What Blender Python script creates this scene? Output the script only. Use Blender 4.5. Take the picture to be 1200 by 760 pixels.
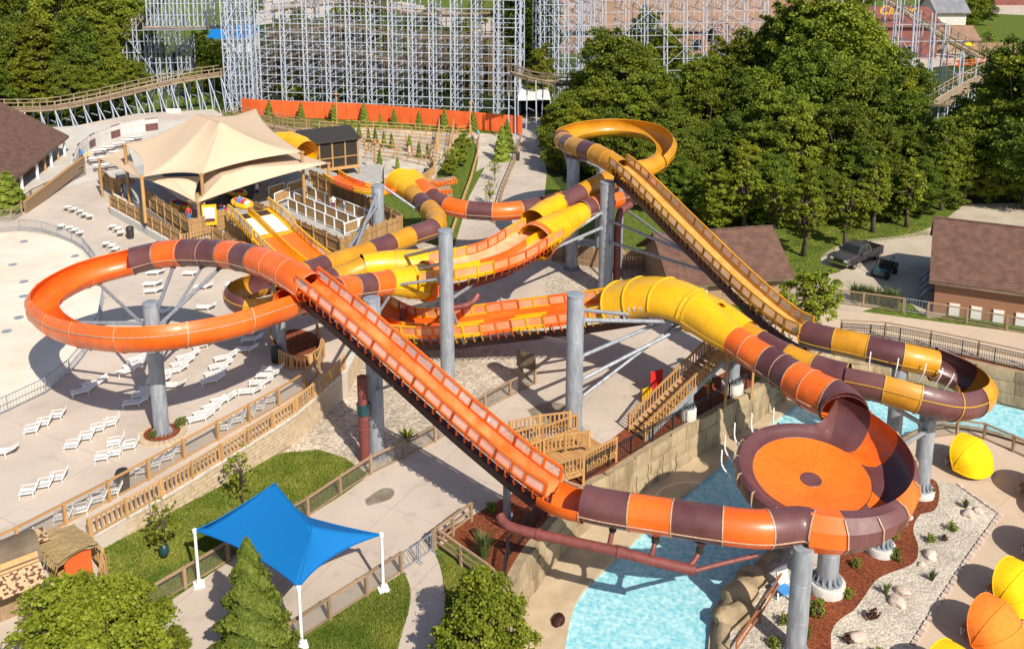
import bpy, bmesh, math, random
from mathutils import Vector, Matrix, noise
from mathutils.geometry import tessellate_polygon
for o in list(bpy.data.objects): bpy.data.objects.remove(o, do_unlink=True)
sc = bpy.context.scene
C = sc.collection
R = math.radians
# ---------------------------------------------------------------- camera, sky, sun, exposure
CAM_H, FPX, PITCH, PPY = 31.0, 1100.0, R(12.7), 148.0
cam = bpy.data.cameras.new('camera'); camo = bpy.data.objects.new('camera', cam); C.objects.link(camo)
camo.location = (0, 0, CAM_H); camo.rotation_euler = (R(90) - PITCH, 0, 0)
cam.sensor_fit = 'HORIZONTAL'; cam.sensor_width = 36; cam.lens = FPX / 1200 * 36
cam.shift_y = -(380 - PPY) / 1200; cam.clip_start = 0.5; cam.clip_end = 3000
sc.camera = camo
SUN_EL, SUN_AZ = 42, 150            # azimuth clockwise from +Y: behind the camera, to its right
w = bpy.data.worlds.new('World'); sc.world = w; w.use_nodes = True
nt = w.node_tree; bg = nt.nodes['Background']
sky = nt.nodes.new('ShaderNodeTexSky'); sky.sky_type = 'NISHITA'; sky.sun_disc = False
sky.sun_elevation = R(SUN_EL); sky.sun_rotation = R(SUN_AZ)
nt.links.new(sky.outputs[0], bg.inputs[0]); bg.inputs[1].default_value = 0.10
sun = bpy.data.lights.new('sun', 'SUN'); sun.energy = 5.0; sun.angle = R(0.5); sun.color = (1, 0.91, 0.775)
suno = bpy.data.objects.new('sun', sun); C.objects.link(suno)
sd = Vector((math.sin(R(SUN_AZ)) * math.cos(R(SUN_EL)), math.cos(R(SUN_AZ)) * math.cos(R(SUN_EL)), math.sin(R(SUN_EL))))
suno.rotation_euler = sd.to_track_quat('Z', 'Y').to_euler()
vs = sc.view_settings; vs.view_transform = 'Standard'; vs.look = 'None'; vs.exposure = 0.33; vs.gamma = 1
# ---------------------------------------------------------------- helpers
CT, ST = math.cos(PITCH), math.sin(PITCH)
def ray(px, py):
    a = (px - 600) / FPX; b = -(py - PPY) / FPX
    return Vector((a, CT + b * ST, -ST + b * CT))
def at(px, py, z=0.0):              # survey: photograph point to the place, at height z
    d = ray(px, py); return Vector((0, 0, CAM_H)) + d * ((z - CAM_H) / d.z)
def aty(px, py, Y):                 # survey: photograph point to the place, at distance Y
    d = ray(px, py); return Vector((0, 0, CAM_H)) + d * (Y / d.y)
rnd = random.Random(7)
def V(*a): return Vector(a)

class MB:
    def __init__(s): s.v = []; s.f = []; s.m = []
    def add(s, vs, fs, m=0):
        b = len(s.v); s.v += [tuple(x) for x in vs]
        s.f += [tuple(i + b for i in f) for f in fs]; s.m += [m] * len(fs); return s
    def box(s, c, size, rz=0, m=0, rx=0, ry=0):
        M = Matrix.Rotation(rz, 3, 'Z') @ Matrix.Rotation(ry, 3, 'Y') @ Matrix.Rotation(rx, 3, 'X')
        c = Vector(c); hx, hy, hz = size[0] / 2, size[1] / 2, size[2] / 2
        vs = [c + M @ Vector((x * hx, y * hy, z * hz)) for z in (-1, 1) for y in (-1, 1) for x in (-1, 1)]
        return s.add(vs, [(0, 2, 3, 1), (4, 5, 7, 6), (0, 1, 5, 4), (2, 6, 7, 3), (0, 4, 6, 2), (1, 3, 7, 5)], m)
    def bar(s, a, b, w, h=None, m=0, up=None):
        a = Vector(a); b = Vector(b); h = h or w; t = (b - a)
        if t.length < 1e-6: return s
        t.normalize(); u = Vector(up) if up else Vector((0, 0, 1))
        if abs(t.dot(u)) > .98: u = Vector((0, 1, 0))
        x = t.cross(u).normalized(); y = x.cross(t).normalized()
        vs = [p + x * (i * w / 2) + y * (j * h / 2) for p in (a, b) for j in (-1, 1) for i in (-1, 1)]
        return s.add(vs, [(0, 1, 3, 2), (4, 6, 7, 5), (0, 4, 5, 1), (2, 3, 7, 6), (0, 2, 6, 4), (1, 5, 7, 3)], m)
    def cyl(s, a, b, r0, r1=None, n=10, m=0, cap=True):
        a = Vector(a); b = Vector(b); r1 = r0 if r1 is None else r1
        t = (b - a).normalized(); u = Vector((0, 0, 1)) if abs(t.z) < .95 else Vector((0, 1, 0))
        x = t.cross(u).normalized(); y = x.cross(t)
        vs = [p + (x * math.cos(k * 2 * math.pi / n) + y * math.sin(k * 2 * math.pi / n)) * r for p, r in ((a, r0), (b, r1)) for k in range(n)]
        fs = [(k, (k + 1) % n, n + (k + 1) % n, n + k) for k in range(n)]
        if cap: fs += [tuple(range(n))[::-1], tuple(range(n, 2 * n))]
        return s.add(vs, fs, m)
    def tube(s, pts, r, n=8, m=0):
        pts = [Vector(p) for p in pts]; N = len(pts); vs = []; prev = None
        for i, p in enumerate(pts):
            t = (pts[min(i + 1, N - 1)] - pts[max(i - 1, 0)]).normalized()
            u = Vector((0, 0, 1)) if abs(t.z) < .95 else Vector((0, 1, 0))
            x = t.cross(u).normalized()
            if prev is not None and x.dot(prev) < 0: x = -x
            prev = x; y = x.cross(t); rr = r[i] if isinstance(r, (list, tuple)) else r
            vs += [p + (x * math.cos(k * 2 * math.pi / n) + y * math.sin(k * 2 * math.pi / n)) * rr for k in range(n)]
        fs = [(i * n + k, i * n + (k + 1) % n, (i + 1) * n + (k + 1) % n, (i + 1) * n + k) for i in range(N - 1) for k in range(n)]
        fs += [tuple(range(n))[::-1], tuple(range((N - 1) * n, N * n))]
        return s.add(vs, fs, m)
    def lathe(s, prof, c=(0, 0, 0), n=16, m=0, jit=0, rg=None):
        c = Vector(c); vs = []
        for r, z in prof:
            for k in range(n):
                q = r * (1 + (rg.uniform(-jit, jit) if jit else 0)); a = k * 2 * math.pi / n
                vs.append(c + Vector((q * math.cos(a), q * math.sin(a), z)))
        fs = [(i * n + k, i * n + (k + 1) % n, (i + 1) * n + (k + 1) % n, (i + 1) * n + k) for i in range(len(prof) - 1) for k in range(n)]
        fs += [tuple(range(n))[::-1], tuple(range((len(prof) - 1) * n, len(prof) * n))]
        return s.add(vs, fs, m)
    def prism(s, poly, z0, z1, m=0):
        P = [(p[0], p[1]) for p in poly]; n = len(P)
        if sum(P[i][0] * P[(i + 1) % n][1] - P[(i + 1) % n][0] * P[i][1] for i in range(n)) < 0: P.reverse()
        vs = [(x, y, z0) for x, y in P] + [(x, y, z1) for x, y in P]
        tri = tessellate_polygon([[Vector((x, y, 0)) for x, y in P]])
        fs = [(i, (i + 1) % n, n + (i + 1) % n, n + i) for i in range(n)]
        for t in tri:
            a, b, c = t
            cr = (P[b][0] - P[a][0]) * (P[c][1] - P[a][1]) - (P[b][1] - P[a][1]) * (P[c][0] - P[a][0])
            if cr < 0: a, c = c, a
            fs += [(n + a, n + b, n + c), (c, b, a)]
        return s.add(vs, fs, m)
    def build(s, name, mats, parent=None, smooth=False, base=None):
        me = bpy.data.meshes.new(name); me.from_pydata(s.v, [], s.f)
        mats = mats if isinstance(mats, (list, tuple)) else [mats]
        for mt in mats: me.materials.append(M[mt] if isinstance(mt, str) else mt)
        me.polygons.foreach_set('material_index', s.m)
        if smooth: me.polygons.foreach_set('use_smooth', [True] * len(me.polygons))
        if smooth == 'auto':
            me.set_sharp_from_angle(angle=R(38))
        me.update()
        return obj(name, me, parent)
def obj(name, me, parent=None):
    o = bpy.data.objects.new(name, me); C.objects.link(o)
    if parent is not None:
        o.parent = parent
        o.matrix_parent_inverse = PINV[parent.name] if parent.name in PINV else Matrix()
    return o
PINV = {}
def tag(o, label=None, cat=None, group=None, kind=None):
    if label: o['label'] = label
    if cat: o['category'] = cat
    if group: o['group'] = group
    if kind: o['kind'] = kind
    return o
def thing(name, loc, label, cat, group=None, world=True):
    """Empty at the thing's base. world=True: its parts are given in world coordinates."""
    e = bpy.data.objects.new(name, None); C.objects.link(e); e.location = loc; e.empty_display_size = .3
    if world: PINV[e.name] = Matrix.Translation(-Vector(loc))
    return tag(e, label, cat, group)
def dup(root, loc, rz=0, scale=1, label=None, group=None):
    def cp(o, par):
        c = o.copy(); C.objects.link(c)
        if par is not None: c.parent = par
        for ch in o.children: cp(ch, c)
        return c
    r = cp(root, None); r.location = loc; r.rotation_euler = (0, 0, rz)
    r.scale = scale if isinstance(scale, (tuple, list, Vector)) else (scale,) * 3
    if label: r['label'] = label
    if group: r['group'] = group
    return r
def sub(parent, o):                  # a sub-part whose mesh is in the same coordinates as its parent's mesh
    o.parent = parent; return o
def cr(pts, step=.35):
    """Catmull-Rom through points (Vector + extra values), resampled evenly."""
    P = [Vector(p) for p in pts]; P = [P[0] * 2 - P[1]] + P + [P[-1] * 2 - P[-2]]
    out = []
    for i in range(1, len(P) - 2):
        a, b, c, d = P[i - 1:i + 3]
        n = max(2, int((c - b).length / (step * .5)))
        for k in range(n):
            t = k / n
            out.append(.5 * ((2 * b) + (c - a) * t + (2 * a - 5 * b + 4 * c - d) * t * t + (3 * b - a - 3 * c + d) * t ** 3))
    out.append(P[-2]); res = [out[0]]; acc = 0
    tot = sum((out[i + 1] - out[i]).length for i in range(len(out) - 1)); n = max(2, round(tot / step)); st = tot / n
    for i in range(len(out) - 1):
        seg = (out[i + 1] - out[i]).length; d = st - acc
        while d <= seg + 1e-9 and seg > 0:
            res.append(out[i].lerp(out[i + 1], d / seg)); d += st
        acc = (acc + seg) % st if False else seg - (d - st)
    if len(res) < n + 1: res.append(out[-1])
    return res[:n + 1]
def sheet(name, px, z, mat, lift=0, holes=(), kind='structure', raw=False):
    """Flat ground sheet from surveyed outline points."""
    P = [Vector(p) if raw else at(p[0], p[1], z) for p in px]
    H = [[Vector(p) if raw else at(p[0], p[1], z) for p in h] for h in holes]
    loops = [P] + H; flat = [p for l in loops for p in l]
    tri = tessellate_polygon([[Vector((p.x, p.y, 0)) for p in l] for l in loops])
    mb = MB(); fs = []
    for a, b, c in tri:
        A, B, D = flat[a], flat[b], flat[c]
        if (B.x - A.x) * (D.y - A.y) - (B.y - A.y) * (D.x - A.x) < 0: a, c = c, a
        fs.append((a, b, c))
    mb.add([(p.x, p.y, p.z + lift) for p in flat], fs)
    o = mb.build(name, mat); return tag(o, kind=kind)
def smoothpx(pts, step=None, closed=False):
    P = [Vector((p[0], p[1], 0)) for p in pts]
    if closed: P = P + [P[0]]
    L = cr(P, step or 8); return [(p.x, p.y) for p in (L[:-1] if closed else L)]
# ---------------------------------------------------------------- procedural materials
M = {}
def mat(name, col, rough=.6, col2=None, scale=4.0, bump=0.0, bscale=None, metal=0, spec=.5, detail=4, coord='Object', alpha=1, trans=0, contrast=(.35, .65), stretch=None, coat=0, rnd_amt=0):
    m = bpy.data.materials.new(name); m.use_nodes = True; n = m.node_tree; b = n.nodes['Principled BSDF']
    b.inputs['Roughness'].default_value = rough; b.inputs['Metallic'].default_value = metal
    b.inputs['Specular IOR Level'].default_value = spec; b.inputs['Alpha'].default_value = alpha
    if coat: b.inputs['Coat Weight'].default_value = coat; b.inputs['Coat Roughness'].default_value = .12
    b.inputs['Base Color'].default_value = (*col, 1)
    geo = n.nodes.new('ShaderNodeNewGeometry'); src = geo.outputs['Position']
    if coord == 'Object':
        tc = n.nodes.new('ShaderNodeTexCoord'); src = tc.outputs['Object']
    if stretch:
        mp = n.nodes.new('ShaderNodeMapping'); mp.inputs['Scale'].default_value = stretch
        n.links.new(src, mp.inputs[0]); src = mp.outputs[0]
    if col2:
        t = n.nodes.new('ShaderNodeTexNoise'); t.inputs['Scale'].default_value = scale; t.inputs['Detail'].default_value = detail
        n.links.new(src, t.inputs['Vector'])
        r = n.nodes.new('ShaderNodeValToRGB'); r.color_ramp.elements[0].position, r.color_ramp.elements[1].position = contrast
        r.color_ramp.elements[0].color = (*col, 1); r.color_ramp.elements[1].color = (*col2, 1)
        n.links.new(t.outputs['Fac'], r.inputs[0]); last = r.outputs[0]
        if rnd_amt:
            oi = n.nodes.new('ShaderNodeObjectInfo'); mr = n.nodes.new('ShaderNodeMapRange')
            mr.inputs[3].default_value = 1 - rnd_amt; mr.inputs[4].default_value = 1 + rnd_amt
            n.links.new(oi.outputs['Random'], mr.inputs[0])
            hs = n.nodes.new('ShaderNodeHueSaturation'); n.links.new(mr.outputs[0], hs.inputs['Value']); n.links.new(last, hs.inputs['Color']); last = hs.outputs[0]
        n.links.new(last, b.inputs['Base Color'])
    if bump:
        t2 = n.nodes.new('ShaderNodeTexNoise'); t2.inputs['Scale'].default_value = bscale or scale * 4; t2.inputs['Detail'].default_value = 6
        n.links.new(src, t2.inputs['Vector']); bp = n.nodes.new('ShaderNodeBump'); bp.inputs['Strength'].default_value = bump; bp.inputs['Distance'].default_value = .05
        n.links.new(t2.outputs['Fac'], bp.inputs['Height']); n.links.new(bp.outputs[0], b.inputs['Normal'])
    M[name] = m; return m
def nodes(name): return M[name].node_tree, M[name].node_tree.nodes['Principled BSDF']
def cells(name, cols, scale, rough=.9, bump=.6, base=None):
    """Pebbly or chippy ground: voronoi cells, each its own tint."""
    m = bpy.data.materials.new(name); m.use_nodes = True; n = m.node_tree; b = n.nodes['Principled BSDF']; b.inputs['Roughness'].default_value = rough
    b.inputs['Specular IOR Level'].default_value = .2
    geo = n.nodes.new('ShaderNodeNewGeometry'); v = n.nodes.new('ShaderNodeTexVoronoi'); v.inputs['Scale'].default_value = scale
    n.links.new(geo.outputs['Position'], v.inputs['Vector']); sp = n.nodes.new('ShaderNodeSeparateColor'); n.links.new(v.outputs['Color'], sp.inputs[0])
    r = n.nodes.new('ShaderNodeValToRGB'); el = r.color_ramp.elements
    while len(el) < len(cols): el.new(.5)
    for i, c in enumerate(cols): el[i].position = i / (len(cols) - 1); el[i].color = (*c, 1)
    n.links.new(sp.outputs[0], r.inputs[0])
    t = n.nodes.new('ShaderNodeTexNoise'); t.inputs['Scale'].default_value = .35; n.links.new(geo.outputs['Position'], t.inputs['Vector'])
    mr = n.nodes.new('ShaderNodeMapRange'); mr.inputs[1].default_value = .3; mr.inputs[2].default_value = .7; mr.inputs[3].default_value = .78; mr.inputs[4].default_value = 1.15
    n.links.new(t.outputs['Fac'], mr.inputs[0]); hs = n.nodes.new('ShaderNodeHueSaturation'); n.links.new(mr.outputs[0], hs.inputs['Value']); n.links.new(r.outputs[0], hs.inputs['Color'])
    n.links.new(hs.outputs[0], b.inputs['Base Color'])
    bp = n.nodes.new('ShaderNodeBump'); bp.inputs['Strength'].default_value = bump; bp.inputs['Distance'].default_value = .06; bp.invert = True
    n.links.new(v.outputs['Distance'], bp.inputs['Height']); n.links.new(bp.outputs[0], b.inputs['Normal']); M[name] = m
def concrete(name, a, b2, stain, joint=None, jrot=0):
    """Concrete paving: broad tone drift, blotchy stains, saw-cut joints."""
    m = mat(name, a, .88, b2, .22, bump=.12, bscale=18, coord='World', spec=.25, detail=8, contrast=(.3, .72)); n, b = nodes(name)
    base = b.inputs['Base Color'].links[0].from_socket; geo = [x for x in n.nodes if x.type == 'NEW_GEOMETRY'][0]
    t = n.nodes.new('ShaderNodeTexNoise'); t.inputs['Scale'].default_value = .7; t.inputs['Detail'].default_value = 9; t.inputs['Roughness'].default_value = .7
    n.links.new(geo.outputs['Position'], t.inputs['Vector']); mr = n.nodes.new('ShaderNodeMapRange'); mr.inputs[1].default_value = .53; mr.inputs[2].default_value = .78; mr.inputs[4].default_value = .7
    n.links.new(t.outputs['Fac'], mr.inputs[0]); mx = n.nodes.new('ShaderNodeMix'); mx.data_type = 'RGBA'
    n.links.new(mr.outputs[0], mx.inputs[0]); n.links.new(base, mx.inputs[6]); mx.inputs[7].default_value = (*stain, 1); last = mx.outputs[2]
    g = n.nodes.new('ShaderNodeTexNoise'); g.inputs['Scale'].default_value = 30; n.links.new(geo.outputs['Position'], g.inputs['Vector'])
    mg = n.nodes.new('ShaderNodeMapRange'); mg.inputs[3].default_value = .9; mg.inputs[4].default_value = 1.1; n.links.new(g.outputs['Fac'], mg.inputs[0])
    hs = n.nodes.new('ShaderNodeHueSaturation'); n.links.new(mg.outputs[0], hs.inputs['Value']); n.links.new(last, hs.inputs['Color']); last = hs.outputs[0]
    if joint:
        mp = n.nodes.new('ShaderNodeMapping'); mp.inputs['Rotation'].default_value = (0, 0, jrot); n.links.new(geo.outputs['Position'], mp.inputs[0])
        br = n.nodes.new('ShaderNodeTexBrick'); br.offset = 0; br.inputs['Scale'].default_value = 1; br.inputs['Brick Width'].default_value = joint; br.inputs['Row Height'].default_value = joint
        br.inputs['Mortar Size'].default_value = .018; br.inputs['Color1'].default_value = (1, 1, 1, 1); br.inputs['Color2'].default_value = (.965, .965, .965, 1); br.inputs['Mortar'].default_value = (.70, .68, .66, 1)
        n.links.new(mp.outputs[0], br.inputs['Vector']); mm = n.nodes.new('ShaderNodeMix'); mm.data_type = 'RGBA'; mm.blend_type = 'MULTIPLY'; mm.inputs[0].default_value = 1
        n.links.new(last, mm.inputs[6]); n.links.new(br.outputs['Color'], mm.inputs[7]); last = mm.outputs[2]
    n.links.new(last, b.inputs['Base Color'])
concrete('plaza_concrete', (.44, .375, .315), (.54, .465, .395), (.27, .235, .185), 4.5, .5)
concrete('deck_concrete', (.47, .405, .345), (.575, .50, .43), (.36, .305, .25), 6, .5)
concrete('tan_concrete', (.49, .385, .285), (.575, .455, .345), (.36, .285, .19), 5, .9)
concrete('pool_floor', (.60, .53, .42), (.74, .69, .60), (.50, .42, .30))
concrete('grey_path', (.50, .47, .43), (.58, .55, .50), (.36, .33, .30), 3, .2)
mat('grass', (.052, .10, .014), .95, (.155, .185, .032), 2.6, bump=.9, bscale=22, coord='World', spec=.1, detail=10)
mat('dry_grass', (.055, .10, .013), .95, (.24, .225, .055), 1.5, bump=.9, bscale=22, coord='World', spec=.1, detail=10, contrast=(.42, .72))
mat('forest_floor', (.028, .048, .012), .95, (.06, .075, .02), .5, bump=1, bscale=6, coord='World', spec=.1)
cells('gravel', [(.30, .25, .19), (.44, .38, .30), (.58, .52, .44), (.36, .31, .25)], 6.5)
cells('pale_gravel', [(.42, .37, .30), (.52, .47, .39), (.62, .57, .49), (.36, .32, .27)], 8.5)
cells('mulch', [(.11, .028, .014), (.19, .05, .022), (.25, .075, .03), (.14, .04, .02)], 9)
mat('yard_dirt', (.40, .34, .26), .95, (.48, .42, .33), .4, bump=.5, bscale=9, coord='World', spec=.1)
mat('orange', (.72, .108, .006), .3, (.86, .16, .016), .45, coat=.3, detail=9)
mat('bright_orange', (.82, .15, .006), .28, (.88, .19, .012), .5, coat=.3, detail=9)
mat('purple', (.098, .032, .034), .34, (.155, .060, .060), .5, coat=.25, detail=9)
mat('gold', (.50, .215, .006), .32, (.62, .29, .014), .45, coat=.3, detail=9)
mat('yellow', (.76, .39, .002), .3, (.86, .47, .006), .45, coat=.3, detail=9)
mat('climb_floor', (.70, .125, .014), .16, (.82, .27, .09), 1.1, coat=.8, detail=8, stretch=(1.2, .35, 1.2), contrast=(.38, .7))  # paler streaks paint the whitish sky sheen into the floor colour
mat('flange_pale', (.52, .38, .27), .5, (.42, .24, .14), 8)
mat('flange_gold', (.60, .36, .06), .5, (.45, .25, .03), 8)
mat('window_pane', (.70, .62, .58), .12, (.77, .70, .66), .6, alpha=.66)
mat('steel', (.27, .30, .345), .42, (.37, .40, .445), 5, metal=.25, spec=.5, stretch=(1, 1, .25), bump=.04)
mat('far_steel', (.33, .37, .45), .6, (.42, .46, .54), .8, coord='World')
mat('dark_timber', (.12, .085, .055), .85, (.2, .15, .10), .7, coord='World')
mat('pale_timber', (.25, .18, .115), .8, (.35, .265, .175), .7, coord='World')
mat('pipe_maroon', (.17, .045, .04), .45, (.22, .062, .055), 2)
mat('truss_maroon', (.045, .016, .018), .5, (.07, .024, .026), 2)
mat('wood', (.40, .215, .075), .7, (.50, .285, .11), 2.5, stretch=(6, 6, .8), rnd_amt=.16)
mat('wood_tan', (.43, .25, .10), .7, (.52, .32, .14), 2.5, stretch=(6, 6, .8), rnd_amt=.16)
mat('wood_old', (.25, .165, .095), .85, (.34, .23, .14), 2.5, stretch=(6, 6, .8), rnd_amt=.2)
mat('palisade', (.29, .17, .068), .85, (.41, .255, .115), 1.6, stretch=(5, 5, .6), rnd_amt=.2)
mat('rock_tan', (.22, .165, .095), .92, (.39, .30, .185), .8, bump=1.0, bscale=4, coord='World', detail=10, rnd_amt=.07, stretch=(1.4, 1.4, .45), contrast=(.33, .56))
mat('rock_grout', (.27, .205, .125), .95, (.36, .28, .175), 2, bump=.5)
mat('stone_block', (.46, .36, .245), .92, (.53, .42, .29), 2.0, bump=.5, bscale=9, rnd_amt=.05)
mat('ledge', (.40, .31, .20), .9, (.50, .40, .27), .8, bump=.3, bscale=9, coord='World')
mat('white_plastic', (.78, .77, .74), .4, (.84, .83, .80), 3)
mat('white_paint', (.78, .78, .77), .35, (.82, .82, .81), 2)
mat('white_concrete', (.55, .54, .51), .8, (.64, .62, .58), 3, bump=.2)
mat('grey_wall', (.36, .355, .34), .88, (.44, .43, .41), 1.2, bump=.2)
mat('black_metal', (.014, .014, .016), .45, (.022, .022, .024), 3)
mat('dark_screen', (.025, .02, .016), .8, (.04, .03, .022), 2, alpha=.8)
mat('black_plastic', (.018, .018, .018), .5, (.03, .03, .03), 3)
mat('belt', (.03, .024, .02), .7, (.045, .035, .028), 2)
mat('blue_fabric', (.003, .135, .40), .75, (.006, .155, .44), 22, bump=.25, bscale=160, spec=.2)
mat('tan_fabric', (.55, .42, .30), .85, (.59, .455, .33), 22, bump=.2, bscale=120, spec=.15)
mat('orange_fabric', (.82, .20, .025), .8, (.87, .235, .035), 4, bump=.3, bscale=14, spec=.15)
mat('yellow_fabric', (.85, .50, .006), .8, (.90, .56, .012), 4, bump=.3, bscale=14, spec=.15)
mat('orange_wall', (.72, .115, .022), .7, (.78, .14, .03), .8)
mat('shingle', (.095, .048, .034), .92, (.15, .078, .055), 1.6, bump=.5, bscale=8, coord='World', detail=9)
mat('tan_siding', (.30, .20, .12), .85, (.35, .24, .15), 1.5, stretch=(.2, .2, 14), bump=.3, bscale=4)
mat('brown_siding', (.26, .125, .07), .85, (.31, .155, .09), 1.5, stretch=(.2, .2, 14), bump=.3, bscale=4)
mat('red_roof', (.17, .055, .042), .8, (.24, .08, .06), .6, coord='World')
mat('grey_roof', (.16, .17, .19), .8, (.22, .23, .25), .6, coord='World')
mat('brown_roof', (.22, .13, .08), .8, (.28, .17, .11), .6, coord='World')
mat('thatch', (.35, .24, .10), .95, (.52, .39, .19), 5, stretch=(1, 8, 1), bump=1, bscale=14)
mat('red_sign', (.62, .02, .02), .5, (.66, .03, .03), 2)
mat('asphalt', (.09, .09, .095), .9, (.13, .13, .135), .8, coord='World')
mat('car_paint', (.07, .064, .065), .3, (.08, .074, .075), 2, metal=.35, coat=.6)
mat('cart_green', (.012, .05, .06), .35, (.016, .06, .07), 2, coat=.3)
mat('chrome', (.6, .6, .6), .2, metal=1)
mat('tyre', (.016, .016, .016), .8)
mat('dark_glass', (.015, .02, .025), .06, spec=.8)
mat('lamp_glass', (.8, .78, .72), .1)
mat('skin', (.50, .27, .18), .6)
mat('bark', (.085, .06, .042), .95, (.14, .105, .08), 3, bump=.8, bscale=9, stretch=(3, 3, .6))
mat('pale_stone', (.46, .37, .32), .85, (.56, .46, .40), 3, bump=.6, bscale=7, rnd_amt=.1)
mat('pot', (.30, .16, .10), .9, (.36, .2, .13), 3)
mat('leopard', (.60, .42, .24), .8, (.12, .055, .03), 5.5, detail=1, contrast=(.50, .56))
for nm, c in dict(cloth_teal=(.05, .45, .5), cloth_white=(.75, .72, .72), cloth_pink=(.7, .35, .35), cloth_maroon=(.14, .03, .08), cloth_blue=(.05, .25, .6), cloth_red=(.6, .04, .05), cloth_navy=(.03, .04, .1), hair=(.06, .035, .02), cloth_yellow=(.8, .5, .02)).items(): mat(nm, c, .8)
n, b = nodes('shingle')                # shingle courses: bands of constant height on the slope
geo = n.nodes.new('ShaderNodeNewGeometry'); sx = n.nodes.new('ShaderNodeSeparateXYZ'); n.links.new(geo.outputs['Position'], sx.inputs[0])
fr_ = n.nodes.new('ShaderNodeMath'); fr_.operation = 'MULTIPLY'; fr_.inputs[1].default_value = 7.0; n.links.new(sx.outputs[2], fr_.inputs[0])
f2 = n.nodes.new('ShaderNodeMath'); f2.operation = 'FRACT'; n.links.new(fr_.outputs[0], f2.inputs[0])
f3 = n.nodes.new('ShaderNodeMapRange'); f3.inputs[1].default_value = 0; f3.inputs[2].default_value = .3; f3.inputs[3].default_value = .72; f3.inputs[4].default_value = 1.05; n.links.new(f2.outputs[0], f3.inputs[0])
hs = n.nodes.new('ShaderNodeHueSaturation'); src = b.inputs['Base Color'].links[0].from_socket; n.links.new(src, hs.inputs['Color']); n.links.new(f3.outputs[0], hs.inputs['Value']); n.links.new(hs.outputs[0], b.inputs['Base Color'])
mat('rust_rail', (.30, .10, .035), .6, (.38, .14, .05), 3)
def grime(name, lo=.86, hi=1.04, scale=1.3):     # weather streaks running down the surface
    n, b = nodes(name); src = b.inputs['Base Color'].links[0].from_socket; geo = n.nodes.new('ShaderNodeNewGeometry'); mp = n.nodes.new('ShaderNodeMapping'); mp.inputs['Scale'].default_value = (2.6, 2.6, .35)
    n.links.new(geo.outputs['Position'], mp.inputs[0]); t = n.nodes.new('ShaderNodeTexNoise'); t.inputs['Scale'].default_value = scale; t.inputs['Detail'].default_value = 9; t.inputs['Roughness'].default_value = .65; n.links.new(mp.outputs[0], t.inputs['Vector'])
    mr = n.nodes.new('ShaderNodeMapRange'); mr.inputs[1].default_value = .32; mr.inputs[2].default_value = .62; mr.inputs[3].default_value = lo; mr.inputs[4].default_value = hi; n.links.new(t.outputs['Fac'], mr.inputs[0])
    hs = n.nodes.new('ShaderNodeHueSaturation'); n.links.new(mr.outputs[0], hs.inputs['Value']); n.links.new(src, hs.inputs['Color']); n.links.new(hs.outputs[0], b.inputs['Base Color'])
    m2 = n.nodes.new('ShaderNodeMapRange'); m2.inputs[1].default_value = .3; m2.inputs[2].default_value = .7; m2.inputs[3].default_value = b.inputs['Roughness'].default_value + .22; m2.inputs[4].default_value = b.inputs['Roughness'].default_value; n.links.new(t.outputs['Fac'], m2.inputs[0]); n.links.new(m2.outputs[0], b.inputs['Roughness'])
for nm in ('orange', 'bright_orange', 'purple', 'gold', 'yellow'): grime(nm)
for nm in ('steel', 'pipe_maroon', 'white_concrete', 'grey_wall', 'white_plastic'): grime(nm, .76, 1.05)
# blue pool water: opaque, with pale caustic light mottled into its colour
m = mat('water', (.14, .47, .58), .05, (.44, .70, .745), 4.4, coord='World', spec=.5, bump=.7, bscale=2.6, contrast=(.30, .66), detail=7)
n, b = nodes('water')
def leaf(name, a, b2, scale=.7, tr=.36):
    m = bpy.data.materials.new(name); m.use_nodes = True; n = m.node_tree; n.nodes.clear()
    out = n.nodes.new('ShaderNodeOutputMaterial'); d = n.nodes.new('ShaderNodeBsdfPrincipled'); t = n.nodes.new('ShaderNodeBsdfTranslucent'); mx = n.nodes.new('ShaderNodeMixShader')
    d.inputs['Roughness'].default_value = .55; d.inputs['Specular IOR Level'].default_value = .25
    at_ = n.nodes.new('ShaderNodeAttribute'); at_.attribute_name = 'tint'
    r = n.nodes.new('ShaderNodeMix'); r.data_type = 'RGBA'; r.inputs[6].default_value = (*a, 1); r.inputs[7].default_value = (*b2, 1)
    n.links.new(at_.outputs['Fac'], r.inputs[0])
    oi = n.nodes.new('ShaderNodeObjectInfo'); mr = n.nodes.new('ShaderNodeMapRange'); mr.inputs[3].default_value = .72; mr.inputs[4].default_value = 1.3; n.links.new(oi.outputs['Random'], mr.inputs[0])
    hs = n.nodes.new('ShaderNodeHueSaturation'); n.links.new(mr.outputs[0], hs.inputs['Value']); n.links.new(r.outputs[2], hs.inputs['Color'])
    n.links.new(hs.outputs[0], d.inputs['Base Color']); n.links.new(hs.outputs[0], t.inputs['Color']); mx.inputs[0].default_value = tr
    n.links.new(d.outputs[0], mx.inputs[1]); n.links.new(t.outputs[0], mx.inputs[2]); n.links.new(mx.outputs[0], out.inputs[0]); M[name] = m
leaf('leaf_mid', (.085, .132, .011), (.265, .305, .028))
leaf('leaf_dark', (.062, .106, .011), (.195, .25, .025))
leaf('leaf_light', (.12, .165, .011), (.32, .35, .035))
leaf('leaf_conifer', (.11, .17, .018), (.29, .345, .05))
leaf('leaf_grassy', (.10, .14, .04), (.22, .25, .09))
leaf('leaf_yellow', (.13, .155, .010), (.34, .34, .03))
leaf('leaf_red', (.06, .02, .015), (.13, .05, .03))
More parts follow.
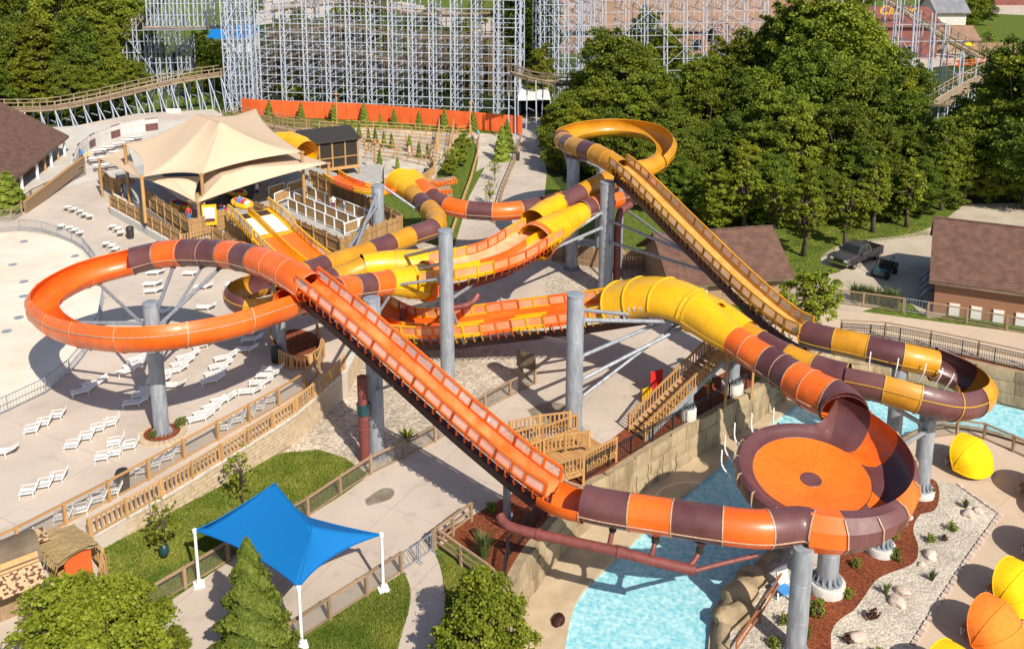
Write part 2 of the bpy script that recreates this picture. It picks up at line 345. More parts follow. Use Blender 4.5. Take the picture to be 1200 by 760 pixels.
# ---------------------------------------------------------------- the setting
PL = 1.8                              # level of the sun-bathing plaza on the left
DK = -2.0                             # level of the cabana deck
pit_px = [(600, 830), (599, 740), (600, 694), (606, 676), (625, 644), (660, 602), (695, 568), (714, 559), (760, 529), (795, 507), (850, 477), (887, 457), (925, 430), (985, 404), (1040, 406), (1100, 417), (1200, 439), (1330, 470)]
pit = [at(x, y, 0) for x, y in pit_px] + [V(75, 50, 0), V(75, 12, 0), V(2, 12, 0)]
big = [V(-700, -60, 0), V(700, -60, 0), V(700, 1600, 0), V(-700, 1600, 0)]
sheet('ground', big, 0, 'grass', holes=[pit], raw=True)
# lazy river: water, ledge beside it, rock wall above it
wl = [(655, 830), (662, 760), (675, 705), (705, 670), (725, 652), (750, 627), (790, 590), (825, 562), (862, 530), (900, 500), (930, 476), (965, 458), (1040, 448), (1110, 452), (1165, 462), (1200, 469), (1330, 500)]
wr = [(828, 830), (830, 760), (835, 722), (850, 694), (875, 670), (897, 648), (935, 606), (990, 556), (1045, 520), (1092, 502), (1140, 506), (1200, 522), (1330, 565)]
WL = [at(x, y, -2.5) for x, y in smoothpx(wl, 14)]; WR = [at(x, y, -2.5) for x, y in smoothpx(wr, 14)]
wpoly = WL + WR[::-1]
sheet('river_ledge', [V(p.x, p.y, -2.4) for p in pit], 0, 'ledge', holes=[[V(p.x, p.y, -2.4) for p in wpoly]], raw=True)
sheet('river_bed', [V(p.x, p.y, -3.6) for p in pit], 0, 'ledge', raw=True)
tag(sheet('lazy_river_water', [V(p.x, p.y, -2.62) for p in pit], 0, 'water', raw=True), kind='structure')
mb = MB()
for L in (WL, WR):
    for a, b2 in zip(L, L[1:]): mb.add([(a.x, a.y, -2.4), (b2.x, b2.y, -2.4), (b2.x, b2.y, -3.6), (a.x, a.y, -3.6)], [(0, 1, 2, 3)])
tag(mb.build('river_edge', 'ledge'), kind='structure')
# cabana deck right of the river
dk = [V(p.x, p.y, DK) for p in WR if p.y < at(1045, 520, -2.5).y]
off = []
for i, p in enumerate(WR):
    t = (WR[min(i + 1, len(WR) - 1)] - WR[max(i - 1, 0)]).normalized(); q = p + V(t.y, -t.x, 0) * .9
    off.append(V(q.x, q.y, DK))
deckpoly = off + [V(74, 40, DK), V(74, 12.5, DK), V(10, 12.5, DK)]
mb = MB(); mb.prism(deckpoly, -3.5, DK); tag(mb.build('cabana_deck', 'tan_concrete'), kind='structure')
# rock bank between river and deck: a lumpy strip
mb = MB(); rows = 5; N = len(off); g = random.Random(3)
vs_ = []
for j in range(rows):
    f = j / (rows - 1)
    for i in range(N):
        p = WR[i].lerp(off[i], f * 1.12 - .06); zz = -2.75 + .95 * min(1, f * 1.9) + noise.noise(V(p.x * .9, p.y * .9, j)) * .16 * (0 < j < rows)
        vs_.append((p.x, p.y, zz))
mb.add(vs_, [(j * N + i, j * N + i + 1, (j + 1) * N + i + 1, (j + 1) * N + i) for j in range(rows - 1) for i in range(N - 1)])
tag(mb.build('rock_bank', 'rock_tan', smooth=True), kind='structure')
# raised plaza and its wave-pool floor
plaza_edge = [(150, 800), (146, 720), (128, 683), (108, 655), (104, 632), (205, 575), (300, 516), (345, 487), (380, 457), (407, 434), (424, 395), (430, 350), (395, 300), (330, 235), (285, 150), (250, 128), (160, 133), (0, 165)]
PE = [at(x, y, PL) for x, y in plaza_edge]
ppoly = PE + [V(-160, 150, PL), V(-160, 20, PL)]
mb = MB(); mb.prism(ppoly, -.2, PL); tag(mb.build('sun_plaza', 'deck_concrete'), kind='structure')
pool = smoothpx([(-160, 300), (0, 273), (60, 277), (95, 293), (112, 320), (120, 350), (112, 390), (92, 425), (60, 455), (0, 486), (-160, 560)], 12)
sheet('wave_pool_floor', pool, PL, 'pool_floor', .004)
# paving on the main level
sheet('main_walkway', [(150, 770), (172, 722), (272, 655), (365, 601), (440, 546), (510, 512), (560, 480), (625, 447), (600, 420), (560, 395), (520, 330), (535, 280), (550, 230), (585, 165), (605, 128), (650, 128), (645, 170), (640, 210), (635, 262), (690, 310), (770, 330), (870, 395), (880, 435), (800, 470), (735, 500), (690, 540), (640, 575), (610, 600), (553, 612), (510, 644), (470, 672), (350, 745), (300, 790)], 0, 'plaza_concrete', .004)
curve = smoothpx([(473, 668), (481, 690), (479, 715), (470, 745), (460, 790)], 6) + smoothpx([(515, 790), (520, 745), (522, 700), (516, 665), (508, 645)], 6)
sheet('garden_path', curve, 0, 'plaza_concrete', .008)
sheet('upper_right_walkway', [(880, 372), (930, 362), (1010, 365), (1100, 377), (1200, 390), (1330, 412), (1330, 462), (1200, 432), (1100, 409), (1030, 398), (985, 393), (940, 408), (890, 430), (860, 420)], 0, 'tan_concrete', .008)
sheet('service_yard', smoothpx([(1000, 345), (985, 318), (960, 305), (990, 285), (1060, 275), (1100, 262), (1140, 235), (1200, 228), (1340, 225), (1340, 300), (1200, 320), (1100, 372), (1060, 352)], 8, True), 0, 'yard_dirt', .004)
sheet('gravel_bed', [(318, 540), (318, 515), (380, 457), (407, 434), (424, 395), (480, 395), (560, 395), (600, 420), (625, 452), (560, 484), (510, 517), (440, 550), (425, 552), (400, 536), (370, 527)], 0, 'gravel', .012)
sheet('gravel_patch', [(640, 300), (660, 275), (720, 285), (775, 325), (775, 352), (700, 355), (640, 345)], 0, 'gravel', .012)
sheet('gravel_yard', [(425, 400), (432, 352), (405, 300), (470, 275), (520, 290), (540, 330), (560, 396), (520, 396), (480, 396)], 0, 'gravel', .008)
sheet('mulch_terrace', [(550, 606), (600, 578), (640, 562), (690, 535), (735, 500), (800, 462), (870, 425), (885, 440), (888, 456), (850, 476), (795, 506), (760, 528), (714, 558), (695, 567), (660, 601), (625, 643), (606, 675), (600, 690), (555, 650), (512, 626)], 0, 'mulch', .016)
sheet('mulch_strip', [(925, 430), (985, 404), (1040, 406), (1100, 417), (1200, 439), (1330, 470), (1330, 462), (1200, 433), (1100, 410), (1030, 399), (985, 394), (920, 418)], 0, 'mulch', .02)
sheet('queue_gravel', [(305, 150), (420, 150), (600, 158), (590, 185), (520, 220), (440, 212), (390, 190), (320, 185)], 0, 'pale_gravel', .01)
sheet('side_walk', [(560, 300), (530, 345), (590, 350), (600, 300), (640, 210), (640, 150), (605, 150)], 0, 'plaza_concrete', .009)
sheet('queue_lawn', smoothpx([(555, 160), (560, 190), (545, 235), (530, 275), (510, 290), (495, 250), (505, 215), (530, 180)], 8, True), 0, 'grass', .02)
sheet('entry_court', [(-40, 205), (0, 178), (40, 150), (120, 146), (250, 140), (280, 160), (200, 185), (130, 205), (60, 225), (-40, 240)], PL, 'grey_path', .006)
sheet('forest_floor', [(630, 115), (800, 90), (1300, 60), (1400, 232), (1110, 240), (1060, 252), (950, 256), (830, 250), (780, 248), (720, 230), (660, 225), (640, 200)], 0, 'forest_floor', .006)
sheet('forest_floor', [(-300, 60), (170, 60), (175, 112), (60, 122), (-300, 140)], 0, 'forest_floor', .006)
sheet('coaster_gravel', [(265, 20), (620, 20), (620, 132), (600, 140), (270, 128)], 0, 'forest_floor', .004)
sheet('yard_track', [(985, 318), (940, 330), (905, 350), (930, 362), (1010, 365), (1060, 350)], 0, 'yard_dirt', .012)
# landscaped bed on the deck: mulch and pale gravel
bed_out = [(905, 765), (885, 690), (905, 665), (950, 640), (1010, 590), (1080, 560), (1100, 572), (1172, 604), (1130, 660), (1062, 770), (1040, 800), (960, 800)]
sheet('pebble_bed', [(870, 790), (845, 745), (880, 680), (905, 650), (950, 625), (1080, 558), (1122, 567), (1172, 604), (1130, 662), (1062, 770), (1040, 810)], DK, 'pale_gravel', .010)
mul = [(915, 790), (925, 740), (948, 690), (980, 655), (1030, 590), (1075, 565), (1095, 562), (1101, 580), (1095, 598), (1078, 603), (1070, 620), (1076, 640), (1070, 660), (1030, 677), (1012, 700), (1000, 715), (985, 725), (974, 742), (970, 790)]
sheet('mulch_bed', smoothpx(mul, 6, True), DK, 'mulch', .018)
# grass slope between the raised plaza wall and the lower walkway
lt = [(104, 650), (150, 622), (205, 594), (255, 568), (300, 543), (333, 530), (375, 527), (405, 537), (427, 552)]
rb = [(128, 760), (160, 722), (215, 689), (272, 654), (320, 627), (365, 602), (400, 580), (425, 562), (430, 554)]
hl = [.95, .9, .75, .5, .25, .08, .02, .02, .02]
mb = MB(); rows = 6; n_ = len(lt)
for j in range(rows):
    f = j / (rows - 1)
    for i in range(n_):
        zt = hl[i]; a = at(*lt[i], zt); b2 = at(*rb[i], .02 + .5 * (i == 0)); p = a.lerp(b2, f); p.z = .02 + (zt - .02) * (1 - f) ** .8 + .04 * noise.noise(p * .5)
        if i == 0: p.z = .95 - .3 * f
        if j == rows - 1 and i > 0: p.z = .02
        mb.v.append(tuple(p))
mb.add([], []); mb.f += [(j * n_ + i, (j + 1) * n_ + i, (j + 1) * n_ + i + 1, j * n_ + i + 1) for j in range(rows - 1) for i in range(n_ - 1)]; mb.m += [0] * len(mb.f)
tag(mb.build('lawn_slope', 'dry_grass', smooth=True), kind='structure')

# ---------------------------------------------------------------- walls of separate stones
def stone_wall(name, pts, z0, z1, label, bw, bh, mats, thick=.35, capm=None, proud=.05, seed=1, top_jit=0, group=None):
    """pts: surveyed wall line; the stones are pieces of their own, the backing holds the joints."""
    g = random.Random(seed); L = cr([V(p.x, p.y, 0) for p in pts], .3)
    t = thing(name, (L[0].x, L[0].y, min(z0[0] if isinstance(z0, list) else z0, z1)), label, 'wall', group)
    bk = MB(); ns = len(L)
    nrm = []
    for i in range(ns):
        d = (L[min(i + 1, ns - 1)] - L[max(i - 1, 0)]).normalized(); nrm.append(V(d.y, -d.x, 0))
    zz = lambda i: (z0[0] + (z0[1] - z0[0]) * i / (ns - 1)) if isinstance(z0, list) else z0
    for i in range(ns - 1):
        a, b2 = L[i], L[i + 1]; na, nb = nrm[i], nrm[i + 1]
        q = [a, b2, b2 - nb * thick, a - na * thick]
        bk.add([(p.x, p.y, zz(i) - .3) for p in q] + [(p.x, p.y, z1 - .06) for p in q], [(0, 1, 5, 4), (2, 3, 7, 6), (4, 5, 6, 7)] + ([(3, 0, 4, 7)] if i == 0 else []) + ([(1, 2, 6, 5)] if i == ns - 2 else []))
    bk.build('backing', mats[1], t)
    tot = (ns - 1) * .3; nrow = max(1, round((z1 - (min(z0) if isinstance(z0, list) else z0)) / bh)); rh = (z1 - (min(z0) if isinstance(z0, list) else z0)) / nrow
    def P(s):
        f = max(0, min(ns - 1.001, s / .3)); i = int(f); return L[i].lerp(L[i + 1], f - i), nrm[i].lerp(nrm[i + 1], f - i)
    cnt = 0
    for r_ in range(nrow):
        zb = z1 - (r_ + 1) * rh; s = -bw * g.random()
        while s < tot - .05:
            wd = bw * g.uniform(.65, 1.35); s0, s1 = max(0, s) + .02, min(tot, s + wd) - .02; s += wd
            if s1 - s0 < .12 or cnt >= 295: continue
            if zz((s0 + s1) / 2 / .3) > zb + rh * .8: continue
            m_ = MB(); pr = proud * g.uniform(.5, 1.5); a, na = P(s0); b2, nb = P(s1); c, nc = P((s0 + s1) / 2)
            zt = zb + rh - .02 + (g.uniform(-.5, 1) * top_jit if r_ == 0 else 0)
            fr = [a + na * pr * .2, c + nc * pr, b2 + nb * pr * .2]; back = [a - na * .05, b2 - nb * .05]
            vv = []
            for z_, k in ((zb + .015, .55), ((zb + zt) / 2, 1), (zt, .5)):
                for p, nn, q in ((a, na, .35), (a.lerp(b2, .2), na, 1), (a.lerp(b2, .8), nb, 1), (b2, nb, .35)):
                    p2 = p + nn * (pr * q * k + g.uniform(-.012, .012)); vv.append((p2.x, p2.y, z_))
            for z_ in (zb + .015, zt):
                for p in back: vv.append((p.x, p.y, z_))
            fs = [(j * 4 + i, j * 4 + i + 1, j * 4 + i + 5, j * 4 + i + 4) for j in range(2) for i in range(3)] + [(8, 9, 10, 11, 15, 14), (0, 4, 8, 14, 12), (3, 13, 15, 11, 7)]
            m_.add(vv, fs); m_.build('stone', mats[0], t, smooth='auto'); cnt += 1
    if capm:
        cp = MB()
        for i in range(ns - 1):
            a, b2 = L[i], L[i + 1]; q = [a + nrm[i] * .08, b2 + nrm[i + 1] * .08, b2 - nrm[i + 1] * (thick + .03), a - nrm[i] * (thick + .03)]
            cp.add([(p.x, p.y, z1 - .05) for p in q] + [(p.x, p.y, z1 + .06) for p in q], [(0, 1, 5, 4), (2, 3, 7, 6), (4, 5, 6, 7), (3, 2, 1, 0)])
        cp.build('coping', capm, t)
    return t
stone_wall('retaining_wall', [at(x, y, PL) for x, y in [(104, 631), (205, 575), (300, 516), (345, 487), (380, 457), (407, 433)]], [.5, -.05], PL + .03, 'tan block retaining wall along the lawn below the picket fence', .62, .24, ('stone_block', 'rock_grout'), capm='white_concrete', proud=.03, seed=4)
stone_wall('retaining_wall', [at(x, y, PL) for x, y in [(407, 433), (424, 395), (430, 350)]], -.05, PL + .03, 'short tan block wall turning the plaza corner under the slide', .62, .24, ('stone_block', 'rock_grout'), capm='white_concrete', proud=.03, seed=6)
stone_wall('rock_wall', [at(x, y, 0) for x, y in pit_px[:8]], -2.45, .10, 'sculpted tan rock wall below the maroon pipe at the river', 1.9, .85, ('rock_tan', 'rock_grout'), .5, proud=.13, seed=8, top_jit=.10)
stone_wall('rock_wall', [at(x, y, 0) for x, y in pit_px[7:12]], -2.45, .10, 'sculpted tan rock wall below the black fence and wooden stairs', 1.9, .85, ('rock_tan', 'rock_grout'), .5, proud=.13, seed=9, top_jit=.10)
stone_wall('rock_wall', [at(x, y, 0) for x, y in pit_px[11:]], -2.45, .10, 'long low rock wall behind the gold slide turn', 2.0, .85, ('rock_tan', 'rock_grout'), .5, proud=.1, seed=10, top_jit=.08)
# ---------------------------------------------------------------- water slides
class Path:
    def __init__(s, ctrl, step=.28):
        s.c = [Vector(c) if not isinstance(c, tuple) else aty(*c) for c in ctrl]
        s.p = cr(s.c, step); n = len(s.p); s.n = n
        s.t = [(s.p[min(i + 1, n - 1)] - s.p[max(i - 1, 0)]).normalized() for i in range(n)]
        s.x = [t.cross(V(0, 0, 1)).normalized() for t in s.t]
        s.u = [x.cross(t).normalized() for x, t in zip(s.x, s.t)]
        s.k = []; j = 0
        for c in s.c:                      # sample nearest to each control point, in order
            best = min(range(j, n), key=lambda i: (s.p[i] - c).length_squared if i < j + 120 else 1e9); s.k.append(best); j = best
        s.k[-1] = n - 1
    def pt(s, i, a, b, bank=0):
        i = max(0, min(s.n - 1, i)); ca, sa = math.cos(bank), math.sin(bank)
        return s.p[i] + s.x[i] * (a * ca - b * sa) + s.u[i] * (a * sa + b * ca)
    def sample(s, f):                      # position at fractional control index
        i = int(f); i = min(i, len(s.k) - 2); return round(s.k[i] + (s.k[i + 1] - s.k[i]) * (f - i))
def sweep(mb, P, i0, i1, prof, closed=False, m=0, bank=0, shift=(0, 0)):
    """prof(k) -> list of (a, b) across the path; k runs 0..1 along the section."""
    idx = list(range(i0, i1 + 1)); vs_ = []; n = None
    for q, i in enumerate(idx):
        pr = prof(q / max(1, len(idx) - 1)); n = len(pr)
        vs_ += [P.pt(i, a + shift[0], b2 + shift[1], bank) for a, b2 in pr]
    fs = []
    for q in range(len(idx) - 1):
        for k in range(n if closed else n - 1):
            fs.append((q * n + k, q * n + (k + 1) % n, (q + 1) * n + (k + 1) % n, (q + 1) * n + k))
    return mb.add(vs_, fs, m)
def ringprof(r, n=22, rz=None, a0=0): rz = rz or r; return [(r * math.sin(k * 2 * math.pi / n), -rz * math.cos(k * 2 * math.pi / n)) for k in range(n)]
def arcprof(r, f0, f1, side=1, n=16): return [(side * r * math.sin(R(f0 + (f1 - f0) * k / n)), -r * math.cos(R(f0 + (f1 - f0) * k / n))) for k in range(n + 1)]
def flange(mb, P, i, prof_of, m, closed, bank=0, shift=(0, 0)):
    """raised joint ring at sample i; prof_of(scale) gives the profile grown by scale."""
    i = max(0, min(P.n - 1, i)); t = P.t[i]
    for sc_, h, mm in ((1.0, .10, m), (1.055, .10, m), (1.055, .035, 1)):
        pass
    A = prof_of(1.0); B = prof_of(1.045); n = len(A); vs_ = []
    for off_, pr in ((-.05, A), (-.05, B), (.015, B), (.015, A)):
        vs_ += [P.pt(i, a + shift[0], b2 + shift[1], bank) + t * off_ for a, b2 in pr]
    fs = []; ms = []
    for q in range(3):
        for k in range(n if closed else n - 1): fs.append((q * n + k, q * n + (k + 1) % n, (q + 1) * n + (k + 1) % n, (q + 1) * n + k)); ms.append(m if q != 1 else 1)
    b0 = len(mb.f); mb.add(vs_, fs, m)
    for q in range(len(ms)): mb.m[b0 + q] = ms[q]
TUBE_R = .84
def tube_run(P, i0, i1, cols, parent, seam='flange_pale', r=TUBE_R, r1=None, length=2.3, rz=1.0, shift=(0, 0), fade=None, nfix=None):
    """a run of closed tube sections in alternating colours."""
    L = sum((P.p[i + 1] - P.p[i]).length for i in range(i0, i1)); n = nfix or max(1, round(L / length)); out = []
    for q in range(n):
        a, b2 = round(i0 + (i1 - i0) * q / n), round(i0 + (i1 - i0) * (q + 1) / n); col = cols[q % len(cols)]; mb = MB()
        def rr(k, q=q): f = (q + k) / n; return r if r1 is None else r + (r1 - r) * f
        sh = (lambda k, q=q: (shift[0] * (1 - (q + k) / n), shift[1])) if fade else (lambda k: shift)
        def prof(k): R_ = rr(k); s0 = sh(k); return [(x + s0[0], z + s0[1]) for x, z in ringprof(R_, 24, R_ * rz)]
        sweep(mb, P, a, b2, prof, True)
        flange(mb, P, a, lambda s_: [(x * s_ + sh(0)[0], z * s_ + sh(0)[1]) for x, z in ringprof(rr(0), 24, rr(0) * rz)], 0, True)
        for sg in (-1, 1):                 # bolted seam along each side
            def sp(k, sg=sg): R_ = rr(k); s0 = sh(k); ca, sa = math.cos(R(-14)), math.sin(R(-14)); return [(sg * R_ * f * ca + s0[0], R_ * f * rz * sa + d + s0[1]) for f, d in ((.98, .018), (1.045, .018), (1.045, -.018), (.98, -.018))]
            sweep(mb, P, a, b2, sp, False, 1)
        out.append(mb.build('tube_section', [col, seam], parent, smooth='auto'))
    return out
def open_run(P, i0, i1, cols, parent, side, f0, f1, seam='flange_pale', r=TUBE_R, length=2.3, thick=.06, nfix=None, taper=None):
    L = sum((P.p[i + 1] - P.p[i]).length for i in range(i0, i1)); n = nfix or max(1, round(L / length))
    for q in range(n):
        a, b2 = round(i0 + (i1 - i0) * q / n), round(i0 + (i1 - i0) * (q + 1) / n); col = cols[q % len(cols)]; mb = MB()
        def lim(k): 
            f = (q + k) / n; e0, e1 = f0, f1
            if taper: e0, e1 = taper(f)
            return e0, e1
        def prof(k): e0, e1 = lim(k); return arcprof(r, e0, e1, side, 18) + arcprof(r - thick, e0, e1, side, 18)[::-1]
        sweep(mb, P, a, b2, prof, True)
        e0, e1 = lim(0); flange(mb, P, a, lambda s_: arcprof(r * s_, e0, e1, side, 18), 0, False)
        def sp(k): ph = R(104); return [(side * r * f * math.sin(ph), -r * f * math.cos(ph) + d) for f, d in ((.98, .03), (1.06, .03), (1.06, -.03), (.98, -.03))]
        sweep(mb, P, a, b2, sp, False, 1)
        mb.build('trough_section', [col, seam], parent, smooth='auto')
def flume_run(P, i0, i1, cols, parent, hw=.78, floor='orange', pane='window_pane', hooks=True, length=3.2, wall=1.0, post=1.1, beam=None, lip=None, nfix=None, divider=None, beam_drop=.95, near=1):
    """open flume with framed side windows, bow ribs below and a spine beam."""
    L = sum((P.p[i + 1] - P.p[i]).length for i in range(i0, i1)); n = nfix or max(1, round(L / length)); st = L / max(1, i1 - i0)
    for q in range(n):
        a, b2 = round(i0 + (i1 - i0) * q / n), round(i0 + (i1 - i0) * (q + 1) / n); col = cols[q % len(cols)]
        mb = MB(); sill = .30
        fl = [(-hw - .05, sill), (-hw, .12), (-hw * .82, .02), (-hw * .4, -.03), (hw * .4, -.03), (hw * .82, .02), (hw, .12), (hw + .05, sill)]
        sweep(mb, P, a, b2, lambda k: fl, False, 1); sweep(mb, P, a, b2, lambda k: [(x * 1.03, z - .06) for x, z in fl][::-1], False, 0)
        for sg in (-1, 1):
            for z0_, z1_, w_ in ((sill - .045, sill + .045, .10), (wall - .09, wall, .12)):
                sweep(mb, P, a, b2, lambda k, sg=sg, z0_=z0_, z1_=z1_, w_=w_: [(sg * (hw + .06) + dx * w_ / 2, z) for dx, z in ((-1, z0_), (1, z0_), (1, z1_), (-1, z1_))][::sg], True, 0)
        if divider: sweep(mb, P, a, b2, lambda k: [(dx, z) for dx, z in ((-.09, -.03), (-.05, .5), (.05, .5), (.09, -.03))], False, 0)
        sec = mb.build('flume_section', [col, floor if floor else col], parent, smooth='auto')
        np_ = max(1, round((b2 - a) * st / post)); mbp = MB()
        for j in range(np_ + 1):
            i = round(a + (b2 - a) * j / np_)
            for sg in (-1, 1):
                w_ = .06 if 0 < j < np_ else .055
                mbp.bar(P.pt(i, sg * (hw + .06), sill), P.pt(i, sg * (hw + .06), wall - .06), .13, w_ * 2, up=P.t[i])
        po = mbp.build('window_posts', col, parent); po['kind'] = 'stuff'; po.parent = sec; po.matrix_parent_inverse = Matrix()
        for j in range(np_):
            e0, e1 = round(a + (b2 - a) * j / np_), round(a + (b2 - a) * (j + 1) / np_)
            for sg in (-1, 1):
                pm = MB(); sweep(pm, P, e0, e1, lambda k, sg=sg: [(sg * (hw + .05), sill + .03), (sg * (hw + .05), wall - .1)]); o = pm.build('pane', pane, parent); o.parent = sec; o.matrix_parent_inverse = Matrix()
        if hooks:
            hb = MB(); m_ = max(2, round((b2 - a) * st / .27))
            for j in range(m_):
                i = round(a + (b2 - a) * (j + .5) / m_); t = P.t[i]
                for sg in (-1, 1):
                    arc = [P.pt(i, sg * (hw + .15 - .26 * (1 - math.cos(R(f))) ), sill - .06 - .60 * math.sin(R(f))) for f in (0, 25, 50, 75, 95, 115)]
                    hb.tube(arc, .046, 5)
            hk = hb.build('bow_ribs', col, parent, smooth=True); hk['kind'] = 'stuff'; hk.parent = sec; hk.matrix_parent_inverse = Matrix()
    if beam:
        mb = MB(); sweep(mb, P, i0, i1, lambda k: [(-.2, -beam_drop), (.2, -beam_drop), (.2, -beam_drop - .42), (-.2, -beam_drop - .42)], True)
        for i in range(i0, i1, 9): mb.bar(P.pt(i, 0, -beam_drop), P.pt(i, 0, -.06), .16, .1)
        mb.build('spine_beam', beam, parent, smooth='auto')
mat('peach_sheen', (.78, .33, .17), .10, (.82, .45, .28), 1.2, coat=.6)  # sky reflected in the flume's water sheet, painted in as a peach tone
mat('orange_pane', (.66, .24, .10), .2, (.74, .34, .18), .8, alpha=.9)
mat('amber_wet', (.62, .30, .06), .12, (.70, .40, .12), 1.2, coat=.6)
# --- orange track: bowl, exit tube, lift flume, ring above the plaza
OR = thing('water_slide', (14.5, 41, DK), 'orange and purple water slide with bowl, long open climb and ring over the plaza', 'water slide')
bc = V(14.62, 41.0, 4.05)
TILT = .125                                  # the saucer leans towards its exit
def pol(r, th, z): return V(bc.x + r * math.cos(R(th)), bc.y + r * math.sin(R(th)), bc.z + z + TILT * r * math.sin(R(th)))
mb = MB(); NS = 22
for k in range(NS):                         # saucer floor in wedge panels
    th0, th1 = k * 360 / NS, (k + 1) * 360 / NS; wm = MB(); e = .25
    rows = [(.52, .02), (1.3, .05), (2.1, .12), (2.78, .28)]
    vs_ = [pol(r, th, z) for r, z in rows for th in (th0 + e / r, (th0 + th1) / 2, th1 - e / r)]
    vs_ += [pol(r, th, z - .05) for r, z in rows for th in (th0 + e / r, th1 - e / r)]
    fs = [(j * 3 + i, (j + 1) * 3 + i, (j + 1) * 3 + i + 1, j * 3 + i + 1) for j in range(3) for i in range(2)]
    fs += [(j * 3, 12 + j * 2, 12 + j * 2 + 2, j * 3 + 3) for j in range(3)] + [(j * 3 + 2, j * 3 + 5, 12 + j * 2 + 3, 12 + j * 2 + 1) for j in range(3)]
    wm.add(vs_, fs); wm.build('saucer_panel', 'bright_orange', OR, smooth='auto')
cp = MB(); cp.lathe([(.5, -.1), (.52, .02), (.5, .045), (.3, .05), (.1, .05)], bc, 32); cp.v = [(x, y, z + TILT * (y - bc.y)) for x, y, z in cp.v]; cp.build('saucer_cap', 'purple', OR, smooth='auto')
un = MB(); un.lathe([(.1, -.2), (.5, -.16), (1.3, -.12), (2.2, -.06), (2.84, .14), (2.2, -.04), (1.3, -.1), (.1, -.15)], bc, 32); un.v = [(x, y, z + TILT * (y - bc.y)) for x, y, z in un.v]; un.build('saucer_pan', 'flange_pale', OR, smooth=True)
lowp = [(2.78, .29), (2.98, .35), (3.16, .46), (3.32, .58), (3.46, .61), (3.57, .52), (3.6, .25), (3.56, -.15)]
def hip(f):                                  # channel wall: tall by the mouth, folding over into the exit tube
    return [(2.78, .28), (3.25, .02), (3.7, -.10), (4.2, 0.02), (4.62, .38), (4.86, .92 - .1 * f), (4.88 - .03 * f, 1.35 - .25 * f), (4.72 - .08 * f, 1.75 - .45 * f)]
def bowl_piece(name, th0, th1, pf, col, thick=.07):
    bm_ = MB(); n = max(3, int(abs(th1 - th0) / 3)); K = None; vs_ = []
    for q in range(n + 1):
        th = th0 + (th1 - th0) * q / n; pr = pf(th); K = len(pr)
        vs_ += [pol(r, th, z) for r, z in pr] + [pol(r + thick * .8, th, z - thick * .6) for r, z in pr]
    W2 = 2 * K; fs = []
    for q in range(n):
        for k in range(K - 1):
            fs.append((q * W2 + k, q * W2 + k + 1, (q + 1) * W2 + k + 1, (q + 1) * W2 + k)); fs.append((q * W2 + K + k, (q + 1) * W2 + K + k, (q + 1) * W2 + K + k + 1, q * W2 + K + k + 1))
        fs.append((q * W2 + K - 1, q * W2 + W2 - 1, (q + 1) * W2 + W2 - 1, (q + 1) * W2 + K - 1))
    for q in (0, n): fs += [(q * W2 + k, q * W2 + k + 1, q * W2 + K + k + 1, q * W2 + K + k) for k in range(K - 1)]
    bm_.add(vs_, fs)
    # raised joint rib on the outside of the start edge
    pr = pf(th0); d = .9 if th1 > th0 else -.9
    rib = [(r + .05, z) for r, z in pr[3:]]; n2 = len(rib)
    v2 = [pol(r, th0 + s_ * d * .8, z) for s_ in (0, 1) for r, z in rib] + [pol(r + .09, th0 + s_ * d * .8, z) for s_ in (0, 1) for r, z in rib]
    f2 = [(2 * n2 + k, 2 * n2 + k + 1, 3 * n2 + k + 1, 3 * n2 + k) for k in range(n2 - 1)] + [(k, k + 1, 2 * n2 + k + 1, 2 * n2 + k) for k in range(n2 - 1)] + [(n2 + k, 3 * n2 + k, 3 * n2 + k + 1, n2 + k + 1) for k in range(n2 - 1)]
    b0 = len(bm_.f); bm_.add(v2, f2, 1)
    return bm_.build(name, [col, 'flange_pale'], OR, smooth='auto')
def mixp(a, b2, f): return [(x0 + (x1 - x0) * f, z0 + (z1 - z0) * f) for (x0, z0), (x1, z1) in zip(a, b2)]
TP = [(3.80 + .88 * math.cos(R(a)), .40 + .88 * math.sin(R(a))) for a in (-180, -140, -100, -55, -10, 35, 80, 125)]
def rightp(th): f = max(0, min(1, (58 - th) / 166)); k = max(0, (f - .35) / .65); k = k * k * (3 - 2 * k); return mixp(hip(min(1, f)), TP, k)
for q, col in enumerate(['purple', 'orange', 'purple', 'purple', 'orange', 'purple', 'purple', 'orange']):
    th0 = 58 - q * 20.75; bowl_piece('bowl_wall', th0, th0 - 20.75, rightp, col)
for q in range(9):
    th0 = 58 + q * 21.1
    def lp(th):
        f = 0
        if th < 76: f = (76 - th) / 18
        return mixp(lowp, hip(0), f * f)
    bowl_piece('bowl_rim', th0, th0 + 21.1, lp, 'purple')
EX = Path([pol(3.80, -106, .40), pol(3.86, -116, .40), (880, 619, 37.1), (770, 604, 38.2), (690, 590, 39.3), (640, 572, 40.3), (560, 509, 43), (470, 429, 45.9), (400, 368, 48.4), (345, 325, 51.0), (300, 305, 54.3), (255, 297, 57.2), (200, 297, 58.9), (150, 307, 59.2), (90, 325, 57), (50, 353, 53), (72, 379, 48.8), (130, 391, 45.8), (190, 390, 45.2), (260, 379, 46.8), (320, 361, 49.5), (380, 343, 54), (430, 335, 57.5), (455, 331, 59)])
s = EX.sample
tube_run(EX, 0, s(4.15), ['purple', 'orange', 'purple', 'orange', 'purple', 'orange', 'purple'], OR, nfix=5)
open_run(EX, s(4.15), s(4.95), ['orange'], OR, 1, -95, 95, nfix=1, r=.92)
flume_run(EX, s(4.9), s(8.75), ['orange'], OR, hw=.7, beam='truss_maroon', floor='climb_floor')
tube_run(EX, s(8.65), s(12.9), ['orange', 'orange', 'orange', 'purple', 'orange', 'purple', 'purple', 'orange', 'purple'], OR, nfix=9, r=.9)
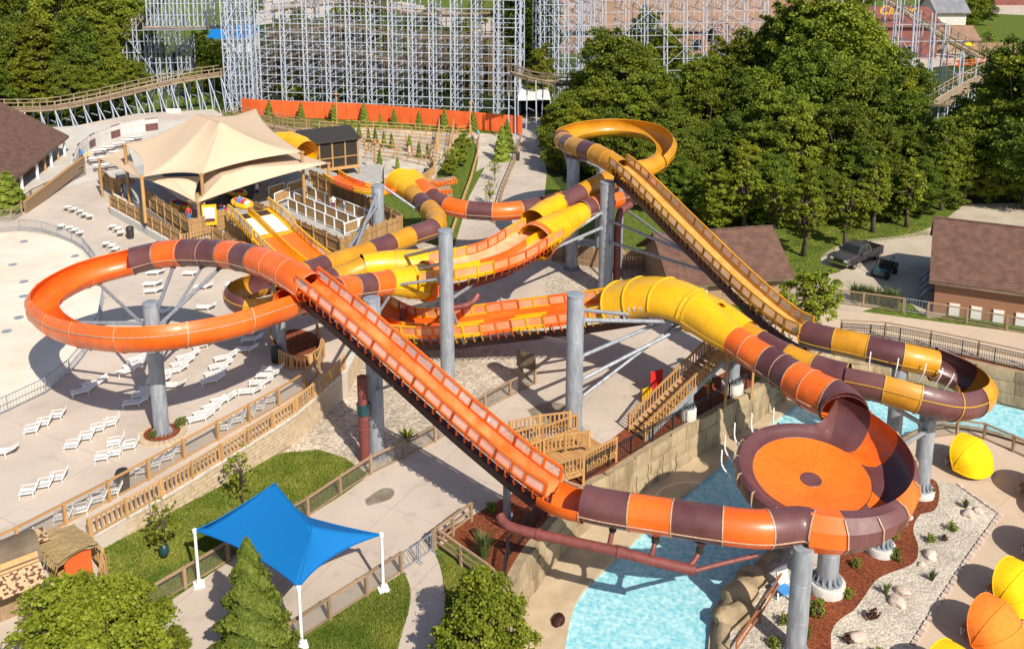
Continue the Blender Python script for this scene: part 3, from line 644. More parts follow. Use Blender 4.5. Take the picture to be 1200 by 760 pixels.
def ringtaper(f): return (-95, 150) if f < .9 else (-95 - 0 * f, 150 - 30 * (f - .9) * 10)
open_run(EX, s(12.9), s(20.2), ['orange'], OR, 1, -80, 140, nfix=9, r=.92)
tube_run(EX, s(20.2), EX.n - 1, ['orange', 'orange', 'purple', 'orange', 'purple'], OR, nfix=6)
# entry to the bowl
HA = Path([(770, 350, 57.0), (810, 362, 55.2), (845, 388, 53), (880, 412, 51), (915, 434, 49.2), (950, 456, 47.2), (985, 475, 45.6), pol(4.1, 47, .78), pol(4.1, 36, .6)])
s = HA.sample
tube_run(HA, s(2.4), s(6.35), ['orange', 'orange', 'purple', 'purple', 'orange', 'orange', 'purple'], OR, nfix=7, r=.86, r1=1.2)
mr_ = MB(); flange(mr_, HA, s(6.35), lambda s_: ringprof(1.2 * s_, 24), 0, True); flange(mr_, HA, s(6.35) + 1, lambda s_: ringprof(1.2 * s_, 24), 0, True); mr_.build('bowl_mouth', ['purple', 'purple'], OR, smooth='auto')
# --- racing flume between the two double funnels
RF = Path([(455, 325, 60), (500, 322, 61), (545, 316, 62), (590, 303, 64), (625, 282, 67.2), (650, 268, 69.5)])
DB = thing('racing_flume', (RF.p[8].x, RF.p[8].y, 0), 'wide peach and yellow double flume between two pairs of yellow funnels', 'water slide')
s = RF.sample
flume_run(RF, s(.55), s(4.5), ['yellow', 'yellow', 'orange', 'orange', 'yellow'], DB, hw=1.75, floor='peach_sheen', beam='pipe_maroon', length=2.6, wall=1.0, divider=True, pane='orange_pane')
def funnel(path, i0, i1, r0, r1, col, parent, shift=0, n=2):
    return tube_run(path, i0, i1, [col], parent, seam='flange_gold' if col != 'orange' else 'flange_pale', r=r0, r1=r1, nfix=n)
FL1 = Path([(430, 335, 57.5), (455, 331, 59), (485, 330, 60.3), (505, 329, 61)]); funnel(FL1, FL1.sample(1), FL1.n - 1, .85, 1.35, 'yellow', DB)
FL2 = Path([(425, 312, 62), (450, 310, 62.6), (480, 311, 63), (500, 312, 63.2)]); funnel(FL2, 0, FL2.n - 1, .85, 1.25, 'yellow', DB)
FR1 = Path([(690, 245, 74), (665, 259, 71.3), (640, 274, 68.8), (628, 284, 67.6)]); funnel(FR1, FR1.sample(.3), FR1.n - 1, .85, 1.45, 'yellow', DB)
FR2 = Path([(670, 232, 75), (645, 245, 72.6), (625, 262, 70.0)]); funnel(FR2, FR2.sample(.5), FR2.n - 1, .85, 1.15, 'yellow', DB)
mb = MB(); RC = V(0, 0, 0)
# orange mouth ring of the near funnel
mr_ = MB(); sweep(mr_, FR1, FR1.n - 3, FR1.n - 1, lambda k: ringprof(1.52, 24), True); flange(mr_, FR1, FR1.n - 1, lambda s_: ringprof(1.48 * s_, 24), 0, True); mr_.build('funnel_mouth', ['orange', 'flange_pale'], DB, smooth='auto')
mr_ = MB(); sweep(mr_, FL1, FL1.n - 3, FL1.n - 1, lambda k: ringprof(1.42, 24), True); mr_.build('funnel_mouth', ['orange', 'flange_pale'], DB, smooth='auto')
# --- orange return tube: right funnel, U-turn behind the tower, back to the far twin funnel
OT = thing('tube_slide', (0, 81, 0), 'orange and purple tube slide crossing above the side walk to the far yellow funnels', 'water slide')
OU = Path([(683, 247, 73.2), (705, 238, 75), (735, 229, 78), (757, 220, 80.5), (752, 211, 84), (715, 219, 85.2), (650, 237, 84), (600, 247, 81.6), (562, 247, 81.6), (532, 243, 82.4), (510, 234, 84.2), (493, 222, 86.8), (479, 212, 89)])
s = OU.sample
tube_run(OU, 0, s(1), ['purple', 'orange'], OT, nfix=2); open_run(OU, s(1), s(5), ['orange', 'purple', 'orange', 'orange', 'purple'], OT, 1, -90, 150)
tube_run(OU, s(5), s(10.2), ['purple', 'purple', 'orange', 'purple', 'orange', 'purple', 'orange', 'purple'], OT, nfix=8)
tube_run(OU, s(10.2), s(11.9), ['orange', 'yellow'], OT, nfix=2, r=.9, r1=1.35)
# --- gold tube: far funnel, curl, run across to the left turn, back to the racing flume
GT = thing('tube_slide', (-11, 70, 0), 'gold and purple tube slide winding beside the bath-house wall to the racing flume', 'water slide')
GY = Path([(468, 214, 88.5), (478, 222, 86.5), (495, 238, 82.5), (510, 252, 79), (509, 266, 76), (480, 277, 74), (430, 296, 70), (380, 312, 66), (340, 326, 62.4), (300, 334, 59.3), (277, 346, 57), (300, 357, 56), (350, 343, 58.5), (400, 325, 61), (426, 314, 62.0)])
s = GY.sample
tube_run(GY, 0, s(1.3), ['yellow'], GT, 'flange_gold', nfix=2, r=1.4, r1=.9)
tube_run(GY, s(1.3), s(8.3), ['gold', 'purple', 'gold', 'gold', 'purple'], GT, 'flange_gold', nfix=11)
open_run(GY, s(8.3), s(11.5), ['purple', 'gold', 'purple', 'gold'], GT, 1, -80, 140, 'flange_gold')
tube_run(GY, s(11.5), GY.n - 1, ['gold', 'purple'], GT, 'flange_gold')
# --- gold track: racing flume, ring by the trees, lift flume, turn above the river
GD = thing('water_slide', (15, 60, 0), 'gold and purple water slide with ring by the trees and long open descent', 'water slide')
GU = Path([(657, 240, 73.6), (690, 222, 76), (730, 203, 79.5), (765, 194, 82), (781, 172, 86.5), (765, 155, 91), (725, 149, 93.5), (685, 152, 92), (660, 161, 87.5), (668, 170, 81.5), (700, 181, 76.5), (735, 204, 72.4), (800, 268, 66), (870, 337, 60), (920, 379, 56.8), (950, 393, 55.2), (1000, 404, 53.6), (1060, 418, 52.2), (1100, 428, 52.0), (1136, 446, 51.2), (1146, 462, 49.2), (1120, 472, 47.4), (1080, 464, 47.2), (1030, 450, 48.0), (970, 437, 49.4), (920, 418, 51.2), (880, 396, 53), (845, 373, 55)])
s = GU.sample
tube_run(GU, 0, s(3.2), ['purple', 'gold', 'gold', 'gold', 'gold'], GD, 'flange_gold', nfix=5)
open_run(GU, s(3.2), s(8.2), ['gold'], GD, 1, -80, 140, 'flange_gold', r=.95)
tube_run(GU, s(8.2), s(10.8), ['purple', 'gold', 'purple', 'gold', 'purple', 'gold', 'gold'], GD, 'flange_gold', nfix=7)
flume_run(GU, s(10.7), s(14.9), ['gold'], GD, beam='truss_maroon', floor='amber_wet', hooks=True)
tube_run(GU, s(14.9), s(17.9), ['purple', 'gold', 'purple', 'gold'], GD, 'flange_gold', nfix=4)
open_run(GU, s(17.9), s(23.6), ['purple', 'gold', 'gold', 'purple', 'purple', 'gold', 'purple'], GD, -1, -85, 150, 'flange_gold', r=1.0, nfix=7)
tube_run(GU, s(23.6), s(26.6), ['purple', 'gold', 'purple', 'gold'], GD, 'flange_gold', nfix=4)
# --- twin launch flume and its big yellow cover
LF = Path([(285, 244, 82), (303, 258, 79), (325, 280, 75), (350, 303, 71.5), (390, 332, 68.6), (430, 364, 65.2), (470, 384, 62.6), (530, 386, 61.0), (600, 378, 60.4), (680, 368, 59.6), (740, 358, 58.6), (770, 352, 57.3)])
LN = thing('launch_flume', (-5, 62, 0), 'yellow and orange twin launch flume with windowed sides and big yellow cover', 'water slide')
s = LF.sample
flume_run(LF, s(.4), s(1.9), ['yellow'], LN, hw=1.8, floor='yellow', hooks=True, nfix=2, wall=1.15, divider=True, pane='white_paint')
for lane in (-.92, .92):
    for f0, f1, mm in ((.45, .8, 'belt'), (.85, 1.75, 'white_paint')):
        m_ = MB(); sweep(m_, LF, s(f0), s(f1), lambda k, lane=lane: [(lane - .62, .06), (lane + .62, .06)]); m_.build('lane_panel', mm, LN)
flume_run(LF, s(1.9), s(4.4), ['yellow'], LN, hw=1.7, floor='bright_orange', hooks=True, nfix=3, wall=.95, divider=True)
flume_run(LF, s(4.4), s(10.4), ['orange', 'yellow', 'orange', 'yellow'], LN, hw=1.6, floor='orange', hooks=True, length=2.2, wall=1.0, divider=True, beam='truss_maroon', pane='orange_pane')
HC = Path([(726, 361, 58.8), (760, 354, 57.6), (795, 358, 56.0), (830, 376, 54.3), (862, 398, 52.4)])
def hoodprof(k, q, n):
    f = (q + k) / n; rx = 2.15 - .75 * max(0, f - .35) / .65; rz = 1.75 - .25 * f
    return [(rx * math.sin(R(a)), -.15 - rz * math.cos(R(a)) * (1 if math.cos(R(a)) < 0 else .55)) for a in range(-128 - 70, 129 + 70, 12)][2:-2]
n = 4; i0, i1 = 0, HC.n - 8
for q in range(n):
    a, b2 = round(i0 + (i1 - i0) * q / n), round(i0 + (i1 - i0) * (q + 1) / n); hb = MB()
    def hp(k, q=q):
        f = (q + k) / n; rx = 2.1 - .85 * max(0, f - .3) / .7; up = 1.62 - .35 * f; lo = .9; out = []
        for a_ in range(0, 360, 12):
            sn, cs = math.sin(R(a_)), math.cos(R(a_)); out.append((math.copysign(abs(sn) ** .8, sn) * rx, (cs * up if cs > 0 else cs * lo) + .1))
        return out
    if q == 0: sweep(hb, HC, a, b2, lambda k: [p for p in hp(k)[:9]] , False); sweep(hb, HC, a, b2, lambda k: [p for p in hp(k)[22:] + hp(k)[:1]], False)
    else: sweep(hb, HC, a, b2, hp, True)
    flange(hb, HC, a, lambda s_, q=q: [(x * s_, z * s_) for x, z in (hp(0)[22:] + hp(0)[:9])], 0, False)
    cs_ = hb.build('cover_section', ['yellow', 'flange_gold'], LN, smooth='auto')
    if q < 2:
        for w0 in (.15, .42, .69):
            e0 = round(a + (b2 - a) * w0); pm = MB(); sweep(pm, HC, e0, e0 + max(1, round((b2 - a) * .2)), lambda k: [(2.1 * .985, -.02), (2.1 * 1.012, .16), (2.1 * 1.0, .36)]); o = pm.build('pane', 'window_pane', LN); o.parent = cs_; o.matrix_parent_inverse = Matrix()
CV = Path([(800, 352, 57.0), (822, 361, 56.2), (850, 375, 54.8), (875, 392, 53.3)])
tube_run(CV, 0, CV.n - 1, ['yellow'], LN, 'flange_gold', r=1.15, r1=.9, nfix=2)
tube_run(HA, HA.sample(1.2), HA.sample(2.4), ['yellow'], LN, 'flange_gold', r=1.35, r1=.9, nfix=1)

# ---------------------------------------------------------------- galvanised support columns with their arms
def column(bx, by, g, tx, ty, r, arms, label, cap=True, plinth=0, Y=None, topz=None, group='galvanised slide columns', plate=True):
    b0 = at(bx, by, g); zt = topz if topz is not None else aty(tx, ty, b0.y).z
    t = thing('support_column', b0, label, 'column', group)
    z0 = b0.z
    if plinth:
        mb = MB(); mb.lathe([(r * 1.75, 0), (r * 1.75, plinth - .05), (r * 1.68, plinth)], b0, 24); mb.build('plinth', 'white_concrete', t, smooth='auto'); z0 += plinth
    mb = MB(); mb.lathe([(r, z0 - b0.z), (r, zt - b0.z - .04), (r * .97, zt - b0.z)], b0, 28); mb.build('shaft', 'steel', t, smooth='auto')
    for fz in (.33, .68): wz = z0 - b0.z + (zt - z0) * fz; mb = MB(); mb.lathe([(r, wz - .03), (r * 1.02, wz), (r, wz + .03)], b0, 28); mb.build('weld_seam', 'steel', t, smooth=True)
    if cap: mb = MB(); mb.lathe([(r * 1.035, zt - b0.z - .10), (r * 1.035, zt - b0.z + .03), (r * .95, zt - b0.z + .05)], b0, 28); mb.build('top_cap', 'steel', t, smooth='auto')
    mb = MB(); mb.lathe([(r * 1.45, z0 - b0.z + .002), (r * 1.45, z0 - b0.z + .07), (r, z0 - b0.z + .075)], b0, 24)
    for k in range(14):
        a = k * 2 * math.pi / 14; d = V(math.cos(a), math.sin(a), 0)
        mb.add([b0 + d * r + V(0, 0, z0 - b0.z + .07), b0 + d * r * 1.4 + V(0, 0, z0 - b0.z + .07), b0 + d * r + V(0, 0, z0 - b0.z + .5)], [(0, 1, 2)])
        mb.cyl(b0 + d * r * 1.3 + V(.04, 0, z0 - b0.z + .07), b0 + d * r * 1.3 + V(.04, 0, z0 - b0.z + .17), .035, n=6)
    mb.build('base_plate', 'steel', t)
    for z, target, rr in arms:
        tg = Vector(target); s0 = V(b0.x, b0.y, z); d = (tg - s0); dh = V(d.x, d.y, 0).normalized(); s0 = s0 + dh * r * .95
        mb = MB(); mb.cyl(s0, tg, rr, n=10); mb.box(s0, (.28, .28, .36), math.atan2(dh.y, dh.x)); mb.box(tg, (.34, .34, .12), math.atan2(dh.y, dh.x))
        mb.build('arm', 'steel', t, smooth='auto')
    return t
def und(P, f, drop=.95, side=0): i = P.sample(f); return P.pt(i, side, -drop)
ex = lambda f, d=.95, sd_=0: und(EX, f, d, sd_)
column(190, 508, PL, 175, 355, .43, [(8.6, ex(15.2), .11), (7.6, ex(15.6), .09), (8.6, ex(12), .12), (8.2, ex(11), .12), (7.4, ex(11.4), .09), (7.6, ex(16.6), .11), (7.4, ex(18.2), .11), (8.0, ex(13.6), .10)], 'grey column rising through the orange ring from a round planter', plate=True)
column(442, 533, 0, 435, 350, .48, [(8.6, ex(8.3, 1.3), .12), (7.2, ex(7.6, 1.3), .12), (9.0, ex(22.4), .12), (8.3, und(FL1, 1.2, .9), .1), (4.4, ex(7.0, 1.3), .09)], 'grey column beside the maroon drain pipe behind the orange climb')
column(525, 456, 0, 520, 270, .47, [(9.9, und(GY, 6.2), .12), (8.8, und(FL2, 1.5, .8), .12), (6.0, und(LF, 7.2, 1.2), .12), (6.2, und(RF, 2.2, 1.2), .12), (7.8, und(GY, 12.8), .10)], 'tall grey column standing in gravel before the racing flume')
column(672, 506, 0, 672, 345, .52, [(7.9, und(HC, .8, .9), .12), (7.3, und(HC, 2.1, 1.0), .13), (4.9, und(HC, 1.6, 1.1), .12), (3.4, und(HC, 2.2, 1.2), .12), (6.2, und(LF, 9, 1.2), .12), (2.2, und(HC, 1.9, 1.3), .10), (5.6, und(LF, 8.4, 1.3), .10)], 'thick grey column beside the wooden boarding platform')
column(709, 345, 0, 710, 213, .60, [(7.3, und(FR1, 1.2, 1.2), .13), (6.0, und(FR1, 1.6, 1.6), .13), (7.8, und(OU, .8), .12), (6.6, und(GU, 12.2, 1.3), .12), (4.8, und(GU, 12.5, 1.3), .12), (9.3, und(GU, 1.2), .12)], 'tall grey column right of the racing flume funnels')
column(445, 300, 0, 443, 217, .55, [(6.2, und(GY, 6.4, .6), .12), (5.0, und(GY, 6.8, .9), .12), (6.8, und(GY, 2.2), .12)], 'grey column against the bath-house wall')
column(670, 315, 0, 670, 185, .55, [(8.0, und(GU, 8.6), .12), (9.2, und(GU, 9.1), .12), (6.6, und(OU, 6.0), .12)], 'grey column under the gold ring above the side walk', cap=False)
column(703, 300, 0, 703, 195, .5, [(8.6, und(GU, 9.5), .12), (7.2, und(GU, 4.0), .12), (8.0, und(GU, 7.0), .12)], 'grey column under the gold ring next to the trees', cap=False)
column(725, 322, 0, 725, 215, .28, [(6.4, und(GU, 12.3, 1.3), .1), (7.0, und(OU, 2.4), .1)], 'thin grey column under the gold descent', cap=False)
column(932, 764, DK, 938, 652, .46, [], 'front grey column holding the exit tube of the bowl', cap=False, topz=bc.z - .55)
column(968, 690, DK, 968, 640, .52, [(2.6, pol(1.6, -60, -.15), .13), (2.4, pol(2.9, -90, -.02), .12)], 'grey column on a concrete plinth in the mulch under the bowl', cap=False, plinth=.55, topz=3.4)
column(1031, 645, DK, 1031, 620, .45, [(2.2, pol(4.1, -30, -.1), .12)], 'grey column under the bowl wall beside a pale boulder', cap=False, plinth=.45, topz=3.8)
column(1078, 578, DK, 1080, 495, .46, [(3.0, und(GU, 21.4, 1.0), .14), (2.6, und(GU, 22.8, 1.0), .14), (2.2, pol(4.6, 20, .2), .14)], 'grey column between the bowl and the gold turn', cap=False, plinth=.4, topz=4.3)
column(1044, 540, DK, 1044, 480, .45, [(3.0, und(GU, 23.2, 1.0), .14)], 'grey column behind the bowl mouth', cap=False, topz=4.4)
column(858, 458, 0, 858, 430, .42, [(2.6, und(HA, 3.2, .9), .12), (2.4, und(HA, 4.2, .9), .12)], 'short grey column on a plinth below the orange entry tube', cap=False, plinth=.7, topz=4.6)
column(806, 490, 0, 806, 470, .30, [], 'short grey post on a ribbed plinth below the stairs', cap=False, plinth=.8, topz=2.2)
column(594, 606, 0, 594, 575, .2, [], 'short grey post under the foot of the orange climb', cap=False, topz=2.9)
column(331, 418, PL, 331, 380, .32, [(5.5, ex(9.6, 1.2), .11), (5.2, ex(20.6, 1.0), .11), (5.8, und(GY, 10.4, .9), .11)], 'grey post with splayed arms under the slide crossing', cap=False, topz=6.6)
# maroon plumbing
def pipe(pts, r, label, extra=(), group='maroon water pipes'):
    P = [Vector(p) for p in pts]; o = thing('water_pipe', P[0], label, 'pipe', group)
    L = cr(P, .35) if len(P) > 2 else P
    mb = MB(); mb.tube(L, r, 14); mb.build('pipe_run', 'pipe_maroon', o, smooth='auto')
    for i in range(6, len(L) - 4, 11):
        d = (L[i + 1] - L[i]).normalized(); m2 = MB(); m2.cyl(L[i], L[i] + d * .16, r * 1.22, n=14); m2.build('collar', 'pipe_maroon', o, smooth='auto')
    for a, b2, rr, cl in extra:
        m2 = MB(); m2.tube([a, V(*a).lerp(V(*b2), .45) + V(0, 0, -.12), b2], rr, 10); br = m2.build('branch', 'pipe_maroon', o, smooth='auto')
        if cl: m3 = MB(); m3.cyl(V(*b2) + V(0, 0, -.05), V(*b2) + V(0, 0, .35), rr * 1.5, n=12); q = m3.build('valve_collar', 'black_plastic', o, smooth='auto')
        if cl: m3 = MB(); m3.cyl(V(*b2) + V(0, 0, .3), V(*b2) + V(0, 0, .75), rr * 1.2, .5, n=14); m3.build('drain_hopper', 'purple' if cl == 1 else 'orange', o, smooth='auto')
    return o
pa = [aty(586, 604, 40.2), aty(592, 614, 39.8), aty(615, 622, 39.4), aty(660, 632, 38.8), aty(720, 645, 38.0), aty(770, 658, 37.4), aty(815, 668, 37.0)]
pipe(pa, .24, 'thick maroon drain pipe slung under the bowl exit tube', [(aty(712, 643, 38.1), aty(718, 620, 38.9), .12, 1), (aty(762, 652, 37.5), aty(768, 634, 38.1), .12, 2), (aty(806, 664, 37.1), aty(820, 646, 37.6), .12, 1)])
pipe([aty(815, 668, 37.0), aty(845, 660, 37.3), aty(888, 650, 37.6)], .10, 'thin maroon pipe rising to the bowl')
pd = at(428, 541, 0); pipe([pd, pd + V(0, 0, 2.5), pd + V(0, 0, 5.4)], .30, 'upright maroon pipe with a blue-black coupling beside a grey column')
cpo = MB(); cpo.cyl(pd + V(0, 0, 3.1), pd + V(0, 0, 3.75), .38, n=16); o = cpo.build('pipe_coupling', 'cart_green'); tag(o, 'dark blue rubber coupling round the upright maroon pipe', 'coupling')
pe = at(722, 344, 0); pipe([pe, pe + V(0, 0, 3), pe + V(0, 0, 6.0), pe + V(.3, .6, 7.0), pe + V(1.2, 1.6, 7.3)], .30, 'maroon pipe curving up to the far orange U-turn')
pg = at(472, 405, 0); pipe([pg, pg + V(0, 0, 2.0), pg + V(.1, .3, 2.8)], .22, 'short maroon pipe below the launch flume')
pk = at(540, 400, 0); pipe([aty(560, 345, 61.5), aty(556, 352, 61.2), aty(545, 358, 60.9), aty(520, 362, 60.8)], .22, 'bent maroon pipe under the racing flume')
# bent-steel fins that brace the bowl rim and the gold turn
def fin(a, b2, c, group): 
    mb = MB(); mb.tube(cr([a, b2, c], .2), .042, 8); o = mb.build('brace_fin', 'white_paint'); return o
for k, th in enumerate((100, 118, 136, 152, 168)):
    a, b2, c = pol(3.75, th, -.5), pol(4.25, th, .1), pol(4.3, th, .95)
    tag(fin(a, b2, c, 0), 'curved white brace fin round the river side of the bowl rim', 'brace', 'white brace fins of the bowl')
for f in (16.9, 17.4, 17.9, 18.3, 16.4):
    i = GU.sample(f); tag(fin(GU.pt(i, 1.0, -.9), GU.pt(i, 1.25, -.2), GU.pt(i, 1.15, .35), 0), 'upright white brace fin beside the gold and purple turn', 'brace', 'white brace fins of the gold turn')
# ---------------------------------------------------------------- fences
def poly_len(L): return sum((L[i + 1] - L[i]).length for i in range(len(L) - 1))
def along(L, s):
    for i in range(len(L) - 1):
        d = (L[i + 1] - L[i]).length
        if s <= d or i == len(L) - 2: return L[i].lerp(L[i + 1], s / max(d, 1e-6)), (L[i + 1] - L[i]).normalized()
        s -= d
mat('wire_mesh', (.20, .18, .15), .6, alpha=.26)
mat('black_mesh', (.02, .02, .02), .6, alpha=.35)
UNIT = {}
def unit_box(key, size, m):
    if key not in UNIT:
        me = MB().box((0, 0, size[2] / 2), size).build(key, m); UNIT[key] = me.data; bpy.data.objects.remove(me)
    return UNIT[key]
def piece(name, me, parent, loc, rz=0, ry=0):
    o = bpy.data.objects.new(name, me); C.objects.link(o); o.parent = parent
    o.location = Vector(loc) - parent.location; o.rotation_euler = (0, ry, rz); return o
def fence(pts, label, style, h=1.1, gap=2.0, wood='wood', cat='fence', group=None, post=None, name=None, single=True):
    """pts in the place (z = foot). style: picket, mesh, rail3, black, plank, barrier"""
    L = [Vector(p) for p in pts]; T = poly_len(L); n = max(1, round(T / gap)); st = T / n
    nm = name or {'picket': 'picket_fence', 'mesh': 'mesh_fence', 'rail3': 'rail_fence', 'black': 'metal_fence', 'plank': 'plank_fence', 'barrier': 'crowd_barrier', 'queue': 'rail_fence'}[style]
    t = thing(nm, L[0], label, cat, group)
    pm = {'black': 'black_metal', 'barrier': 'steel'}.get(style, wood); pw = post or {'black': .07, 'barrier': .05, 'queue': .11}.get(style, .15); ph = h + {'picket': .08, 'mesh': .08, 'plank': -.1}.get(style, .04)
    me = unit_box(f'post_{style}_{wood}_{pw}_{ph:.2f}', (pw, pw, ph), pm)
    for i in range(n + 1):
        p, d = along(L, min(T, i * st)); piece('post', me, t, p + V(0, 0, -.02), math.atan2(d.y, d.x))
    def rail(z, w_, hh, m_=None, nm_='rail'):
        for i in range(n):
            a, _ = along(L, i * st); b2, _ = along(L, (i + 1) * st)
            d = (b2 - a).normalized(); o = MB().bar(a + V(0, 0, z) + d * pw * .45, b2 + V(0, 0, z) - d * pw * .45, w_, hh).build(nm_, m_ or pm, t)
    def panels(m_, z0, z1):
        for i in range(n):
            a, _ = along(L, i * st); b2, _ = along(L, (i + 1) * st)
            MB().add([a + V(0, 0, z0), b2 + V(0, 0, z0), b2 + V(0, 0, z1), a + V(0, 0, z1)], [(0, 1, 2, 3)]).build('mesh_panel', m_, t)
    if style == 'picket':
        rail(h - .02, .13, .06); rail(.14, .06, .10); k = int(T / .26); me = unit_box(f'picket_{wood}_{h}', (.11, .05, h - .1), wood)
        for i in range(k):
            p, d = along(L, (i + .5) * T / k)
            if k <= 295: piece('picket', me, t, p + V(0, 0, .05), math.atan2(d.y, d.x))
    elif style == 'mesh': rail(h, .14, .07); rail(.10, .05, .07); panels('wire_mesh', .12, h - .03)
    elif style == 'rail3': rail(h, .12, .10); rail(h * .62, .07, .10); rail(h * .3, .07, .10)
    elif style == 'queue': rail(h, .09, .08); rail(h * .55, .06, .08)
    elif style == 'black':
        rail(h, .05, .05); rail(h - .15, .04, .04); rail(.12, .04, .04); k = int(T / .16); m2 = MB()
        for i in range(k):
            p, d = along(L, (i + .5) * T / k); m2.box(p + V(0, 0, h / 2), (.022, .022, h - .1), math.atan2(d.y, d.x))
        m2.build('baluster_row', pm, t)['kind'] = 'stuff'
    elif style == 'plank':
        rail(h * .25, .06, .12); rail(h * .75, .06, .12); k = int(T / .22); g = random.Random(len(bpy.data.objects))
        mes = [unit_box(f'plank_{wood}_{h:.1f}_{q}', (.205, .05, h * (.93 + .035 * q)), wood) for q in range(4)]
        for i in range(k):
            p, d = along(L, (i + .5) * T / k); nn = V(-d.y, d.x, 0)
            if i < 295: piece('plank', mes[g.randrange(4)], t, p + nn * (.06 + g.uniform(-.012, .012)), math.atan2(d.y, d.x) + g.uniform(-.05, .05))
    elif style == 'barrier':
        rail(h, .05, .05); rail(.16, .05, .05); k = int(T / .2); m2 = MB()
        for i in range(k):
            p, d = along(L, (i + .5) * T / k); m2.cyl(p + V(0, 0, .16), p + V(0, 0, h), .012, n=5)
        m2.build('bar_row', pm, t)['kind'] = 'stuff'
        for i in (0, n):
            p, d = along(L, min(T, i * st)); nn = V(-d.y, d.x, 0); MB().bar(p - nn * .3 + V(0, 0, .03), p + nn * .3 + V(0, 0, .03), .05, .05).build('foot', pm, t)
    return t
def pz(pts, z): return [at(x, y, z) for x, y in pts]
fence(pz([(106, 630), (205, 574), (300, 515), (345, 486), (378, 458), (404, 433)], PL + .05), 'tan wooden picket fence on the block wall above the lawn', 'picket', 1.0, 2.0, 'wood_tan')
fence(pz([(-40, 672), (2, 652), (42, 634), (81, 612), (120, 592), (153, 574), (187, 555), (219, 536), (251, 518), (279, 503), (307, 486), (337, 470), (360, 455), (378, 432), (380, 418)], PL), 'brown post and wire fence in front of the white sun chairs', 'mesh', 1.15, 2.2)
fence(pz([(162, 722), (215, 690), (272, 655), (318, 630), (365, 603), (402, 577), (440, 552), (475, 536), (510, 518), (560, 485), (592, 467), (627, 450)], 0), 'brown post and wire fence between the lawn, gravel and walkway', 'mesh', 1.1, 2.4, 'wood_old')
fence(pz([(340, 756), (362, 742), (402, 715), (437, 693), (470, 671)], 0), 'brown post and wire fence beside the blue sail', 'mesh', 1.1, 2.0, 'wood_old')
fence(pz([(472, 670), (489, 659)], 0), 'galvanised crowd barrier closing the garden path, next to the wire fence', 'barrier', 1.05, 3)
fence(pz([(491, 657), (507, 646)], 0), 'galvanised crowd barrier closing the garden path, next to the mulch', 'barrier', 1.05, 3)
fence(pz([(508, 645), (530, 628), (552, 611)], 0), 'brown three-rail fence between walkway and mulch', 'rail3', 1.1, 1.9, 'wood_old')
fence(pz([(511, 641), (537, 660), (565, 680), (592, 700), (600, 712)], 0), 'brown three-rail fence between mulch and the lower lawn', 'rail3', 1.1, 1.9, 'wood_old')
fence(pz([(686, 562), (722, 541), (768, 516), (792, 502), (815, 490), (850, 470), (874, 456)], 0), 'black metal fence on the mulch above the rock wall', 'black', 1.15, 2.0)
fence(pz([(590, 688), (594, 655), (612, 635), (640, 600)], 0), 'short black metal fence under the orange climb', 'black', 1.15, 2.0)
fence(pz([(985, 396), (1040, 399), (1100, 411), (1200, 434), (1330, 465)], 0), 'long black metal fence along the upper walkway', 'black', 1.2, 2.2)
fence(pz([(985, 393), (1040, 396), (1100, 408), (1200, 430), (1330, 461)], 0), 'brown post row behind the long black metal fence', 'queue', 1.25, 3.4, 'wood_old')
fence(pz([(880, 352), (950, 352), (1000, 358), (1058, 366)], 0), 'brown post and wire fence before the tall grasses', 'mesh', 1.2, 3, 'wood_old')
fence(pz([(1060, 366), (1085, 370)], 0), 'white framed wire gate between yard and walkway', 'barrier', 1.2, 3, name='yard_gate', cat='gate')
fence(pz([(1087, 371), (1115, 376), (1160, 383), (1200, 392), (1330, 412)], 0), 'brown post and wire fence before the brown pump house', 'mesh', 1.2, 3, 'wood_old')
fence(pz([(1092, 513), (1102, 511), (1137, 508), (1169, 521), (1215, 542), (1300, 575)], DK), 'wire fence between the cabana deck and the river', 'mesh', 1.1, 1.9, 'wood_old')
arc1 = smoothpx([(-40, 283), (0, 271), (35, 270), (60, 275), (95, 290), (113, 312)], 8)
fence(pz(arc1, PL), 'curved steel barrier along the far rim of the pale pool floor', 'barrier', 1.05, 2.5)
arc2 = smoothpx([(122, 350), (114, 390), (94, 424), (62, 456), (10, 482), (-40, 505)], 8)
fence(pz(arc2, PL), 'curved steel barrier along the near rim of the pale pool floor', 'barrier', 1.05, 2.5)
fence(pz([(-20, 262), (25, 258), (28, 240), (100, 205)], PL), 'brown wire fence below the snack building steps', 'mesh', 1.2, 2.5, 'wood_old')
fence(pz([(648, 306), (700, 314), (768, 318)], 0), 'dark plank fence behind the tall grey columns', 'plank', 1.9, 2.5, 'wood_old')
# fence round the thatched kiosk corner
fence(pz([(105, 650), (127, 672), (120, 690)], PL - .2), 'short tan picket fence behind the orange kiosk', 'picket', 1.0, 1.6, 'wood_tan')
# river-side rails at the bottom of the deck
fence(pz([(862, 772), (893, 726), (915, 690)], DK), 'rusty rail beside the river bank', 'queue', .95, 2.6, 'rust_rail', post=.06)
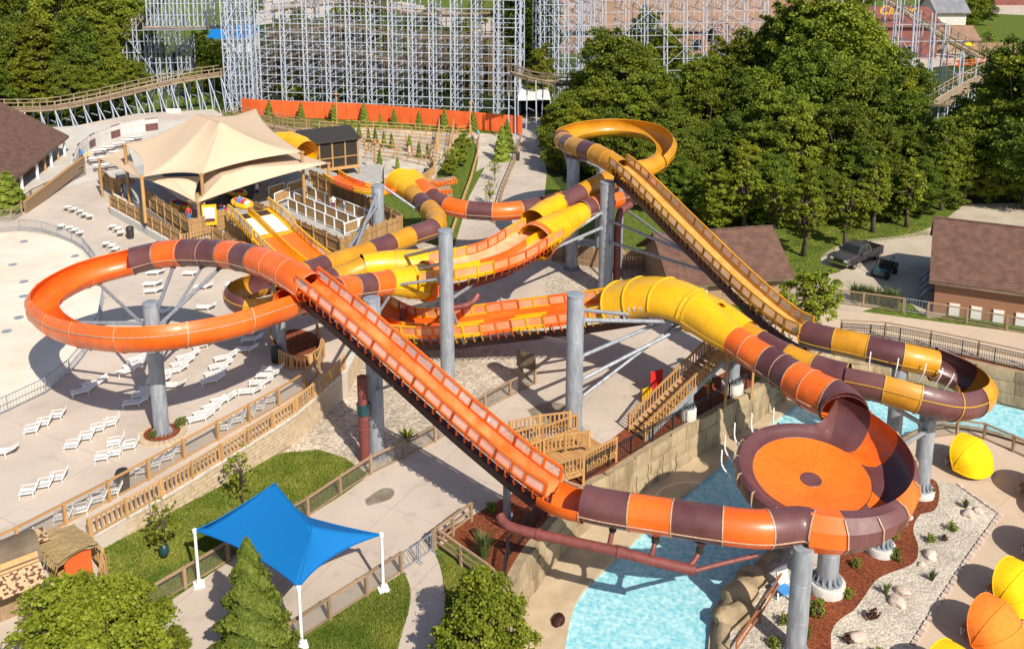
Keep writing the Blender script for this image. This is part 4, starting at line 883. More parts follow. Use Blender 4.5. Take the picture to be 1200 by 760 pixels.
# ---------------------------------------------------------------- wooden boarding platform and stairs
def stair(label, a, b2, w, z0, z1, group=None, landing=0):
    """stair climbing from a (z0) to b2 (z1), width w to its right"""
    a = V(a.x, a.y, z0); b2 = V(b2.x, b2.y, z1); t = thing('wooden_stairs', a, label, 'stairs', group)
    d = V(b2.x - a.x, b2.y - a.y, 0); Lh = d.length; d.normalize(); nn = V(d.y, -d.x, 0); n = max(3, round((z1 - z0) / .18)); rz = math.atan2(d.y, d.x)
    for i in range(n):
        p = a + d * (Lh * (i + .5) / n) + nn * w / 2; MB().box(p + V(0, 0, (z1 - z0) * (i + 1) / n - .03), (Lh / n + .03, w, .06), rz).build('tread', 'wood', t)
    for sgn in (0, 1):
        q = nn * (w * sgn); MB().bar(a + q + V(0, 0, .0), b2 + q + V(0, 0, -.05), .07, .3).build('stringer', 'steel', t)
        MB().bar(a + q + V(0, 0, 1.05), b2 + q + V(0, 0, 1.05), .14, .07).build('handrail', 'wood', t)
        MB().bar(a + q + V(0, 0, .2), b2 + q + V(0, 0, .2), .06, .08).build('bottom_rail', 'wood', t)
        sl = V(b2.x - a.x, b2.y - a.y, 0).length; k = int(sl / .24)
        for i in range(k + 1):
            p = a.lerp(b2, i / k) + q; me = unit_box('baluster_wood', (.07, .06, .9), 'wood'); piece('baluster', me, t, p + V(0, 0, .14), rz)
        for p in (a + q, b2 + q): MB().box(p + V(0, 0, .55), (.14, .14, 1.25), rz).build('newel', 'wood', t)
    return t
st0 = at(737, 505, 0); st1 = aty(828, 428, at(828, 470, 0).y + 1.5)
stair('long wooden staircase climbing from the mulch to the slide crossing', V(st0.x, st0.y, 0), V(st0.x + 5.6, st0.y + 3.9, 0), 1.4, .05, 3.4)
pt_ = V(st0.x + 5.6, st0.y + 3.9, 0)
def platform(poly, z, label, skip=(), rail_h=1.0, leg_z=0, name='wooden_platform'):
    P = [Vector((p.x, p.y, z)) for p in poly]; n = len(P); c = sum(P, V(0, 0, 0)) / n
    t = thing(name, (c.x, c.y, leg_z), label, 'platform')
    mb = MB(); mb.prism(P, z - .22, z - .05); mb.build('deck_frame', 'wood', t)
    d = (P[1] - P[0]).normalized(); nn = V(-d.y, d.x, 0); us = [(p - P[0]).dot(nn) for p in P]; vs_ = [(p - P[0]).dot(d) for p in P]
    k = max(2, int((max(us) - min(us)) / .2))
    for i in range(k):
        u = min(us) + (max(us) - min(us)) * (i + .5) / k
        MB().bar(P[0] + nn * u + d * (min(vs_) + .04) + V(0, 0, -.02), P[0] + nn * u + d * (max(vs_) - .04) + V(0, 0, -.02), (max(us) - min(us)) / k - .02, .05).build('deck_board', 'wood', t)
    for i in range(n):
        a, b2 = P[i], P[(i + 1) % n]
        MB().box((a.x, a.y, (z + rail_h + leg_z) / 2), (.14, .14, z + rail_h - leg_z + .1)).build('post', 'wood', t)
        if i in skip: continue
        MB().bar(a + V(0, 0, rail_h), b2 + V(0, 0, rail_h), .15, .07).build('handrail', 'wood', t); MB().bar(a + V(0, 0, .12), b2 + V(0, 0, .12), .06, .09).build('bottom_rail', 'wood', t)
        kk = max(2, int((b2 - a).length / .22)); rz = math.atan2(b2.y - a.y, b2.x - a.x); me = unit_box('baluster_wood', (.07, .06, .9), 'wood')
        for q in range(1, kk): piece('baluster', me, t, a.lerp(b2, q / kk) + V(0, 0, .08), rz)
    return t
d0 = V(5.6, 3.9, 0).normalized(); n0 = V(d0.y, -d0.x, 0)
platform([pt_ + d0 * .05, pt_ + n0 * 1.5 + d0 * .05, pt_ + n0 * 1.5 + d0 * 2.6, pt_ + d0 * 2.6], 3.4, 'small wooden landing at the top of the long staircase', skip=(0,))
# boarding platform next to the thick column: lower deck, short flight, upper deck
q0 = [at(x, y, .9) for x, y in [(588, 528), (640, 566), (684, 552), (632, 515)]]
platform(q0, .9, 'wooden boarding platform with slatted rails beside the thick column', skip=(2,))
q1 = [at(x, y, .55) for x, y in [(636, 518), (684, 551), (722, 531), (676, 503)]]
platform(q1, .55, 'lower wooden landing between boarding platform and black fence', skip=(0, 2))
fence(pz([(598, 512), (636, 503), (668, 500)], .9), 'slatted rail of the upper boarding ramp behind the platform', 'picket', 1.0, 1.6, 'wood')
fence(pz([(612, 541), (650, 528), (690, 523)], .95), 'slatted rail across the middle of the boarding platform', 'picket', 1.0, 1.6, 'wood')
# ---------------------------------------------------------------- tensioned shade sails
def sail(name, corners, ridge, label, fabric, dip=.12, curve=1.35, lip=.0, cols=None, group=None, base=None, poles=(), pole_m='white_paint', pr=.075, foot=True):
    """corners: world points in order; ridge: one or two high points; edges are pulled in like a tensioned sail."""
    cen = sum(corners, V(0, 0, 0)) / len(corners); t = thing(name, base or V(cen.x, cen.y, 0), label, 'shade sail', group)
    n = len(corners); E = []; per = 14
    for i in range(n):
        a, b2 = corners[i], corners[(i + 1) % n]; mid = (a + b2) / 2; inn = V(cen.x - mid.x, cen.y - mid.y, 0); inn = inn * dip * 2
        for k in range(per):
            f = k / per; E.append(a.lerp(b2, f) + inn * (f * (1 - f) * 2) + V(0, 0, .25 * f * (1 - f)))
    def near(p):
        if len(ridge) == 1: return ridge[0]
        a, b2 = ridge; d = b2 - a; f = max(0, min(1, V(p.x - a.x, p.y - a.y, 0).dot(V(d.x, d.y, 0)) / (d.x ** 2 + d.y ** 2))); return a.lerp(b2, f) - V(0, 0, .25 * f * (1 - f))
    rows = 9; mb = MB(); N = len(E); vs_ = []
    for j in range(rows + 1):
        f = j / rows
        for p in E:
            r_ = near(p); q = p.lerp(r_, f); q.z = p.z + (r_.z - p.z) * (f ** curve); vs_.append(q)
    fs = [(j * N + i, j * N + (i + 1) % N, (j + 1) * N + (i + 1) % N, (j + 1) * N + i) for j in range(rows) for i in range(N)]
    mb.add(vs_, fs); o = mb.build('canopy', fabric, t, smooth=True)
    me = o.data; bm = bmesh.new(); bm.from_mesh(me); bmesh.ops.remove_doubles(bm, verts=bm.verts, dist=.001); bm.to_mesh(me); bm.free()
    hm = MB()
    for i in range(N): hm.bar(E[i], E[(i + 1) % N], .05, .05)
    hm.build('edge_hem', fabric, t)
    sm = MB()
    for i in range(n):
        ii = i * per; sm.tube([vs_[j * N + ii] + V(0, 0, .012) for j in range(rows + 1)], .03, 5)
    if len(ridge) > 1: sm.tube([ridge[0].lerp(ridge[1], k / 8) - V(0, 0, .25 * (k / 8) * (1 - k / 8) - .012) for k in range(9)], .03, 5)
    sm.build('seam', fabric, t)
    for top, foot_ in poles:
        pm = MB(); pm.cyl(foot_, top, pr, n=14); pm.cyl(top - V(0, 0, .1), top + V(0, 0, .05), pr * 1.5, n=12); p_ = pm.build('pole', pole_m, t, smooth='auto')
        if foot:
            b0 = MB(); b0.box(Vector(foot_) + V(0, 0, .05), (.5, .5, .1), .4); b0.cyl(Vector(foot_) + V(0, 0, .1), Vector(foot_) + V(0, 0, .3), pr * 1.5, n=12); b0.build('pole_foot', pole_m, t)
    return t
bl, bf, brr = at(228, 621, 2.95), at(350, 688, 2.95), at(447, 626, 2.95); bb = at(322, 592, 3.1)
def ft(p, z=0): return V(p.x, p.y, z)
sail('shade_sail', [bl, bf, brr, bb], [at(322, 566, 4.75), at(366, 617, 4.3)], 'bright blue shade sail on four white poles', 'blue_fabric', .15, 1.25, poles=[(p, ft(p)) for p in (bl, bf, brr, bb)])
SZ = 3.2
tl, tf, tr_, tb = at(146, 169, 8.6), at(236, 204, 8.0), at(354, 178, 8.4), at(300, 128, 8.4)
sail('shade_canopy', [at(168, 207, 7.6), tf, tr_, tb, tl], [at(231, 134, 12.0), at(258, 143, 12.0)], 'tall tan canopy with two peaks over the boarding station', 'tan_fabric', .10, 1.5, base=V(-25, 88, SZ), poles=[(at(166, 207, 7.6), ft(at(166, 207, 7.6), SZ)), (tf, ft(tf, SZ)), (tr_, ft(tr_, SZ)), (tl, ft(tl, PL))], pole_m='wood', pr=.16, foot=False)
lz = 6.2
l1, l2, l3, l4 = at(232, 237, 5.6), at(385, 191, 7.2), at(330, 168, 7.0), at(225, 195, 7.4)
sail('shade_canopy', [l1, l2, l3, l4], [at(290, 196, 7.6), at(262, 205, 7.5)], 'lower tan canopy spread towards the queue beside the peaked canopy', 'tan_fabric', .12, 1.0, base=V(-20, 84, SZ), poles=[(l1, ft(l1, SZ)), (l2, ft(l2, SZ))], pole_m='wood', pr=.15, foot=False)
m1, m2_, m3 = at(116, 186, 6.0), at(165, 210, 6.4), at(228, 236, 5.5)
sail('shade_canopy', [m1, m2_, at(150, 172, 7.2)], [at(146, 186, 6.6)], 'small tan canopy over the exit ramp of the station', 'tan_fabric', .1, 1.0, base=V(-36, 90, SZ), poles=[(m1, ft(m1, PL))], pole_m='wood', pr=.12, foot=False)
sail('shade_canopy', [at(169, 209, 7.0), m3, at(236, 207, 7.2)], [at(205, 213, 6.9)], 'narrow tan canopy between the two station poles', 'tan_fabric', .12, 1.0, base=V(-28, 82, SZ), poles=[], pole_m='wood', foot=False)
# ---------------------------------------------------------------- sun chairs
def make_lounger(name, label, group, flat=False):
    t = thing(name, (0, 0, 0), label, 'lounge chair', group, world=False)
    w_ = .66; L_ = 1.25 if flat else .95; a = .35
    mb = MB()
    for k in range(9 if flat else 6):
        n_ = 9 if flat else 6; mb.box((-L_ / 2 + L_ * (k + .5) / n_, 0, .36), (L_ / n_ * .8, w_ - .06, .03))
    for sg in (-1, 1): mb.bar((-L_ / 2 - .02, sg * w_ / 2, .36), (L_ / 2 + .02, sg * w_ / 2, .36), .05, .06)
    mb.build('seat', 'white_plastic', t)
    mb = MB(); b0 = V(L_ / 2, 0, .38); ang = R(28 if flat else 62); d = V(math.cos(ang), 0, math.sin(ang)); Lb = .72
    for k in range(6): p = b0 + d * (Lb * (k + .5) / 6); mb.bar(p - V(0, w_ / 2 - .03, 0), p + V(0, w_ / 2 - .03, 0), .03, Lb / 6 * .8, up=d)
    for sg in (-1, 1): mb.bar(b0 + V(0, sg * w_ / 2, 0), b0 + V(0, sg * w_ / 2, 0) + d * Lb, .05, .05)
    mb.bar(b0 + d * Lb - V(0, w_ / 2, 0), b0 + d * Lb + V(0, w_ / 2, 0), .05, .06); mb.build('backrest', 'white_plastic', t)
    for sx in (-1, 1):
        for sy in (-1, 1):
            MB().bar((sx * L_ * .42, sy * w_ / 2, .36), (sx * (L_ * .42 + .06), sy * w_ / 2, 0), .045, .045).build('leg', 'white_plastic', t)
    if not flat:
        for sy in (-1, 1):
            mb = MB(); mb.tube([(-L_ * .4, sy * w_ / 2, .36), (-L_ * .4, sy * (w_ / 2 + .02), .60), (L_ * .35, sy * (w_ / 2 + .02), .64), (L_ * .56, sy * w_ / 2, .60)], .025, 6); mb.build('armrest', 'white_plastic', t)
    return t
GA = 'white sun chairs on the plaza'
prA = make_lounger('sun_chair', 'x', GA); prF = make_lounger('sun_lounger', 'x', GA, True)
usedA = []
def chairs(pr, pts, ang, label, jitter=.15):
    for x, y in pts:
        p = at(x, y, PL) + V(rnd.uniform(-.12, .12), rnd.uniform(-.12, .12), 0); c = dup(pr, (p.x, p.y, PL + .006), R(ang) + rnd.uniform(-jitter, jitter), .74 if pr is prA else .8, label, GA)
chairs(prA, [(38, 507), (52, 500), (68, 491)], 20, 'white low sun chair in the trio nearest the loose lounger beside the pool rim')
chairs(prA, [(85, 525), (100, 517), (115, 507), (128, 500)], 20, 'white low sun chair in the row of four left of the round planter')
chairs(prA, [(121, 541), (136, 534), (150, 526), (133, 523)], 20, 'white low sun chair in the cluster close to the wire fence and dark bin')
chairs(prA, [(36, 579), (50, 572), (66, 564)], 20, 'white low sun chair in the trio beside the lower plaza fence')
chairs(prA, [(165, 556), (178, 549), (193, 540), (207, 532)], 25, 'white low sun chair lined up behind the wire fence below the planter')
chairs(prA, [(262, 505), (275, 497), (288, 489), (300, 482), (313, 474)], 25, 'white low sun chair lined up behind the wire fence near the slide crossing')
chairs(prA, [(130, 580), (110, 592), (95, 602), (75, 610), (28, 640)], 25, 'white low sun chair lined up behind the wire fence near the thatched kiosk')
chairs(prF, [(96, 462), (106, 453)], 35, 'white sun lounger of the pair in the ring shadow beside the pool barrier')
chairs(prF, [(146, 440), (153, 432), (160, 425)], 35, 'white sun lounger of the trio inside the ring shadow')
chairs(prF, [(204, 438), (211, 430), (218, 421)], 35, 'white sun lounger of the trio right of the ring column')
chairs(prF, [(155, 476), (164, 467), (173, 459), (180, 451), (200, 455)], 5, 'white sun lounger in the row behind the ring column')
chairs(prF, [(245, 449), (251, 441), (257, 432), (262, 423)], 35, 'white sun lounger in the row of four beside the wide lounger bank')
chairs(prF, [(229, 495), (239, 488), (249, 481), (258, 473)], 35, 'white sun lounger in the row of four behind the planter')
chairs(prF, [(236, 408), (231, 401), (239, 396)], 35, 'white sun lounger close under the ring front')
chairs(prF, [(286, 412), (289, 402), (291, 392), (293, 383)], 5, 'white sun lounger in the shaded bank under the slide crossing')
chairs(prF, [(290, 462), (299, 453), (308, 444), (315, 436)], 5, 'white sun lounger in the sunlit bank beside the curved planter fence')
chairs(prF, [(2, 533)], 10, 'white sun lounger standing alone near the pool rim')
chairs(prF, [(71, 268), (80, 270), (88, 272), (96, 275)], -75, 'white sun lounger in the row of four beside the curved pool barrier')
chairs(prF, [(78, 246), (86, 248), (93, 251), (99, 254), (105, 256)], -75, 'white sun lounger in the row below the snack building ramp')
chairs(prF, [(131, 268), (137, 271), (143, 275)], -75, 'white sun lounger of the trio left of the black bin by the plank fence')
chairs(prF, [(124, 288), (130, 291), (136, 294)], -75, 'white sun lounger of the trio behind the ring near the station wall')
chairs(prF, [(174, 336), (175, 344), (185, 368)], 5, 'white sun lounger seen through the ring beside its column')
chairs(prF, [(180, 322), (222, 323), (234, 339), (237, 364), (271, 336)], 5, 'white sun lounger inside the ring towards the station')
for o in (prA, prF):
    for ch in list(o.children): bpy.data.objects.remove(ch)
    bpy.data.objects.remove(o)
# bins
def bin_(x, y, z, label, m='black_plastic', s=1.0):
    p = at(x, y, z); t = thing('litter_bin', p, label, 'litter bin', 'dark litter bins')
    mb = MB(); mb.lathe([(.30 * s, .02), (.33 * s, .3 * s), (.34 * s, .85 * s), (.33 * s, .88 * s)], p, 14); mb.build('body', m, t, smooth='auto'); mb = MB(); mb.lathe([(.37 * s, .88 * s), (.37 * s, .95 * s), (.28 * s, 1.12 * s), (.12 * s, 1.17 * s)], p, 14); mb.build('lid', m, t, smooth='auto')
bin_(153, 279, PL, 'square dark bin by the plank fence of the station'); bin_(324, 424, PL, 'round black bin beside the planter fence under the crossing'); bin_(145, 573, PL, 'black bin behind the wire fence among the chairs'); bin_(606, 188, 0, 'black bin on the side walk near the trees'); bin_(500, 208, 0, 'dark bin by the rail of the round queue terrace')
# round planter at the ring column
pc = at(190, 508, PL); t = thing('planter', pc, 'round planter with tan curb and red mulch at the ring column', 'planter')
mb = MB(); NN = 28
for k in range(NN):
    a0, a1 = k * 2 * math.pi / NN + .01, (k + 1) * 2 * math.pi / NN - .01; m_ = MB()
    vv = [pc + V(r_ * math.cos(a), r_ * math.sin(a), z) for z in (.003, .13) for a in (a0, a1) for r_ in (1.02, 1.36)]
    m_.add(vv, [(4, 6, 7, 5), (1, 5, 7, 3), (0, 2, 6, 4), (0, 4, 5, 1), (2, 3, 7, 6)]); m_.build('curb_stone', 'stone_block', t)
mb = MB(); mb.lathe([(1.02, .004), (1.02, .07), (.6, .10), (.02, .12)], pc, 24); mb.build('mulch_fill', 'mulch', t)
# curved planter with wooden fence under the slide crossing
fence(pz(smoothpx([(318, 400), (321, 418), (333, 430), (352, 434), (372, 428), (378, 412), (372, 395)], 5), PL), 'round wooden fence enclosing the planter under the slide crossing', 'picket', 1.0, 1.3, 'wood_tan')
sheet('mulch_circle', smoothpx([(318, 400), (321, 416), (333, 428), (352, 432), (372, 426), (377, 412), (370, 392), (340, 386)], 5, True), PL, 'mulch', .012)
# ---------------------------------------------------------------- clamshell cabanas
def cabana(x, y, col, label, rz):
    p = at(x, y, DK); t = thing('cabana', p, label, 'cabana', 'clamshell cabanas on the deck'); M3 = Matrix.Rotation(rz, 3, 'Z')
    nseg, nr = 7, 9; mb = MB(); vs_ = []
    for j in range(nr + 1):                 # ribs fan out about the side hinges, each rib a flattened arch
        a = R(-6 + 118 * j / nr)
        for i in range(nseg * 2 + 1):
            u = math.pi * i / (nseg * 2); rr = 1.42 + (.02 if j % 3 else .06); lx = -math.cos(u) * 1.45; h = math.sin(u) ** .6 * rr * 1.1
            q = V(math.cos(a) * h * .95, lx, math.sin(a) * h + .45 - .05); q.z = max(q.z, .12); vs_.append(p + M3 @ q)
    K = nseg * 2 + 1
    mb.add(vs_, [(j * K + i, (j + 1) * K + i, (j + 1) * K + i + 1, j * K + i + 1) for j in range(nr) for i in range(K - 1)]); mb.build('canopy', col, t, smooth='auto')
    for j in (0, 3, 6, 9):
        rb_ = MB(); rb_.tube([Vector(vs_[j * K + i]) * 1.0 + (Vector(vs_[j * K + i]) - p - V(0, 0, .5)).normalized() * .015 for i in range(K)], .022, 5); rb_.build('rib', col, t)
    for sy in (-.38, .38):
        s_ = MB(); s_.box(p + M3 @ V(-.15, sy, .42), (1.5, .62, .06), rz); s_.box(p + M3 @ V(.72, sy, .72), (.08, .62, .62), rz, ry=.4); st_ = s_.build('lounge_seat', 'pot', t)
        for sx in (-.85, .55): lg = MB(); lg.tube([p + M3 @ V(sx, sy - .3, .42), p + M3 @ V(sx, sy - .3, .03), p + M3 @ V(sx, sy + .3, .03), p + M3 @ V(sx, sy + .3, .42)], .025, 6); lg.build('leg', 'white_paint', t)
for x, y, c, lb in [(1130, 547, 'yellow_fabric', 'yellow clamshell cabana beside the river fence'), (1217, 580, 'orange_fabric', 'orange clamshell cabana next to the river fence cabana'), (1224, 652, 'orange_fabric', 'orange clamshell cabana with its shadow on open deck above a yellow one'), (1183, 702, 'yellow_fabric', 'yellow clamshell cabana between two orange ones by the gravel bed'), (1155, 748, 'orange_fabric', 'orange clamshell cabana beside the corner of the gravel bed'), (1106, 806, 'yellow_fabric', 'yellow clamshell cabana past the orange one at the gravel bed'), (1250, 610, 'yellow_fabric', 'yellow clamshell cabana behind the orange ones')]:
    cabana(x, y, c, lb, R(-52))
# edging stones between gravel bed and deck
ed = thing('gravel_edging', at(1122, 567, DK), 'row of pale edging stones between gravel bed and cabana deck', 'edging')
line = [at(x, y, DK) for x, y in [(1122, 567), (1172, 603), (1130, 662), (1095, 716), (1062, 770)]]; T = poly_len(line); k = int(T / .42)
for i in range(k):
    p, d = along(line, (i + .5) * T / k); MB().box(p + V(rnd.uniform(-.02, .02), 0, .05), (.36 * rnd.uniform(.8, 1.05), .2, .11), math.atan2(d.y, d.x) + rnd.uniform(-.08, .08)).build('edging_stone', 'pale_stone', ed)
# boulders
def rock(p, r, seed, m='pale_stone'):
    bm = bmesh.new(); bmesh.ops.create_icosphere(bm, subdivisions=3, radius=r)
    for v in bm.verts:
        f = 1 + .35 * noise.noise(v.co * (1.1 / r) + V(seed, seed, 0)) + .10 * noise.noise(v.co * (3.5 / r) + V(0, seed, 3)); v.co = V(v.co.x * f * 1.15, v.co.y * f * .9, v.co.z * f * .72)
    me = bpy.data.meshes.new('boulder'); bm.to_mesh(me); bm.free(); me.materials.append(M[m]); me.polygons.foreach_set('use_smooth', [True] * len(me.polygons)); me.set_sharp_from_angle(angle=R(35)); o = bpy.data.objects.new('boulder', me); C.objects.link(o); o.location = p + V(0, 0, r * .3); o.rotation_euler = (0, 0, seed); return o
for i, (x, y, r_, lb) in enumerate([(1061, 606, .5, 'pale pink boulder at the mulch edge below the bowl'), (1135, 603, .46, 'pale boulder near the gravel corner beside a tuft'), (1146, 599, .34, 'small pale boulder at the gravel corner'), (1089, 651, .5, 'pinkish boulder in the middle of the gravel bed'), (1052, 707, .55, 'broad pink boulder beside a grass tuft in gravel'), (1057, 694, .45, 'rear pink boulder of the pair in gravel'), (1004, 748, .52, 'pale boulder beside a reddish shrub in gravel'), (1080, 662, .25, 'small flat stone in the gravel bed')]):
    tag(rock(at(x, y, DK), r_ * .72, i * 3.7), lb, 'boulder', 'boulders in the gravel bed')
for i, (x, y, r_, lb) in enumerate([(868, 702, 1.0, 'broad tan bank boulder at the river bend'), (858, 728, .9, 'low tan bank boulder near the rusty rail'), (882, 684, .8, 'tan bank boulder under the bowl exit tube')]):
    tag(rock(at(x, y, -2.3), r_, 20 + i * 2.3, 'rock_tan'), lb, 'boulder', 'boulders on the river bank')
tag(rock(at(655, 728, -2.4), .35, 4.4, 'leaf_red'), 'dark planted mound on the river ledge', 'shrub')
# ---------------------------------------------------------------- trees and plants
import numpy as np
def leaf_mesh(name, centers, normals, size, seed, mat_, tint, aspect=1.5, fold=.25):
    """many small leaf faces: one kite of two triangles for each leaf."""
    g = np.random.default_rng(seed); n = len(centers); c = np.asarray(centers, float); nr = np.asarray(normals, float)
    nr = nr / (np.linalg.norm(nr, axis=1, keepdims=True) + 1e-9); r = g.normal(size=(n, 3)); t = np.cross(nr, r); t /= (np.linalg.norm(t, axis=1, keepdims=True) + 1e-9); b = np.cross(nr, t)
    s = size * g.uniform(.6, 1.3, (n, 1)) if np.isscalar(size) else np.asarray(size)[:, None] * g.uniform(.7, 1.25, (n, 1))
    v = np.empty((n, 4, 3)); v[:, 0] = c - t * s * aspect * .5; v[:, 1] = c + b * s * .5 - nr * s * fold * .3 + t * s * .1; v[:, 2] = c + t * s * aspect * .5 - nr * s * fold * .5; v[:, 3] = c - b * s * .5 - nr * s * fold * .3 + t * s * .1
    me = bpy.data.meshes.new(name); me.vertices.add(n * 4); me.vertices.foreach_set('co', v.reshape(-1)); me.loops.add(n * 4); me.loops.foreach_set('vertex_index', np.arange(n * 4))
    me.polygons.add(n); me.polygons.foreach_set('loop_start', np.arange(n) * 4); me.polygons.foreach_set('loop_total', np.full(n, 4)); me.update(calc_edges=True)
    a = me.attributes.new('tint', 'FLOAT', 'FACE'); a.data.foreach_set('value', np.clip(tint, 0, 1)); me.materials.append(M[mat_]); return me
def broadleaf(seed, h, r, n, size, mat_, base=.28, lobes=26, gap=.0, squash=1.0):
    """crown of leaf clumps on lobes spread through an uneven volume, trunk with limbs."""
    g = np.random.default_rng(seed); cz = h * (base + (1 - base) / 2); rz = h * (1 - base) / 2
    ncl = lobes * 7; cd = g.normal(size=(ncl, 3)); cd /= np.linalg.norm(cd, axis=1, keepdims=True); ph = g.uniform(0, 6.28, 6)
    bump = 1 + .20 * np.sin(cd[:, 0] * 3.1 + ph[0]) * np.sin(cd[:, 1] * 2.7 + ph[1]) + .16 * np.sin(cd[:, 2] * 4.3 + ph[2] + cd[:, 0] * 2.2) + .10 * np.sin(cd[:, 1] * 7 + ph[3])
    rad = bump * (.42 + .60 * g.uniform(0, 1, ncl) ** .55); zz = cd[:, 2] * rad; taper = 1 - .42 * np.clip(zz, 0, 1) - .22 * np.clip(-zz - .3, 0, 1)
    cc = np.stack([cd[:, 0] * rad * r * taper, cd[:, 1] * rad * r * taper, cz + zz * rz], 1); cr_ = r * g.uniform(.055, .15, ncl); ct = g.uniform(0, 1, ncl)
    wt = cr_ ** 2; k = g.choice(ncl, n, p=wt / wt.sum()); off_ = g.normal(0, .52, (n, 3)) * cr_[k, None] * np.array([1.15, 1.15, .62])
    c = cc[k] + off_; c[:, 2] -= .25 * np.linalg.norm(off_[:, :2], axis=1); outw = (c - np.array([0, 0, cz])) / np.array([r, r, rz])
    nr = outw * .45 + g.normal(size=(n, 3)) * .75 + np.array([0, 0, .5]); tint = .45 * ct[k] + .55 * g.uniform(0, 1, n) ** 1.5
    crown = leaf_mesh('crown', c, nr, size, seed + 1, mat_, tint)
    mb = MB(); tr = (h * .017 + .05) * (.4 if h == 3.2 else 1); gg = random.Random(seed); zt = h * .72
    mb.tube([(0, 0, -.1), (gg.uniform(-.1, .1), gg.uniform(-.1, .1), h * .2), (gg.uniform(-.2, .2), gg.uniform(-.2, .2), h * .45), (0, 0, zt)], [tr * 1.5, tr, tr * .75, tr * .3], 8)
    for i in range(0, ncl, max(1, ncl // 26)): e = V(*cc[i]); s0 = V(0, 0, h * gg.uniform(base * .8, .6)); mb.tube([s0, s0.lerp(e, .5) + V(0, 0, .1), e], [tr * .42, tr * .3, tr * .08], 5)
    return crown, mb
    L = []
    while len(L) < lobes:
        p = g.uniform(-1, 1, 3); d = np.linalg.norm(p)
        if d > 1 or d < .25: continue
        prof = 1.0 - .35 * max(0, p[2]) - .25 * max(0, -p[2] - .3); q = g.uniform(.62, 1.0); L.append((p[0] * r * q * prof, p[1] * r * q * prof, cz + p[2] * rz * .88, r * g.uniform(.17, .40) * (1.1 - .25 * abs(p[2]))))
    L = np.array(L); w = L[:, 3] ** 2; k = g.choice(lobes, n, p=w / w.sum()); dirs = g.normal(size=(n, 3)); dirs /= np.linalg.norm(dirs, axis=1, keepdims=True)
    dirs[:, 2] = np.where(dirs[:, 2] < -.35, -dirs[:, 2], dirs[:, 2]); rad = L[k, 3] * (g.uniform(.45, 1.0, n) ** .5 + g.normal(0, .07, n))
    c = L[k, :3] + dirs * rad[:, None] * np.array([1, 1, .8]); cl = g.normal(size=(n, 3))
    nr = dirs * .6 + cl * .8 + np.array([0, 0, .3]); lobet = g.uniform(0, 1, lobes); tint = .38 * lobet[k] + .62 * g.uniform(0, 1, n) ** 1.6
    crown = leaf_mesh('crown', c, nr, size, seed + 1, mat_, tint)
    mb = MB(); tr = (h * .017 + .05) * (.4 if h == 3.2 else 1); gg = random.Random(seed); zt = h * .72
    mb.tube([(0, 0, -.1), (gg.uniform(-.1, .1), gg.uniform(-.1, .1), h * .2), (gg.uniform(-.2, .2), gg.uniform(-.2, .2), h * .45), (0, 0, zt)], [tr * 1.5, tr, tr * .75, tr * .3], 8)
    for i in range(0, lobes, max(1, lobes // 9)): e = V(*L[i, :3]); s0 = V(0, 0, h * gg.uniform(base * .8, .55)); mb.tube([s0, s0.lerp(e, .5) + V(0, 0, -.2), e], [tr * .5, tr * .35, tr * .12], 6)
    return crown, mb
def conifer(seed, h, r, n, size, mat_, drop=.25, spiky=.35):
    g = np.random.default_rng(seed); z = h * (1 - g.uniform(0, 1, n) ** .62); z = np.clip(z, h * .03, h); f = 1 - z / h; a = g.uniform(0, 2 * np.pi, n)
    layer = .80 + .20 * np.sin(z / h * 34 + 3 * np.sin(a * 2)) + spiky * .25 * np.sin(a * 7 + z * 5); rr = r * (f ** .8) * layer * g.uniform(.4, 1.12, n) ** .45
    c = np.stack([rr * np.cos(a), rr * np.sin(a), z - drop * rr * .3], 1); nr = np.stack([np.cos(a), np.sin(a), np.full(n, .8)], 1) + g.normal(0, .5, (n, 3))
    crown = leaf_mesh('crown', c, nr, size, seed + 1, mat_, .7 * g.uniform(0, 1, n) + .3 * (layer > .85), 2.0); mb = MB(); mb.cyl((0, 0, -.1), (0, 0, h * .9), h * .018 + .03, .02, 8); return crown, mb
PROTO = {}
def proto(key, made):
    crown, mb = made; t = MB(); me = bpy.data.meshes.new('trunk'); me.from_pydata(mb.v, [], mb.f); me.materials.append(M['bark']); me.polygons.foreach_set('use_smooth', [True] * len(me.polygons)); PROTO[key] = (crown, me)
def tree(key, p, label, group=None, sc_=1.0, rz=None, name='tree', cat='tree', sxy=None):
    e = thing(name, p, label, cat, group, world=False); s_ = (sc_ * (sxy or 1), sc_ * (sxy or 1), sc_); e.scale = s_; e.rotation_euler = (0, 0, rnd.uniform(0, 6.28) if rz is None else rz)
    for nm, me in (('crown', PROTO[key][0]), ('trunk', PROTO[key][1])):
        o = bpy.data.objects.new(nm, me); C.objects.link(o); o.parent = e
    return e
H0 = 14.0
for i, (mt, rr, nl) in enumerate([('leaf_mid', 4.8, 60), ('leaf_dark', 5.2, 64), ('leaf_light', 4.2, 50), ('leaf_dark', 4.4, 46), ('leaf_yellow', 4.1, 40), ('leaf_mid', 4.0, 40)]): proto(f'f{i}', broadleaf(30 + i * 7, H0, rr, 34000, .215, mt, .10, nl))
proto('near_broad', broadleaf(5, 6.6, 3.3, 34000, .15, 'leaf_light', .10, 60)); proto('near_shrub', broadleaf(9, 4.4, 2.05, 22000, .105, 'leaf_light', .04, 38)); proto('near_conifer', conifer(3, 7.0, 2.15, 34000, .11, 'leaf_conifer'))
proto('arbor', conifer(8, 3.0, .85, 2600, .16, 'leaf_conifer', spiky=.1)); proto('pencil', conifer(11, 2.0, .42, 900, .14, 'leaf_conifer', spiky=.1))
